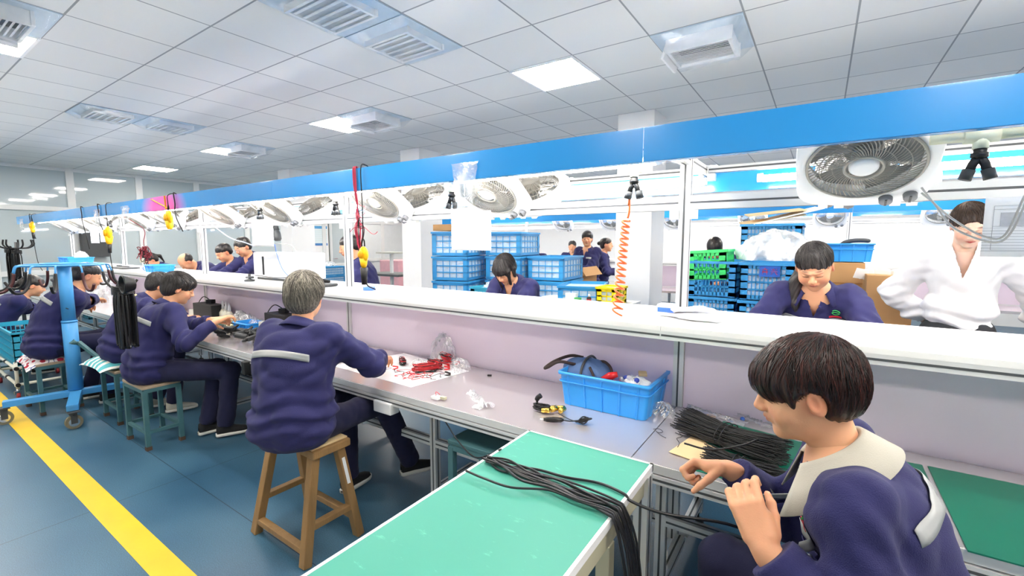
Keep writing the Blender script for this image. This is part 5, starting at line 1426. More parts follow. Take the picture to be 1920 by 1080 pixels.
# bright bin on the carton
def bin_(x, y, z, w, d, h, label, m=M_CRATEL, rz=0, name='plastic_bin', ribs=4, parent=None, taper=.93, grp=None):
    r = root(name, (x, y, z), label, 'plastic bin', grp, rz=rz)
    def ring(sx, sy, zz, c=.02):
        P = []
        for (qx, qy, a0) in ((1, 1, 0), (-1, 1, 90), (-1, -1, 180), (1, -1, 270)):
            for a in np.linspace(a0, a0 + 90, 5):
                a = math.radians(a); P.append((qx * (sx - c) + c * math.cos(a), qy * (sy - c) + c * math.sin(a), zz))
        return np.array(P)
    W, D = w / 2, d / 2; t = .004; k = taper
    G = np.stack([ring(W * k - t, D * k - t, .006), ring(W - t, D - t, h), ring(W + .010, D + .010, h), ring(W + .010, D + .010, h - .012), ring(W, D, h - .012), ring(W, D, h - .03), ring(W * k, D * k, 0)], 1)
    mb = MB(); mb.grid(G, closed_u=True); n = G.shape[0]
    for q, zz in (((W * k, D * k), 0), ((W * k - t, D * k - t), .006)):
        P = ring(*q, zz); mb.add(P, [list(range(n))])
    for s in (-1, 1):
        for i in range(ribs):
            xx = -W + 2 * W * (i + .5) / ribs; mb.bar((xx * k, s * D * k, .0), (xx, s * (D + .002), h - .012), .005, .012)
        for i in range(2):
            yy = -D + 2 * D * (i + .5) / 2; mb.bar((s * W * k, yy * k, 0), (s * (W + .002), yy, h - .012), .012, .005)
    P = np.concatenate([ring(W + .003, D + .003, h - .045), ring(W + .003, D + .003, h - .045)[:1]]); mb.tube(P, .004, 5, cap=False); mb.build('bin_body', m, r)
    return r
q_ = aty(1588, 479, 4.15); bin_(q_[0], 4.3, aty(1580, 492, 4.1)[2] + .003, .31, .24, .135, 'bright blue bin of tools standing on the carton behind the smiling woman')
r_ = root('tool_roll', (q_[0] + .04, 4.28, aty(1580, 492, 4.1)[2] + .125), 'dark tool sticking out of the bright blue bin behind the smiling woman', 'tool')
MB().tube(spline([(-.10, 0, 0), (-.02, 0, .03), (.05, 0, .035), (.10, 0, .03)], 14), [.008] * 2 + [.016] * 10 + [.008], 8).build('handle', M_DGREY, r_)
# yellow crate and odds on the far bench
q_ = aty(1131, 565, 3.9)
y_ = crate(q_[0] + .02, 4.05, q_[2] - .03, .20, .25, .16, 'yellow perforated basket by the column', m=mat('yellow_basket', rgb(250, 222, 20), .4), rows=2, fill='bags')
steel_table = root('packing_table', (q_[0] - .3, 4.1, 0), 'low packing table behind the bench carrying the yellow basket', 'table')
MB().b2((-.50, -.25, q_[2] - .06), (.50, .25, q_[2] - .032)).build('top', M_WHITE, steel_table)
for sx in (-1, 1):
    for sy in (-1, 1): MB().box((sx * .46, sy * .21, (q_[2] - .06) / 2), (.03, .03, q_[2] - .06)).build('leg', M_ALU, steel_table)
zq = q_[2] - .032
o = MB().b2((0, 0, 0), (.11, .05, .08)).build('white_carton', M_PAPER, None); o.location = (aty(1060, 560, 3.95)[0], 3.95, zq); tag(o, 'small white carton beside the green tape on the packing table', 'box')
o = MB().lathe((0, 0, 0), [(.022, 0), (.036, 0), (.036, .045), (.022, .045), (.022, 0)], 20).build('green_tape_roll', mat('green_tape', rgb(60, 150, 80), .4), None); o.location = (aty(1085, 560, 3.95)[0], 3.93, zq); tag(o, 'green roll of tape left of the yellow basket', 'tape')
r_ = root('glue_bottle', (aty(1106, 560, 3.95)[0], 3.93, zq), 'small black and red bottle with white cap left of the yellow basket', 'bottle')
MB().lathe((0, 0, 0), [(.02, 0), (.022, .01), (.022, .05), (.01, .065)], 16).build('bottle_body', M_BLACK, r_); MB().lathe((0, 0, .063), [(.012, 0), (.012, .02), (.01, .022)], 14).build('cap', M_WHITE, r_)
MB().lathe((0, 0, .02), [(.0225, 0), (.0225, .018)], 16, cap=False).build('label', M_REDP, r_)

# ================================================================== THE NEXT LINE BEHIND
Y2 = 7.75
for k in range(4):
    x1 = 2.9 - 2.6 * k; x0 = x1 - 2.6
    nm = ['right end', 'second', 'third', 'left end'][k]
    fascia(x0, x1, 7.2, 1.875, 2.035, 'blue canopy fascia of the line behind, %s' % nm, M_BLUE, grp='fascias of the line behind')
    fascia(x0, x1, 8.3, 1.875, 2.035, 'blue canopy fascia on the far side of the line behind, %s' % nm, M_BLUE, s=1, grp='fascias of the line behind')
    r = root('shelf_frame', (x0, Y2, 0), 'white shelf and post frame of the line behind, %s bay' % nm, 'shelving frame', 'upper frames of the line behind')
    mb = MB(); profile(mb, (0, 0, 0), (0, 0, 1.98), .045); mb.build('post', [M_ALU, M_GROOVE], r)
    MB().b2((0, -.32, 1.18), (2.6, .24, 1.20)).build('shelf', M_SHELF, r)
    mb = MB(); profile(mb, (0, -.31, 1.15), (2.6, -.31, 1.15), .03, .06); mb.build('shelf_edge', [M_ALU, M_GROOVE], r)
    mb = MB(); profile(mb, (0, 0, 1.78), (2.6, 0, 1.78), .04, .05); mb.build('middle_rail', [M_ALU, M_GROOVE], r)
    mb = MB(); profile(mb, (0, -.5, 1.955), (0, .5, 1.955), .04); mb.build('cross_arm', [M_ALU, M_GROOVE], r)
    if k in (0, 1): MB().b2((.03, -.006, 1.20), (2.57, .006, 1.74)).build('white_board', M_WHITE, r)
    if k in (0, 1, 3): MB().b2((.03, -.006, .76), (2.57, .006, 1.12)).build('back_board', M_PURPLE, r)
    r = root('workbench', (x0, Y2, 0), 'steel workbench of the line behind, %s' % nm, 'workbench', 'workbenches of the line behind')
    MB().b2((0, -.64, .72), (2.6, .64, .75)).build('steel_top', M_STEEL, r)
    for lx in (.1, 1.3, 2.5):
        for s in (-.5, .5): MB().box((lx, s, .36), (.04, .04, .72)).build('leg', M_ALU, r)
    for j in range(2):
        r = root('tube_lamp', (x0 + .2 + 1.2 * j, Y2 - .38, 1.92), 'lit tube lamp in the canopy of the line behind, %s bay, %s' % (nm, ['left', 'right'][j]), 'tube lamp', 'tube lamps of the line behind')
        MB().cyl((0, 0, 0), (1.1, 0, 0), .016, n=10).build('tube', M_TUBE, r); MB().b2((0, -.008, .014), (1.1, .008, .03)).build('housing', M_WHITE, r)
for k, px in enumerate((1262, 1410, 1556, 1768, 1052, 1142)):
    q = aty(px, 410, 7.42)
    f = copy_tree(fan0, (q[0], 7.46, 1.84), label='box fan under the beam of the line behind, %s' % ['left of the near post', 'above the tall blue stack', 'right of the flattened boxes', 'left of the woman in white', 'above the man looking at us', 'against the column'][k])
    f['group'] = 'box fans of the line behind'; f.rotation_euler = (math.radians(42), 0, 0)
# crumpled film lying over the beam behind
q = aty(985, 412, 7.1)
# far-left room beyond: baskets, notice, tables
M_NOTE = mat('notice_print', rgb(226, 234, 240), .5)
N_, L_, B_ = nodes_of(M_NOTE)
_tc = _n('ShaderNodeTexCoord'); _sx = _n('ShaderNodeSeparateXYZ'); L_.new(_tc.outputs['Object'], _sx.inputs[0])
_r = _n('ShaderNodeValToRGB'); _r.color_ramp.interpolation = 'CONSTANT'; _mr = _n('ShaderNodeMapRange'); _mr.inputs[1].default_value = 0; _mr.inputs[2].default_value = .58
L_.new(_sx.outputs[2], _mr.inputs[0]); L_.new(_mr.outputs[0], _r.inputs[0])
_r.color_ramp.elements[0].color = (*rgb(40, 110, 190), 1); _r.color_ramp.elements[1].position = .11; _r.color_ramp.elements[1].color = (*rgb(228, 238, 244), 1)
e_ = _r.color_ramp.elements.new(.86); e_.color = (*rgb(60, 150, 214), 1)
_l = _line(2, .1, .036, .006); _m2 = _n('ShaderNodeMix', data_type='RGBA'); _mu = _n('ShaderNodeMath', operation='MULTIPLY'); _mu.inputs[1].default_value = .45; L_.new(_l.outputs[0], _mu.inputs[0])
L_.new(_mu.outputs[0], _m2.inputs[0]); L_.new(_r.outputs[0], _m2.inputs[6]); _m2.inputs[7].default_value = (*rgb(150, 190, 170), 1); L_.new(_m2.outputs[2], B_.inputs['Base Color'])
o = MB().b2((0, 0, 0), (.006, .46, .58)).build('wall_notice', M_NOTE, None); o.location = (XL + .014, 7.86, 1.40); tag(o, 'blue and white notice board with columns of small print on the end wall', 'notice')
for k in range(3):
    crate(-11.85, 7.95, .27 * k, .5, .7, .262, 'blue crate wrapped in film by the end wall under the notice, %s of three' % ['lowest', 'middle', 'top'][k], m=M_CRATE, fill='bags', rows=3, gap=.03, group='film wrapped crates under the notice')
blob_bag(-11.85, 7.95, .81, .4, .4, .12, 'clear crumpled wrap on the crates under the notice', m=M_BAG, seed=8)
for k, (x_, y_, s_) in enumerate(((-10.9, 9.7, 1), (-10.9, 10.5, 1), (-9.9, 10.2, .8))):
    r = root('wrapped_pallet', (x_, y_, 0), 'pink goods under clear film on a pallet in the far left corner, %s' % ['left', 'right', 'front'][k], 'pallet load', 'pink wrapped pallet loads')
    MB().b2((-.45, -.38, 0), (.45, .38, .12)).build('pallet', M_WOOD, r); MB().b2((-.42, -.35, .12), (.42, .35, .95 * s_)).build('load', M_PINK, r, bevel=.02)
r = root('steel_rack', (-10.4, 11.2, 0), 'white wire rack by the back wall in the far left corner', 'rack')
mb = MB()
for x_ in (-.6, 0, .6): mb.box((x_, 0, 1.0), (.03, .03, 2.0))
mb.build('upright', M_WHITE, r)
for z_ in (.4, .9, 1.4, 1.9): MB().b2((-.6, -.2, z_), (.6, .2, z_ + .02)).build('shelf', M_WHITE, r)
q = aty(735, 520, 6.0)
r = root('pedestal_table', (q[0], 6.0, 0), 'grey table with a T-shaped upper shelf in the background left of the column', 'table')
MB().b2((-.5, -.3, .86), (.5, .3, .90)).build('top', M_DGREY, r); MB().b2((-.26, -.16, 1.28), (.26, .16, 1.31)).build('upper_shelf', mat('grey_shelf', rgb(170, 172, 164), .5), r)
MB().box((0, 0, .64), (.05, .05, 1.28)).build('post', M_ALU, r); MB().b2((-.3, -.25, 0), (.3, .25, .04)).build('foot', M_DGREY, r)
# low crates along the glazed wall behind the farthest bay
for k in range(5):
    crate(-11.9, 2.9 + .72 * k, .58, .42, .62, .28, 'dark turquoise crate behind film at the glazed wall, %s from the left' % ['first', 'second', 'third', 'fourth', 'fifth'][k], m=mat('dark_turquoise', rgb(40, 110, 132), .4), fill='bags', rows=3, gap=.03, group='turquoise crates at the glazed wall')
    crate(-11.9, 2.9 + .72 * k, .0, .42, .62, .28, 'bottom turquoise crate at the glazed wall, under the %s column from the left' % ['first', 'second', 'third', 'fourth', 'fifth'][k], m=mat('dark_turquoise', rgb(40, 110, 132), .4), rows=3, gap=.03, group='turquoise crates at the glazed wall')
    crate(-11.9, 2.9 + .72 * k, .29, .42, .62, .28, 'lower turquoise crate at the glazed wall, under the %s one from the left' % ['first', 'second', 'third', 'fourth', 'fifth'][k], m=mat('dark_turquoise', rgb(40, 110, 132), .4), rows=3, gap=.03, group='turquoise crates at the glazed wall')
o = MB().b2((0, 0, 0), (.12, .42, .85)).build('electrical_cabinet', M_DGREY, None, bevel=.005); o.location = (XL + .04, 2.72, 1.20); tag(o, 'dark grey cabinet on the glazed wall behind the end of the line', 'cabinet')
# ================================================================== GREEN-TOPPED TABLE
gx0, gx1, gy0, gy1, gz = -.880, -.408, -.35, 1.41, .79
r = root('green_table', (-.65, .54, 0), 'narrow table with turquoise green top and white edge pushed against the bench, foreground', 'table')
M_GTOP = mat('turquoise_mat', rgb(66, 150, 132), .52, var=.05, vscale=2, spec=.35)
N_, L_, B_ = nodes_of(M_GTOP)
src_ = B_.inputs['Base Color'].links[0].from_socket
_tc = _n('ShaderNodeTexCoord'); _mp = _n('ShaderNodeMapping'); _mp.inputs['Scale'].default_value = (9, 26, 9); _mp.inputs['Rotation'].default_value = (0, 0, .6)
_nz = _n('ShaderNodeTexNoise'); _nz.inputs['Scale'].default_value = 1.4; _nz.inputs['Detail'].default_value = 9; _nz.inputs['Roughness'].default_value = .75
L_.new(_tc.outputs['Object'], _mp.inputs[0]); L_.new(_mp.outputs[0], _nz.inputs['Vector'])
_r = _n('ShaderNodeValToRGB'); _r.color_ramp.elements[0].position = .60; _r.color_ramp.elements[1].position = .72; _r.color_ramp.elements[0].color = (0, 0, 0, 1); _r.color_ramp.elements[1].color = (.5, .5, .5, 1)
L_.new(_nz.outputs['Fac'], _r.inputs[0])
_m2 = _n('ShaderNodeMix', data_type='RGBA'); L_.new(_r.outputs[0], _m2.inputs[0]); L_.new(src_, _m2.inputs[6]); _m2.inputs[7].default_value = (*rgb(110, 206, 182), 1)
L_.new(_m2.outputs[2], B_.inputs['Base Color'])
o_ = np.array([-.65, .54, 0])
MB().b2(np.array([gx0 + .008, gy0, gz - .003]) - o_, np.array([gx1 - .008, gy1 - .008, gz]) - o_).build('green_top', M_GTOP, r)
mb = MB()
for a, b in (((gx0, gy0, gz - .022), (gx0 + .009, gy1, gz + .001)), ((gx1 - .009, gy0, gz - .022), (gx1, gy1, gz + .001)), ((gx0, gy1 - .009, gz - .022), (gx1, gy1, gz + .001)), ((gx0 + .009, gy0, gz - .022), (gx1 - .009, gy1 - .009, gz - .003))):
    mb.b2(np.array(a) - o_, np.array(b) - o_)
mb.build('white_edging', M_WHITE, r)
mb = MB()
for x_ in (gx0 + .03, gx1 - .03): mb.b2(np.array([x_ - .02, gy0, gz - .085]) - o_, np.array([x_ + .02, gy1 - .02, gz - .022]) - o_)
mb.b2(np.array([gx0 + .05, gy1 - .06, gz - .085]) - o_, np.array([gx1 - .05, gy1 - .02, gz - .022]) - o_)
mb.build('apron', M_CREAM, r)
for x_, y_, m_ in ((gx1 - .025, 1.08, M_CREAM), (gx0 + .03, 1.08, M_CREAM), (gx1 - .025, .0, M_CREAM), (gx0 + .03, .0, M_CREAM)):
    MB().box(np.array([x_, y_, (gz - .085) / 2]) - o_, (.038, .038, gz - .085)).build('leg', m_, r, bevel=.002)
for x_ in (gx1 - .02, gx0 + .03):
    mb = MB(); profile(mb, np.array([x_, 1.375, 0]) - o_, np.array([x_, 1.375, gz - .022]) - o_, .045); mb.build('leg', [M_ALU, M_GROOVE], r)

# cables lying across the green table and hanging off its right side
M_CAB = mat('black_cable', rgb(26, 26, 30), .32, var=.1)
zt_ = gz + .001
YL = atz(893, 862, gz)[1]; YR = atz(1150, 960, gz)[1]
for k in range(13):
    r_ = np.random.default_rng(100 + k)
    y0 = YL + r_.uniform(-.02, .02); y1 = YR + r_.uniform(-.04, .04)
    if k == 11: y0, y1 = YL - .10, YR - .03
    if k == 12: y0, y1 = YL + .01, YR + .09
    z = zt_ + .004 + .0035 * (k % 4)
    P = [(gx0 + .008 + r_.uniform(0, .03), y0, z + .002)]
    for t in (.2, .4, .6, .8):
        P.append((gx0 + (gx1 - gx0) * t, y0 + (y1 - y0) * t + r_.uniform(-.014, .014) + .02 * math.sin(3 * t + k), z + abs(r_.normal()) * .003))
    P.append((gx1 - .012, y1, z + .001)); P.append((gx1 + .012, y1 - .004, z - .012))
    dx = r_.uniform(.02, .07); 
    if k == 12: P += [(gx1 + .10, y1 + .02, z - .03), (gx1 + .24, y1 + .10, z - .05), (gx1 + .34, y1 + .18, z - .11)]
    else: P += [(gx1 + .03 + dx * .3, y1 - .01, z - .09), (gx1 + .04 + dx, y1 - .03 + r_.uniform(-.03, .03), z - .28), (gx1 + .10 + dx * 2, y1 - .08 + r_.uniform(-.05, .05), z - .48), (gx1 + .16 + dx * 2, y1 - .10, z - .66)]
    o = MB().tube(spline(P, 60), .0034 if k % 3 else .0042, 8).build('power_cable', M_CAB, None)
    tag(o, 'thin black cable lying across the green table and falling over its right edge' if k not in (11, 12) else ['single black cable nearest us on the green table, apart from the bunch', 'black cable looping off the green table towards the worker\'s hands'][k - 11], 'cable', 'black cables across the green table' if k < 11 else None)
P = [aty(812, 752, 1.60), aty(835, 790, 1.50), aty(860, 828, 1.43), aty(893, 858, 1.30), (gx0 + .02, 1.20, zt_ + .01)]
o = MB().tube(spline(P, 40), .0032, 8).build('power_cable', M_CAB, None); tag(o, 'black cable drooping from the bench edge switch down to the green table', 'cable')

# ================================================================== THE BLUE BIN AND ITS CONTENTS
bw, bd, bh = .415, .30, .155
br_ = bin_(-.765, 1.975, .751, bw, bd, bh, 'large bright blue storage bin holding a cloth bag, on the steel bench', rz=.0, ribs=5)
r = root('cloth_bag', (-.90, 1.97, .82), 'dusty blue cloth handbag with dark handles stuffed in the blue bin', 'bag')
n = 26; G = []
for i in range(n):
    t = PI * i / (n - 1); row = []
    for j in range(36):
        a = 2 * PI * j / 36; k = 1 + .06 * math.sin(4 * a + 2 * t) + .05 * math.sin(9 * a - 3 * t) * math.sin(t)
        row.append((.125 * k * math.sin(t) * math.cos(a), .09 * k * math.sin(t) * math.sin(a), .075 * math.cos(t) * k + .05))
    G.append(row)
mb = MB(); mb.grid(np.array(G).transpose(1, 0, 2), closed_u=True); mb.build('bag_body', mat('dusty_blue_cloth', rgb(96, 126, 176), .8, var=.12, vscale=9, bump=.5, bscale=22), r)
mb = MB(); mb.tube([(.01 + .0 * t, .097 * math.cos(t), .083 * math.sin(t) + .052) for t in np.linspace(-.1, PI + .1, 20)], .006, 6); mb.build('zip', M_DGREY, r)
M_STRAP = mat('dark_brown_strap', rgb(62, 46, 44), .6)
MB().tube(spline([(-.04, -.05, .10), (-.10, -.10, .115), (-.15, -.12, .085), (-.175, -.10, .075), (-.15, -.05, .10), (-.09, .0, .125), (-.03, .02, .12)], 40), .0075, 8).build('handle', M_STRAP, r)
MB().tube(spline([(.05, .03, .11), (.09, .0, .12), (.13, -.03, .105), (.15, -.06, .07), (.145, -.07, .03)], 30), .0065, 8).build('handle', M_STRAP, r)
MB().tube(spline([(.04, -.06, .10), (.07, -.085, .07), (.085, -.09, .03)], 16), .006, 8).build('handle', M_STRAP, r)
r = root('red_bottle', (-.755, 1.91, .86), 'red plastic pouch with a rounded cap lying in the blue bin', 'container')
MB().ball((0, 0, 0), (.05, .028, .022), 10).build('pouch', M_REDP, r); MB().tube([(-.035, -.01, .015), (.0, -.01, .04), (.03, -.0, .05)], [.016, .018, .012], 10).build('cap', M_REDP, r)
blob_bag(-.655, 1.955, .86, .12, .10, .035, 'crumpled white tissue in the right half of the blue bin', m=M_PAPER, seed=12, name='tissue', cat='tissue', amp=.3)
o = MB().box((0, 0, 0), (.035, .05, .012), rz=.4).build('wood_block', M_CARDL, None); o.location = (-.64, 2.0, .905); tag(o, 'small piece of pale wood on the tissue in the blue bin', 'wood')
for k in range(5):
    o = MB().ball((0, 0, 0), (.012, .010, .012), 6).build('wrapped_candy', mat(['silver_foil', 'blue_foil', 'white_foil'][k % 3], [rgb(200, 205, 215), rgb(80, 100, 200), rgb(230, 230, 236)][k % 3], .25, .4), None)
    o.location = (-.715 + .018 * k, 1.93 + .012 * (k % 2), .885 + .006 * (k % 3)); tag(o, 'small shiny wrapped packet between the red pouch and the tissue', 'packet', 'small packets in the blue bin')

# ================================================================== SMALL THINGS ON THE STEEL BENCH
# black cable with gold connectors
c = atz(1030, 768, .77)
r = root('connector_cable', (c[0], c[1], .752), 'bundled black lead with shiny gold connectors lying left of the blue bin', 'cable')
mb = MB()
for k in range(14):
    t0 = rng.uniform(0, 6.28); a_ = rng.uniform(.012, .022)
    mb.tube([(-.045 + (.035 + rng.normal() * .003) * math.cos(t), .01 + a_ * math.sin(t + t0 * .1), .018 + .010 * math.sin(t * 2 + t0)) for t in np.linspace(0, 2 * PI, 18, endpoint=False)], .0028, 5, closed=True)
mb.tube(spline([(-.08, .03, .01), (-.085, .04, .04), (-.07, .045, .055)], 10), [.006] * 4 + [.012] * 7, 8); mb.build('lead', M_BLACK, r)
for (x_, y_, a_) in ((-.012, -.012, .3), (.012, .02, 1.1), (.030, .052, .2), (.045, .035, 1.4), (.0, .03, .8)):
    d = np.array([math.cos(a_), math.sin(a_), .1]); p = np.array([x_, y_, .016]); MB().tube([p - d * .018, p - d * .016, p + d * .016, p + d * .018], [.008, .011, .011, .008], 14).build('gold_connector', M_BRASS, r)
P = [(.045, -.0, .01), (.10, -.015, .004), (.14, -.028, .006)]; MB().tube(spline(P, 14), .002, 6).build('thin_lead', M_BLACK, r)
c = atz(1072, 785, .77)
r = root('plug_lead', (c[0], c[1], .752), 'short black lead with a car plug and a knotted end, right of the gold connectors', 'cable')
d = atz(1045, 793, .765) - c; d[2] = 0; d = nrm(d)
e_ = np.array([-.065, -.045, .014])
MB().tube([e_ + np.array([-.034, -.020, 0]), e_ + np.array([-.02, -.012, 0]), e_, e_ + np.array([.03, .016, 0]), e_ + np.array([.04, .022, 0])], [.006, .010, .012, .010, .004], 12).build('plug', M_BLACKG, r)
MB().tube([e_ + np.array([-.046, -.027, 0]), e_ + np.array([-.033, -.019, 0])], [.005, .007], 10).build('plug_tip', M_CHROME, r)
MB().tube(spline([(-.028, -.022, .012), (.0, -.008, .01), (.035, .01, .016)], 10), .0025, 6).build('wire', M_BLACK, r)
mb = MB()
for k in range(9): mb.tube([(.045 + .016 * math.cos(t) + .002 * k * math.sin(t + k), .018 + .014 * math.sin(t + k * .3), .016 + .010 * math.sin(t * 1 + k)) for t in np.linspace(0, 2 * PI, 14, endpoint=False)], .003, 5, closed=True)
mb.build('knotted_end', M_BLACK, r)
# crumpled clear wrapper
def crumple(px0, px1, label, m=M_BAG, seed=1, w=.03, amp=.012):
    a = atz(*px0, .76); b = atz(*px1, .76); r_ = np.random.default_rng(seed); n = 22; G = []
    for i in range(n):
        t = i / (n - 1); p = a + (b - a) * t; row = []
        d_ = nrm(b - a); s_ = np.array([-d_[1], d_[0], 0]); ww = w * (.5 + .5 * math.sin(t * 7 + seed) ** 2) * (1 + (t > .8) * .8)
        for j in range(11):
            u = (j - 5) / 5; row.append(p + s_ * u * ww + np.array([0, 0, .003 + abs(r_.normal()) * amp * (1 - u * u) + .006 * (1 - u * u)]) + r_.normal(size=3) * .0025)
        G.append(row)
    G = np.array(G); G[..., 2] = np.maximum(G[..., 2] - .01, .752); c0 = G.mean((0, 1)); c0[2] = .75
    o = MB().grid(G - c0).build('plastic_wrapper', m, None); o.location = c0; return tag(o, label, 'wrapper')
crumple((884, 735), (912, 764), 'crumpled clear plastic wrapper on the empty part of the steel bench', seed=2)
o = MB().box((0, 0, .004), (.022, .012, .008), rz=.4).build('rubber_plug', M_BLACK, None); o.location = atz(918, 705, .751); tag(o, 'tiny black plug alone on the steel bench', 'plug')
# bag of metal parts
c = atz(1273, 772, .75); c = np.array([-.535, 1.965, .752])
r = root('parts_bag', tuple(c), 'small clear bag of dark metal parts at the foot of the lilac board post', 'bag of parts')
for k in range(46):
    a_ = rng.uniform(0, 6.28); rr = rng.uniform(0, .036) ** 1.0; dd = nrm(rng.normal(size=3)); p = np.array([rr * math.cos(a_), rr * math.sin(a_) * .9, .006 + rng.uniform(0, .028) * (1 - rr / .05)])
    MB().tube([p - dd * .007, p + dd * .007], .0032, 6).build('metal_part', M_CHROME if k % 2 else M_DGREY, r)
mbb = blob_bag(0, 0, 0, .105, .095, .048, '', m=M_FILM, seed=6, amp=.25); del mbb['label']; del mbb['category']; mbb.name = 'bag_film'; mbb.parent = r; mbb.location = (0, 0, -.001)
# loose strap-like strips of plastic film
for k, (a, b) in enumerate((((1290, 760), (1400, 795)), ((1370, 772), (1450, 800)))):
    crumple(a, b, 'thin strip of clear film on the bench %s' % ['behind the big black cable-tie bundle', 'beside the blue cap'][k], m=M_FILM, seed=20 + k, w=.018, amp=.006)
o = MB().lathe((0, 0, 0), [(.008, 0), (.009, .01), (.004, .014)], 12).build('blue_cap', M_BLUEP, None); o.location = atz(1392, 788, .752); tag(o, 'tiny blue cap on the bench in front of the lilac board', 'wire nut')  # small loose blue cap, tapered at the top
mb = MB(); c = atz(1334, 780, .752); mb.tube([(.018 * math.cos(t), .010 * math.sin(t), .001) for t in np.linspace(0, 2 * PI, 24, endpoint=False)], .0009, 5, closed=True)
o = mb.build('rubber_band', mat('tan_rubber', rgb(216, 170, 110), .5), None); o.location = c; tag(o, 'tan rubber band lying behind the cable-tie bundle', 'rubber band')
mb = MB(); mb.tube(spline([(-.03, .02, .002), (-.01, .03, .004), (.01, .015, .003), (.0, -.005, .003), (-.015, .005, .004), (.01, -.02, .002), (.035, -.035, .002)], 40), .0012, 5)
o = mb.build('cable_tie', M_BLACK, None); c = atz(1236, 812, .752); o.location = c; tag(o, 'single looped black tie lying alone on the worktop seam', 'cable tie')
# mats under the foreground worker's ties
def slab(name, P, z, th, m, label, cat):
    V = [(x, y, z) for x, y in P] + [(x, y, z + th) for x, y in P]; n = len(P)
    mb = MB(); mb.add(V, [list(range(n))[::-1], list(range(n, 2 * n))] + [(i, (i + 1) % n, n + (i + 1) % n, n + i) for i in range(n)])
    return tag(mb.build(name, m, None), label, cat)
slab('rubber_mat', [(-.335, 1.52), (.145, 1.50), (.155, 1.93), (-.30, 2.02)], .7505, .003, M_MATG, 'dark green rubber mat under the black cable ties in front of the right-hand worker', 'mat')
slab('rubber_mat', [(.305, 1.475), (.322, 1.475), (.322, 1.985), (.17, 1.985), (.18, 1.475)], .7505, .003, M_MATG, 'narrow dark green mat directly right of the foreground worker\'s shoulder', 'mat')
slab('rubber_mat', [(.336, 1.478), (1.2, 1.48), (1.2, 1.99), (.336, 1.985)], .7505, .004, M_MATG, 'wide dark green mat at the right end of the bench', 'mat')
slab('cardboard_sheet', [(-.41, 1.60), (-.27, 1.57), (-.25, 1.70), (-.37, 1.80)], .754, .002, M_CARDL, 'tan cardboard sheet sticking out under the large black bundle', 'cardboard')
def tie_bundle(a, b, rad, n, label, seed, pinch=.45, z0=.757, fl=.05):
    r_ = np.random.default_rng(seed); a = np.array(a, float); b = np.array(b, float); L = np.linalg.norm(b - a); d = (b - a) / L; s_ = np.array([-d[1], d[0], 0])
    a[2] = b[2] = z0; r = root('cable_tie_bundle', (*(a + b)[:2] / 2, z0), label, 'cable ties'); c = np.array([*(a + b)[:2] / 2, z0])
    mb = MB()
    for k in range(n):
        rr = rad * math.sqrt(r_.uniform()); an = r_.uniform(0, 2 * PI); l0 = r_.uniform(-.03, .02); l1 = r_.uniform(-.02, .03); P = []
        for t in np.linspace(0, 1, 9):
            k_ = pinch + (1 - pinch) * (abs(2 * t - 1) ** 1.5); w_ = rr * k_ * 1.25
            x_ = a + d * (l0 + (L + l1 - l0) * t)
            P.append(x_ - c + s_ * (w_ * math.cos(an) + r_.normal() * .0015) + np.array([0, 0, max(.002, rad * k_ * .62 + w_ * math.sin(an) * .62 + r_.normal() * .001)]))
        P = np.array(P); P[:, 2] += c[2] * 0
        mb.tube(P, .0017, 4)
    mb.build('ties', M_BLACK, r)
    mb = MB(); m_ = (a + b) / 2 - c
    for q in (-.02, .0): mb.tube([m_ + d * q + s_ * rad * pinch * 1.45 * math.cos(t) + np.array([0, 0, rad * pinch * .66 + .003 + rad * pinch * .85 * math.sin(t)]) for t in np.linspace(0, 2 * PI, 20, endpoint=False)], .002, 5, closed=True)
    mb.build('binding_tie', M_BLACK, r)
    return r
A_ = atz(1300, 815, .79); B_p = atz(1490, 835, .79)
tie_bundle((-.40, 1.83, 0), (-.085, 1.72, 0), .062, 380, 'large bundle of black cable ties on the tan cardboard and green mat', 5, pinch=.78)
tie_bundle((-.27, 1.61, 0), (-.08, 1.57, 0), .036, 200, 'small flat bundle of black cable ties next to the worker\'s sleeve', 6, pinch=.8)
for k in range(9):
    r_ = np.random.default_rng(300 + k); c = np.array([r_.uniform(-.42, .06), r_.uniform(1.56, 1.86), .758 + (.05 if k % 2 else 0)])
    P = [(0, 0, 0)]; an = r_.uniform(0, 6)
    for j in range(5): an += r_.uniform(-.9, .9); P.append(tuple(np.array(P[-1]) + np.array([.025 * math.cos(an), .02 * math.sin(an), r_.uniform(-.002, .008)])))
    o = MB().tube(spline(P, 24), .0012, 5).build('cable_tie', M_BLACK, None); o.location = c; tag(o, 'loose curling black tie around the two bundles', 'cable tie', 'loose ties around the bundles')
# the tie threaded through the hands, and the dark strap hanging from them
P = [pA['W'][1] + np.array(v) for v in ((-.13, .02, .04), (-.06, .03, .035), (.02, .04, .065), (.06, .05, .09))]
o = MB().tube(spline(P, 16), .0028, 6).build('cable_tie', M_BLACK, None); tag(o, 'black tie pinched in the foreground worker\'s far hand', 'cable tie')
w_ = pA['W'][-1]
P = [w_ + np.array(v) for v in ((-.03, .03, .10), (.01, .035, .03), (.0, .02, -.06), (-.05, -.08, -.16), (-.12, -.10, -.22))]
o = MB().tube(spline(P, 24), .004, 6).build('black_lead', M_BLACK, None); tag(o, 'dark lead hanging from the foreground worker\'s near hand', 'cable')

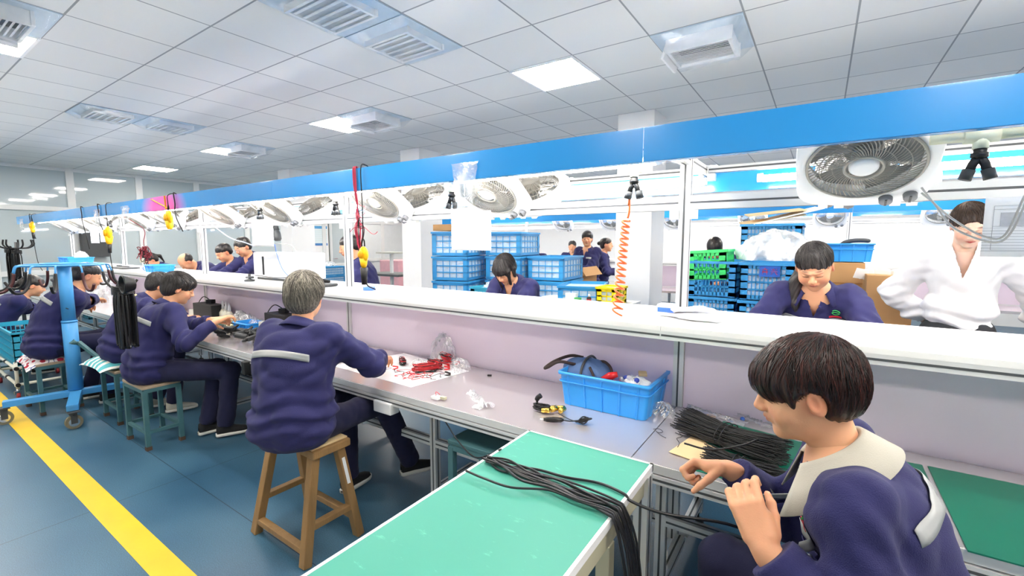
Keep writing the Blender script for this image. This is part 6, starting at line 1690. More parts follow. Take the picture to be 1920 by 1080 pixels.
# red and black clip leads beside the grey haired worker
mw = slab('paper_sheet', [(-2.42, 1.62), (-1.72, 1.60), (-1.66, 2.00), (-2.30, 2.08)], .7505, .0015, M_PAPER, 'white sheet spread on the bench under the red clip leads', 'paper')
def lead_coil(px, py, rx, ry, n, label, m=M_RED, seed=1, z=.755, hgt=.03, blk=.35):
    c = atz(px, py, z + hgt * .5); c[2] = z; r_ = np.random.default_rng(seed)
    r = root('clip_lead', tuple(c), label, 'cable', 'red and black clip leads')
    m1 = MB(); m2 = MB(); an0 = r_.uniform(0, PI)
    for k in range(n):
        mb = m2 if r_.uniform() < blk else m1; ph = r_.uniform(0, 6); sx = r_.uniform(.75, 1.1); sy = r_.uniform(.7, 1.1); an = an0 + r_.normal() * .12
        P = []
        for t in np.linspace(0, 2 * PI, 26, endpoint=False):
            x_ = rx * sx * math.cos(t); y_ = ry * sy * math.sin(t); P.append((x_ * math.cos(an) - y_ * math.sin(an), x_ * math.sin(an) + y_ * math.cos(an), .003 + hgt * (k / n) + .004 * math.sin(2 * t + ph)))
        mb.tube(P, .0022, 5, closed=True)
    if m1.n: m1.build('red_wire', m, r)
    if m2.n: m2.build('black_wire', M_BLACK, r)
    return r
lead_coil(798, 690, .075, .022, 16, 'thick red lead coil in the middle of the heap beside the grey-haired worker', seed=2, hgt=.045)
lead_coil(816, 683, .05, .022, 16, 'upright red coil at the right of the heap, under the clear bag', seed=3, hgt=.05)
lead_coil(836, 672, .045, .022, 12, 'red coil behind the heap against the clear bag', seed=4, hgt=.06)
lead_coil(755, 678, .05, .018, 12, 'dark red coil with black wire at the left of the heap', seed=5, blk=.6, hgt=.03)
lead_coil(672, 672, .04, .02, 10, 'small red and black coil beside the grey-haired worker\'s elbow', seed=6, blk=.5, hgt=.03)
lead_coil(715, 685, .03, .018, 7, 'short red and black lead in front of the worker\'s hand', seed=7, blk=.6, hgt=.02)
for k in range(9):
    r_ = np.random.default_rng(400 + k); c = atz(760 + 14 * (k % 5) + r_.uniform(-6, 6), 700 + 5 * (k % 3), .756)
    P = [(-.08, 0, 0)]
    for j in range(8): P.append((-.08 + .02 * j, r_.uniform(-.035, .035), r_.uniform(.001, .012)))
    o = MB().tube(spline(P, 40), .0018, 5).build('loose_wire', M_RED if k % 4 else M_BLACK, None); o.location = c; tag(o, 'loose %s wire trailing from the heap of leads on the steel top' % ('red' if k % 4 else 'black'), 'wire', 'loose wires in front of the leads')
def clip(px, py, rz, label, col=M_REDP):
    c = atz(px, py, .762); r = root('crocodile_clip', tuple(c), label, 'clip', 'crocodile clips', rz=rz)
    for s in (-1, 1):
        MB().box((-.012, 0, s * .004), (.036, .010, .003), R=Matrix.Rotation(s * .10, 3, 'Y')).build('jaw', M_CHROME, r); MB().box((.026, 0, s * .007), (.034, .013, .005), R=Matrix.Rotation(s * .22, 3, 'Y')).build('grip', col, r)
clip(846, 686, 2.8, 'steel clip with red grips lying right of the heap'); clip(830, 690, .5, 'steel clip with red grips touching the right end of the heap'); clip(832, 700, .2, 'steel clip with black grip in front of the heap', M_BLACK)
clip(850, 681, 1.2, 'steel clip at the very right beside the clear bag'); clip(733, 690, 1.0, 'clip with red grips by the worker\'s cuff')
for k, (px, py, w, h) in enumerate(((832, 655, .17, .16), (862, 675, .13, .07), (785, 670, .12, .05))):
    c = atz(px, py + 20, .752); blob_bag(c[0], c[1], .752, w, w * .7, h, ['tall clear plastic bag standing against the lilac board behind the leads', 'low clear bag of red parts right of the leads', 'clear bag half covering the middle of the red leads'][k], m=M_FILM if k else M_BAG, seed=30 + k, amp=.22)
# switch on the bench edge
c = atz(818, 748, .755); r = root('toggle_switch', tuple(c), 'small white connector block taped to the bench edge above the leg', 'connector')
MB().box((0, 0, .008), (.045, .03, .014)).build('block', M_WHITE, r, bevel=.002); MB().box((.034, .012, .008), (.03, .018, .012)).build('socket', M_CREAM, r); MB().tube(spline([(0, 0, .015), (-.01, .01, .03), (.01, .015, .02)], 10), .0015, 5).build('wire', M_RED, r)
def sockbox(px, py, label):
    c = aty(px, py, 1.46); o = MB().box((0, 0, 0), (.13, .06, .06)).build('socket_box', M_WHITE, None, bevel=.006); o.location = (c[0], 1.50, .665); tag(o, label, 'socket box')
sockbox(712, 755, 'white socket box under the bench edge beside the grey-haired worker'); sockbox(478, 682, 'white socket box under the bench between the two nearest workers')
c = aty(461, 686, 1.47); o = MB().box((0, 0, 0), (.05, .06, .09)).build('black_adapter', M_BLACK, None, bevel=.005); o.location = (c[0], 1.48, .655); tag(o, 'black power adapter hanging under the bench left of the grey-haired worker', 'adapter')

# heap of black housings in front of the bare-stool worker
M_HOUS = mat('black_housing', rgb(44, 45, 47), .45, var=.12)
k = 0; r_ = np.random.default_rng(55)
protoH = None
for i in range(44):
    px = r_.uniform(404, 540); py = 618 + r_.uniform(-10, 14) + (px - 404) * .06
    lay = (i % 3) * .028; c = atz(px, py, .765 + lay)
    if not (1.56 < c[1] < 2.06): c[1] = min(max(c[1], 1.58), 2.04)
    if protoH is None:
        r = root('black_housing', tuple(c), 'black plastic adapter housing in the heap on the bench beside the bare-stool worker', 'housing', 'heap of black adapter housings')
        MB().box((0, 0, 0), (.085, .042, .030)).build('shell', M_HOUS, r, bevel=.008); MB().tube([(.04, 0, 0), (.06, 0, 0), (.072, 0, 0)], [.011, .010, .006], 8).build('cable_boot', M_BLACK, r)
        MB().box((-.012, 0, .0155), (.04, .02, .002)).build('label_recess', M_DGREY, r); protoH = r; q = r
    else: q = copy_tree(protoH, tuple(c))
    q.rotation_euler = (r_.uniform(-.5, .5), r_.uniform(-.6, .6), r_.uniform(0, 6.28))
for i in range(9):
    px = r_.uniform(408, 440); c = atz(px, 606 + r_.uniform(-6, 9), .80); o = MB().box((0, 0, 0), (.035, .02, .012)).build('ivory_connector', mat('ivory_plastic', rgb(236, 226, 180), .45), None, bevel=.003)
    o.location = c; o.rotation_euler = (r_.uniform(-.4, .4), r_.uniform(-.4, .4), r_.uniform(0, 6)); tag(o, 'ivory plastic connector at the left of the black heap', 'connector', 'ivory connectors on the black heap')
# black powered boxes with cables
def device(px0, px1, pyb, Y, h, label, d=.12):
    a = aty(px0, pyb, Y); b = aty(px1, pyb, Y); r = root('tester_box', ((a[0] + b[0]) / 2, Y + d / 2, .752), label, 'tester box', 'black tester boxes on the bench'); w = b[0] - a[0]
    MB().b2((-w / 2, -d / 2, 0), (w / 2, d / 2, h)).build('case', M_DGREY if False else mat('tester_black', rgb(42, 42, 44), .5), r, bevel=.004)
    MB().b2((-w / 2 - .10, -d / 2, 0), (-w / 2 - .002, d / 2, h * .55)).build('white_block', mat('tester_white', rgb(216, 214, 204), .5), r, bevel=.004)
    MB().box((0, .02, h + .02), (.06, .05, .035), rz=.4).build('plug', M_BLACK, r)
    MB().tube(spline([(0, .02, h + .03), (-.10, 0, h + .06), (-.20, -.01, h * .9), (-.24, -.02, h * .3), (-.24, -.02, .01)], 30), .004, 6).build('lead', M_BLACK, r)
device(498, 536, 640, 1.88, .18, 'black tester box right of the heap of housings, behind the grey-haired worker\'s shoulder')
device(364, 398, 610, 1.88, .16, 'black tester box in front of the hands of the bare-stool worker')
bin_(*aty(468, 608, 1.90)[:2], .752, .24, .15, .075, 'small bright blue basket behind the heap of black housings', ribs=7)
c = aty(440, 600, 1.98)
for k in range(3):
    r = root('spray_bottle', (c[0] - .22 + .11 * k, 1.98 - .02 * k, .752), 'milky squeeze bottle behind the black heap, %s of three' % ['left', 'middle', 'right'][k], 'bottle', 'milky bottles behind the heap')
    MB().lathe((0, 0, 0), [(.035, 0), (.037, .01), (.035, .09), (.015, .12)], 18).build('bottle_body', mat('milky_plastic', rgb(218, 216, 200), .4), r); MB().lathe((0, 0, .118), [(.014, 0), (.012, .03), (.003, .08)], 12).build('nozzle', M_PAPER, r)
for k in range(3): blob_bag(c[0] + .12 + .14 * k, 1.98, .752, .15, .12, .12 - .02 * k, 'clear plastic bag behind the blue basket, %s of three' % ['left', 'middle', 'right'][k], m=M_BAG, seed=60 + k, amp=.25)
slab('rubber_mat', [(c[0] - .35, 1.80), (c[0] + .25, 1.80), (c[0] + .25, 1.97), (c[0] - .35, 1.97)], .7505, .002, M_MATG, 'green mat showing behind the black heap', 'mat')
# things in front of the man behind the rack
c = aty(262, 575, 1.75); box(c[0] + .1, 1.80, .752, .34, .28, .19, 'pale taped carton on the bench behind the leaning worker', m=M_CARDL)
c = aty(190, 560, 1.8); blob_bag(c[0], 1.84, .752, .60, .34, .34, 'large shining bundle of clear sleeves on the bench in front of the clipped-hair man', m=M_BAG, seed=71, amp=.1)
c = aty(80, 545, 1.8)
r = root('bench_tool', (max(c[0], -9.7), 1.8, .752), 'grey clamping tool with a black lever on the far end of the bench', 'tool')
MB().lathe((0, 0, 0), [(.06, 0), (.06, .02), (.03, .04), (.03, .14), (.05, .16), (.05, .19), (0, .2)], 18).build('tool_body', M_DGREY, r); MB().tube([(0, 0, .18), (.12, -.02, .22), (.28, -.04, .20)], [.015, .018, .012], 8).build('lever', M_BLACK, r)

# blue crate on a white tube trolley at the left
r = root('tube_trolley', (-6.75, 1.06, 0), 'low trolley of white coated tubes with black joints at the left edge', 'trolley', rz=.0)
M_WT = mat('ivory_tube', rgb(222, 220, 206), .4)
mb = MB()
for z in (.14, .30):
    for y in (-.22, .22): mb.cyl((-.48, y, z), (.48, y, z), .014, n=10)
    for x in (-.46, .46): mb.cyl((x, -.24, z), (x, .24, z), .014, n=10)
for x in (-.46, .46):
    for y in (-.22, .22): mb.cyl((x, y, .10), (x, y, .36), .014, n=10)
mb.build('frame', M_WT, r)
mb = MB()
for z in (.14, .30):
    for x in (-.46, 0, .46):
        for y in (-.22, .22): mb.cyl((x - .03, y, z), (x + .03, y, z), .018, n=10)
mb.build('joint', M_BLACK, r)
for x in (-.44, .44):
    for y in (-.22, .22):
        k_ = MB().cyl((x, y, .06), (x, y, .10), .012).box((x, y, .06), (.03, .05, .03)).build('castor', M_CHROME, r); MB().cyl((x, y - .012, .032), (x, y + .012, .032), .032, n=18).build('wheel', mat('red_wheel', rgb(150, 40, 44), .5), k_)
crate(-6.75, 1.06, .315, .90, .44, .33, 'large cyan slatted crate on the white tube trolley at the left edge', m=M_CYAN, rows=4, gap=.016, slat=.016)
# ================================================================== THINGS ON THE UPPER SHELF
ZS = SHZ + .001
def on_shelf(px, Y): p = aty(px, 560, Y); return p[0]
def glove(px, Y, label, seed, rz=0, z=0):
    r_ = np.random.default_rng(seed); x = on_shelf(px, Y)
    r = root('work_glove', (x, Y, ZS + z), label, 'glove', 'folded work gloves on the shelf', rz=rz)
    P = [(Cap((0, -.04, .012), (0, .03, .014), .026, .030, (0, 0, 1), .45), .02, 1)]
    for k in range(4): P.append((Cap((-.03 + .02 * k, .03, .014), (-.038 + .025 * k, .095 + .01 * (k in (1, 2)), .012), .012, .010, (0, 0, 1), .8), .006, 1))
    P.append((Cap((.025, -.01, .014), (.06, .03, .012), .013, .010), .008, 1))
    V, Q = skin(P, .004, lambda p: wave(p, seed, 60, .003)); mb = MB(); mb.smooth = True; mb.add(V, Q.tolist()); mb.build('glove_body', mat('white_glove', rgb(226, 226, 230), .85, bump=.3, bscale=300), r)
glove(1300, 2.02, 'white work glove at the base of the near post, lower', 1, 1.2); glove(1312, 2.06, 'white work glove lying on another at the near post', 2, 1.7, .024); glove(1326, 2.00, 'white work glove right of the near post', 3, 1.4)
r = root('tissue_pack', (on_shelf(1252, 2.06), 2.06, ZS), 'small white and blue tissue pack left of the near post', 'tissue pack')
MB().box((0, 0, .028), (.085, .06, .056)).build('pack', M_PAPER, r, bevel=.012); MB().box((.0, -.031, .03), (.07, .002, .02)).build('pack_print', M_BLUEP, r)
o = MB().lathe((0, 0, 0), [(.026, 0), (.040, 0), (.040, .022), (.026, .022), (.026, 0)], 24).build('tape_roll', M_BLUEP, None); o.location = (on_shelf(689, 2.02) + .02, 2.02, ZS); tag(o, 'blue roll of tape on the shelf beside the third post', 'tape')
# white machine
a = aty(476, 515, 2.06); b = aty(562, 520, 2.06)
r = root('white_machine', ((a[0] + b[0]) / 2, 2.16, ZS), 'large white machine casing with a dark slot, on the shelf left of the grey-haired worker', 'machine')
w = b[0] - a[0]; MB().b2((-w / 2, -.10, .02), (w / 2, .14, .24)).build('case', M_WHITE, r, bevel=.012)
MB().b2((-w / 2 + .05, -.104, .05), (-w / 2 + .16, -.099, .20)).build('door_panel', M_FANW, r, bevel=.002); MB().b2((-w / 2 + .165, -.106, .045), (-w / 2 + .185, -.099, .205)).build('slot', M_BLACK, r)
MB().b2((-w / 2 + .02, -.08, 0), (w / 2 - .02, .10, .02)).build('feet', M_DGREY, r)
def wirep(pts, rad, m, name, label, cat='cable', n=40): 
    o = MB().tube(spline(pts, n), rad, 6).build(name, m, None); return tag(o, label, cat)
A = lambda px, py, Y: aty(px, py, Y)
wirep([A(515, 458, 2.0), A(520, 480, 2.0), A(530, 505, 1.98), A(545, 522, 1.96)], .003, M_BLUEP, 'air_hose', 'thin pale blue hose running down in front of the white machine', 'hose')
wirep([A(515, 456, 2.0), A(545, 460, 2.02), A(558, 478, 2.02), A(560, 500, 2.0), A(575, 517, 1.98)], .0035, M_CABLEG, 'machine_cable', 'grey cable arching over the right of the white machine')
wirep([A(396, 420, 2.0), A(430, 445, 1.95), A(460, 455, 1.95), A(478, 462, 1.98)], .0045, mat('pale_blue_hose', rgb(196, 208, 240), .3), 'air_hose', 'pale blue air hose looping across the fourth bay above the two workers', 'hose')
r = root('handpiece', (on_shelf(600, 2.02), 2.02, ZS), 'dark tray with a yellow marked hand tool on the shelf behind the grey-haired worker', 'tool')
MB().box((0, 0, .012), (.30, .12, .02)).build('tray', M_DGREY, r, bevel=.008); MB().tube([(-.12, -.01, .035), (.02, 0, .04), (.1, .02, .035)], [.012, .018, .01], 10).build('hand_tool', M_BLACK, r); MB().box((-.06, -.02, .045), (.05, .02, .012)).build('yellow_tag', M_YEL, r)
r = root('soldering_stand', (on_shelf(470, 1.92), 1.92, ZS), 'small grey clamp stand on the shelf left of the white machine', 'stand')
MB().lathe((0, 0, 0), [(.04, 0), (.04, .012), (.012, .02), (.012, .06), (0, .062)], 16).build('foot', M_DGREY, r); MB().tube([(-.05, 0, .03), (.06, 0, .035)], .010, 8).build('arm', M_DGREY, r)
wirep([A(478, 516, 1.93), A(520, 521, 1.9), A(548, 520, 1.95)], .004, M_DGREY, 'machine_cable', 'dark cable lying on the shelf in front of the white machine')
bin_(on_shelf(304, 1.98), 1.98, ZS, .28, .2, .08, 'small sky blue bin on the shelf in front of the bent-over workers', ribs=3)
bin_(on_shelf(150, 2.02), 2.02, ZS, .52, .3, .10, 'sky blue bin on the shelf behind the rack, near the end of the line', ribs=5)
r = root('blue_white_bottle', (on_shelf(281, 1.94), 1.94, ZS), 'blue and white bottle beside the small sky blue bin', 'bottle')
MB().tube([(-.06, 0, .03), (.0, 0, .035), (.06, 0, .03)], [.03, .035, .02], 12).build('bottle_body', M_PAPER, r); MB().tube([(-.05, 0, .03), (-.01, 0, .035)], [.032, .037], 12).build('band', M_BLUEP, r)
blob_bag(on_shelf(160, 2.12), 2.12, ZS + .08, .22, .16, .10, 'white paper wrapping standing in the sky blue bin near the end of the line', m=M_PAPER, seed=81, amp=.15, name='paper_wrap', cat='paper')
r = root('wire_tray', (on_shelf(235, 1.98), 1.98, ZS), 'flat tray of small tools on the shelf left of the red wire tangle', 'tray')
MB().box((0, 0, .01), (.6, .18, .015)).build('tray', M_DGREY, r, bevel=.004); MB().tube([(-.2, 0, .03), (.2, .02, .03)], .01, 8).build('tool', M_CHROME, r)
# red tangle before the bent worker
c = aty(272, 478, 1.95); r = root('wire_tangle', tuple(c), 'tangle of red and black wires hanging from the canopy before the bent worker', 'wires')
r_ = np.random.default_rng(91); m1 = MB(); m2 = MB()
for k in range(26):
    P = [(r_.normal() * .03, r_.normal() * .03, r_.normal() * .045) for _ in range(6)]; (m1 if k % 3 else m2).tube(spline(P, 24), .004, 5)
m1.build('red_wire', mat('dark_red_wire', rgb(130, 30, 44), .4), r); m2.build('black_wire', M_BLACK, r)
MB().tube(spline([(0, 0, .03), (-.01, 0, .15), (.01, 0, .30), (0, -.2, .45)], 24), .004, 5).build('hanging_wire', mat('dark_red_wire', rgb(130, 30, 44), .4), r)
MB().box((0, -.03, -.06), (.06, .03, .05)).build('terminal', M_CREAM, r)

# ================================================================== HANGING THINGS
# pneumatic pipe with black Y couplings
pz = 1.790; py = 1.78
for i in range(6):
    x1, x0 = posts[i], posts[i + 1]
    a_ = .24 - x0 if i == 1 else 0
    o = MB().cyl((a_, 0, 0), (x1 - x0, 0, 0), .0135, n=14).build('air_pipe', M_PVC, None); o.location = (x0, py, pz if i <= 1 else 1.822); tag(o, 'cream plastic air pipe under the near canopy, %s bay' % ['off-right', 'nearest', 'second', 'third', 'fourth', 'farthest'][i], 'pipe', 'cream air pipe sections')
ycp = [(1836, 'nearest, at the right edge'), (1190, 'with the orange coil hose below'), (846, 'beside the white notice'), (626, 'left of the third post'), (482, 'left of the white machine'), (196, 'near the end of the line')]
for k, (px, lab) in enumerate(ycp):
    x = aty(px, 300, py)[0]; r = root('air_coupling', (x, py, pz), 'black twin air coupling under the cream pipe, %s' % lab, 'air coupling', 'black twin air couplings')
    MB().cyl((-.035, 0, 0), (.035, 0, 0), .020, n=14).cyl((0, 0, -.035), (0, 0, 0), .017, n=14).build('tee', M_PVC, r)
    MB().cyl((0, 0, -.062), (0, 0, -.034), .014, n=14).cyl((0, 0, -.058), (0, 0, -.046), .019, n=8).build('neck', M_BLACK, r)
    for s in (-1, 1):
        b_ = MB().tube([(0, 0, -.055), (s * .012, 0, -.075), (s * .020, 0, -.10)], [.012, .011, .011], 12).build('branch', M_BLACK, r)
        MB().cyl((s * .018, 0, -.090), (s * .026, 0, -.118), .0145, n=14).build('collar_ring', M_DGREY, b_)
# orange coil hose
x = aty(1186, 340, py)[0]
r = root('coil_hose', (x - .01, py, pz - .115), 'orange coiled air hose hanging in front of the white column', 'hose')
MB().tube(spline([(0, 0, 0), (.0, 0, -.05), (-.006, 0, -.08)], 10), .004, 6).cyl((0, 0, .0), (-.003, 0, -.03), .005).build('straight_end', M_ORANGE, r)
P = []; z0 = -.085; N = 15
for t in np.linspace(0, 1, N * 16):
    zz = z0 - .385 * (t ** 1.0 * .9 + .1 * t * t); R_c = .014 + .006 * t; P.append((-.012 - .028 * t + R_c * math.cos(2 * PI * N * t), R_c * .8 * math.sin(2 * PI * N * t), zz - .006 * math.cos(2 * PI * N * t)))
MB().tube(P, .0042, 6).build('coil', M_ORANGE, r)
# papers
def paper(px0, px1, pyt, pyb, Y, label, m=M_PAPER, name='paper_notice', curl=.006):
    a = aty(px0, pyb, Y); b = aty(px1, pyb, Y); t = aty((px0 + px1) / 2, pyt, Y); w = b[0] - a[0]; h = t[2] - a[2]; n = 8
    G = [[(w * i / n, curl * math.sin(PI * i / n) + curl * .5 * math.sin(3 * j), h * j / n) for j in range(n + 1)] for i in range(n + 1)]
    o = MB().grid(np.array(G)).build(name, m, None, solid=.0006); o.location = (a[0], Y, a[2]); return tag(o, label, 'paper'), w, h
paper(847, 921, 396, 469, 1.97, 'blank white sheet hanging under the canopy in the middle of the photo')
paper(474, 514, 415, 462, 1.97, 'white sheet hanging above the white machine')
paper(171, 187, 424, 456, 1.97, 'narrow white sheet hanging near the end of the line, left of a pair'); paper(189, 207, 424, 454, 1.97, 'narrow white sheet hanging near the end of the line, right of a pair')
M_DOC = mat('work_sheet', rgb(232, 234, 238), .6)
N_, L_, B_ = nodes_of(M_DOC); _tc = _n('ShaderNodeTexCoord'); _sx = _n('ShaderNodeSeparateXYZ'); L_.new(_tc.outputs['Object'], _sx.inputs[0])
_l = _line(2, 0, .0085, .0007); _m2 = _n('ShaderNodeMix', data_type='RGBA'); _mu = _n('ShaderNodeMath', operation='MULTIPLY'); _lt = _n('ShaderNodeMath', operation='LESS_THAN'); _lt.inputs[1].default_value = .085
_gt = _n('ShaderNodeMath', operation='GREATER_THAN'); _gt.inputs[1].default_value = .015; _mu2 = _n('ShaderNodeMath', operation='MULTIPLY')
L_.new(_sx.outputs[2], _lt.inputs[0]); L_.new(_sx.outputs[2], _gt.inputs[0]); L_.new(_lt.outputs[0], _mu.inputs[0]); L_.new(_gt.outputs[0], _mu.inputs[1]); L_.new(_mu.outputs[0], _mu2.inputs[0]); L_.new(_l.outputs[0], _mu2.inputs[1])
L_.new(_mu2.outputs[0], _m2.inputs[0]); _m2.inputs[6].default_value = (*rgb(232, 234, 238), 1); _m2.inputs[7].default_value = (*rgb(170, 174, 180), 1); L_.new(_m2.outputs[2], B_.inputs['Base Color'])
dr_, w, h = paper(1837, 2010, 368, 481, 1.93, 'clear-sleeved work instruction sheet with a ruled table and two pictures at the right edge', m=M_DOC, curl=.0)
mb = MB(); g = .0009
for (a, b, c, d) in ((.02, .02, w - .02, .02), (.02, h - .025, w - .02, h - .025), (.02, .02, .02, h - .025), (w - .02, .02, w - .02, h - .025), (.02, h - .035, w - .02, h - .035), (.02, .09, w - .02, .09)):
    mb.bar((a, -.0025, b), (c, -.0025, d), g, g)
mb.build('ruled_lines', mat('print_grey', rgb(150, 154, 160), .6), dr_)
for k, x0 in enumerate((.035, .115)):
    o = MB().b2((x0, -.003, h - .085), (x0 + .062, -.0015, h - .045)).build('printed_picture', mat('printed_grey_photo', rgb(176, 180, 188), .6, var=.25, vscale=60), dr_)
p_ = aty(1836, 368, 1.925)
# grey flexes by the nearest fan
wirep([A(1728, 352, 1.93), A(1755, 385, 1.9), A(1800, 420, 1.88), A(1850, 445, 1.87), A(1885, 440, 1.86), A(1920, 370, 1.85), A(1945, 330, 1.84)], .003, M_CABLEG, 'fan_cable', 'grey flex looping from the nearest fan across the work sheet, upper strand')
wirep([A(1728, 362, 1.93), A(1752, 382, 1.9), A(1785, 425, 1.87), A(1840, 450, 1.86), A(1878, 452, 1.85), A(1905, 420, 1.84), A(1935, 350, 1.83)], .003, M_CABLEG, 'fan_cable', 'grey flex looping from the nearest fan across the work sheet, lower strand')
# yellow tool balancers
def balancer(px, pyt, pyb, Y, label, rz=0, cord=0, s=1.0):
    t = aty(px, pyt, Y); b = aty(px, pyb, Y); r = root('tool_balancer', (t[0], Y, b[2]), label, 'tool balancer', 'yellow tool balancers', rz=rz); h = t[2] - b[2]
    MB().ball((0, 0, h * .62), (h * .30, h * .16, h * .38), 12).tube([(0, 0, h * .45), (0, 0, h * .12), (0, 0, 0)], [h * .20, h * .15, h * .10], 14).build('housing', M_YEL, r)
    MB().lathe((0, -h * .15, h * .62), [(h * .20, 0), (h * .18, h * .05), (h * .08, h * .07), (0, h * .07)], 20, 'y').build('drum_cover', mat('deep_yellow', rgb(236, 168, 10), .35), r)
    MB().tube([(-.012, 0, h), (-.01, 0, h + .03), (.0, 0, h + .045), (.01, 0, h + .03), (.012, 0, h)], .004, 6).build('hook', M_BLACK, r)
    z1 = 1.905 - b[2]
    MB().tube(spline([(0, 0, h + .04), (.01, -.005, (h + z1) / 2), (0, min(0, 1.575 - Y), z1 - .02), (0, 1.60 - Y, z1), (0, 1.63 - Y, z1 - .02)], 24), .0035, 5).build('hanging_cord', M_BLACK, r)
    if cord: MB().tube(spline([(0, 0, 0), (.01, 0, -cord * .4), (0, .02, -cord * .8), (.03, .05, -cord)], 30), .004, 6).cyl((0, 0, -.09), (0, 0, .0), .014, .020).build('tool_cable', M_BLACK, r)
balancer(60, 415, 436, 1.565, 'small yellow tool balancer at the far left end of the canopy', cord=.55)
balancer(202, 424, 458, 1.565, 'yellow tool balancer hanging with its black handle near the end of the line', cord=.42)
balancer(316, 394, 430, 1.565, 'yellow tool balancer hanging below the pink glow')
balancer(681, 462, 502, 1.565, 'yellow tool balancer with carabiner beside the third post', cord=.12)
# red wire hank over the canopy at the third post
x = aty(668, 330, 1.585)[0]
r = root('red_wire_hank', (x, 1.58, 1.76), 'hank of red and black wires tied over the canopy at the third post', 'wires'); r_ = np.random.default_rng(17)
for nm, m, n, c0 in (('red_wire', mat('crimson_wire', rgb(190, 50, 80), .4), 10, 0), ('black_wire', M_BLACK, 4, 3)):
    mb = MB()
    for k in range(n):
        a = r_.uniform(-.012, .012)
        mb.tube(spline([(a, .03, .12), (a, .01, .137), (a, -.006, .135), (a * 1.1, -.006, .06), (a * .8 + .004, -.005, 0), (.008 + a * .4, .0, -.06), (.010 + r_.normal() * .008, 0, -.13), (.012 + r_.normal() * .02, r_.normal() * .01, -.19), (.012 + r_.normal() * .006, 0, -.26 - r_.uniform(0, .08))], 50), .0019, 5)
    for k in range(n // 2):
        P = [(.012, 0, -.10 - .02 * k)]; an = r_.uniform(0, 6)
        for j in range(4): P.append((P[-1][0] + r_.normal() * .025, r_.normal() * .01, P[-1][2] - r_.uniform(-.02, .035)))
        mb.tube(spline(P, 20), .0019, 5)
    mb.build(nm, m, r)
# black cords looped over the beam
for k, (px, yb) in enumerate(((56, 420), (154, 425), (186, 405), (330, 400))):
    x = aty(px, 400, 1.585)[0]; L = [.22, .35, .2, .18][k]
    o = MB().tube(spline([(.0, .05, .10), (0, .0, .135), (0, -.008, .125), (.015, -.008, .05), (.0, -.006, -.01), (.01, 0, -.08), (.03, .03, -L)], 40), .005, 6).build('loop_cord', M_BLACK, None); o.location = (x, 1.585, 1.768)
    tag(o, 'black cord looped over the blue canopy, %s' % ['at its far left end', 'left of the hanging paper pair', 'above the second yellow balancer', 'crossing the pink glow'][k], 'cord')
# yellow tape cross over the painted pink glow
x = aty(308, 380, 1.585)[0]
r = root('yellow_strap', (x, 1.586, 1.835), 'yellow straps crossed over the pink glow of the canopy', 'strap')
for k, (a, b) in enumerate((((-.28, .045), (.10, -.055)), ((.02, .058), (.03, -.055)), ((.03, -.06), (.03, -.20)))): MB().bar((a[0], -.003, a[1]), (b[0], -.003, b[1]), .012, .002).build('strap', mat('dull_yellow', rgb(226, 190, 50), .5), r)
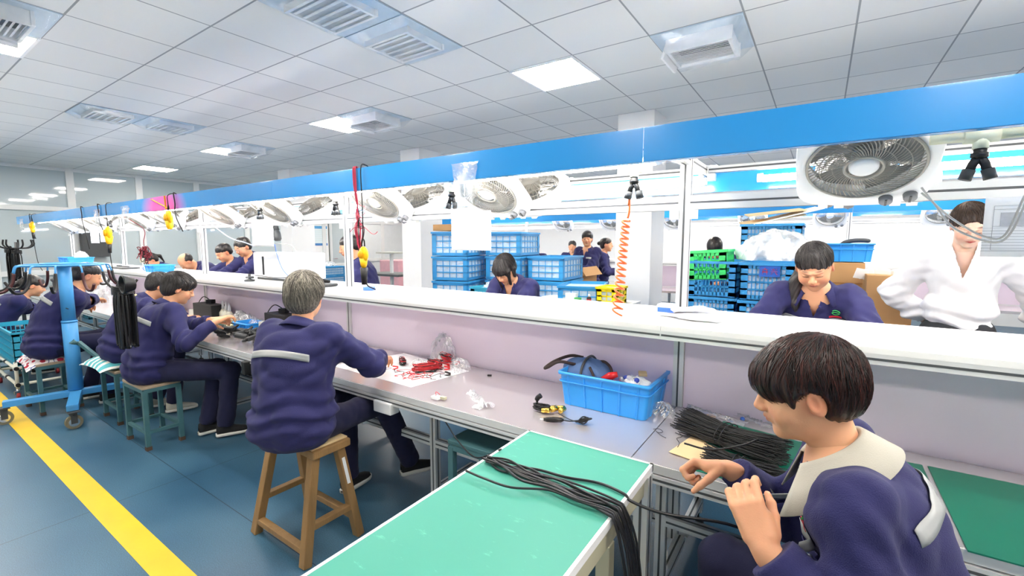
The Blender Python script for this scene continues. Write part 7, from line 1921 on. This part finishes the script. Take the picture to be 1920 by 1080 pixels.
# clear bags taped to the canopy
for k, (px, w, h, lab) in enumerate(((871, .15, .13, 'over the blank white sheet'), (175, .22, .14, 'near the left end of the line'), (229, .22, .14, 'left of the pink glow'), (31, .25, .16, 'at the far left end'))):
    x = aty(px, 330, 1.58)[0]; n = 12; G = []; r_ = np.random.default_rng(70 + k)
    for i in range(n):
        row = []
        for j in range(n):
            u, v = i / (n - 1) - .5, j / (n - 1); row.append((w * u * (1 - .25 * v) + r_.normal() * .003, -.006 - .016 * math.sin(PI * v) * math.cos(PI * u) + r_.normal() * .003, .06 - (h + .02) * v))
        G.append(row)
    o = MB().grid(np.array(G)).build('taped_bag', M_BAG, None); o.location = (x, 1.586, 1.79); tag(o, 'clear plastic bag taped to the canopy fascia, %s' % lab, 'plastic bag')
# long clear sleeve hanging before the fan in the middle
x = aty(868, 360, 1.62)[0]; n = 14; G = []; r_ = np.random.default_rng(77)
for i in range(n): G.append([(.085 * (i / (n - 1) - .5) * (1 + .2 * j / n) + r_.normal() * .002, .012 * math.sin(7 * i / n) + r_.normal() * .002, -.27 * j / (n - 1)) for j in range(n)])
o = MB().grid(np.array(G)).build('clear_sleeve', M_BAG, None); o.location = (x, 1.63, 1.79); tag(o, 'long milky plastic sleeve hanging in front of a fan, above the blank sheet', 'plastic bag')
# second fascia joint bracket lights and black glove above the machine
r = root('hanging_glove', tuple(aty(518, 440, 2.0)), 'dark glove hung on a clip right of the white sheet above the machine', 'glove')
MB().tube(spline([(0, 0, .07), (-.01, 0, .03), (.01, 0, .0), (.02, 0, -.05)], 12), [.02, .022, .03, .028, .03, .03, .03, .03, .03, .03, .03, .03, .02][:len(spline([(0, 0, .07), (-.01, 0, .03), (.01, 0, .0), (.02, 0, -.05)], 12))], 10).build('glove_body', M_DGREY, r)
# small grey speaker boxes between far fans
for k, px in enumerate((365, 462)):
    c = aty(px, 400, 2.3); o = MB().box((0, 0, 0), (.13, .11, .12), R=np.array(Matrix.Rotation(.5, 3, 'Y'))).build('transformer_box', mat('olive_grey', rgb(120, 118, 110), .5), None, bevel=.01); o.location = (c[0], 2.3, 1.74); tag(o, 'olive grey box fixed between the fans, %s of two' % ['left', 'right'][k], 'box')
if globals().get('DEBUG'):
    for o in bpy.data.objects:
        if 'label' in o and o.parent is None:
            n_ = len(o['label'].split())
            if n_ > 16 or n_ < 4: print('PERSON LABEL', n_, o.name, '|', o['label'])
    seen = {}
    for o in bpy.data.objects:
        if 'label' in o and o.parent is None: seen.setdefault(o['label'], []).append(o)
    for l, os_ in seen.items():
        if len(os_) > 1 and len(set(o.get('group') for o in os_)) >= 1 and os_[0].get('group') is None: print('PERSON DUP', l, len(os_))
    print('PERSON E', pE['root'].location[:], 'F', pF['root'].location[:], 'A', pA['root'].location[:])
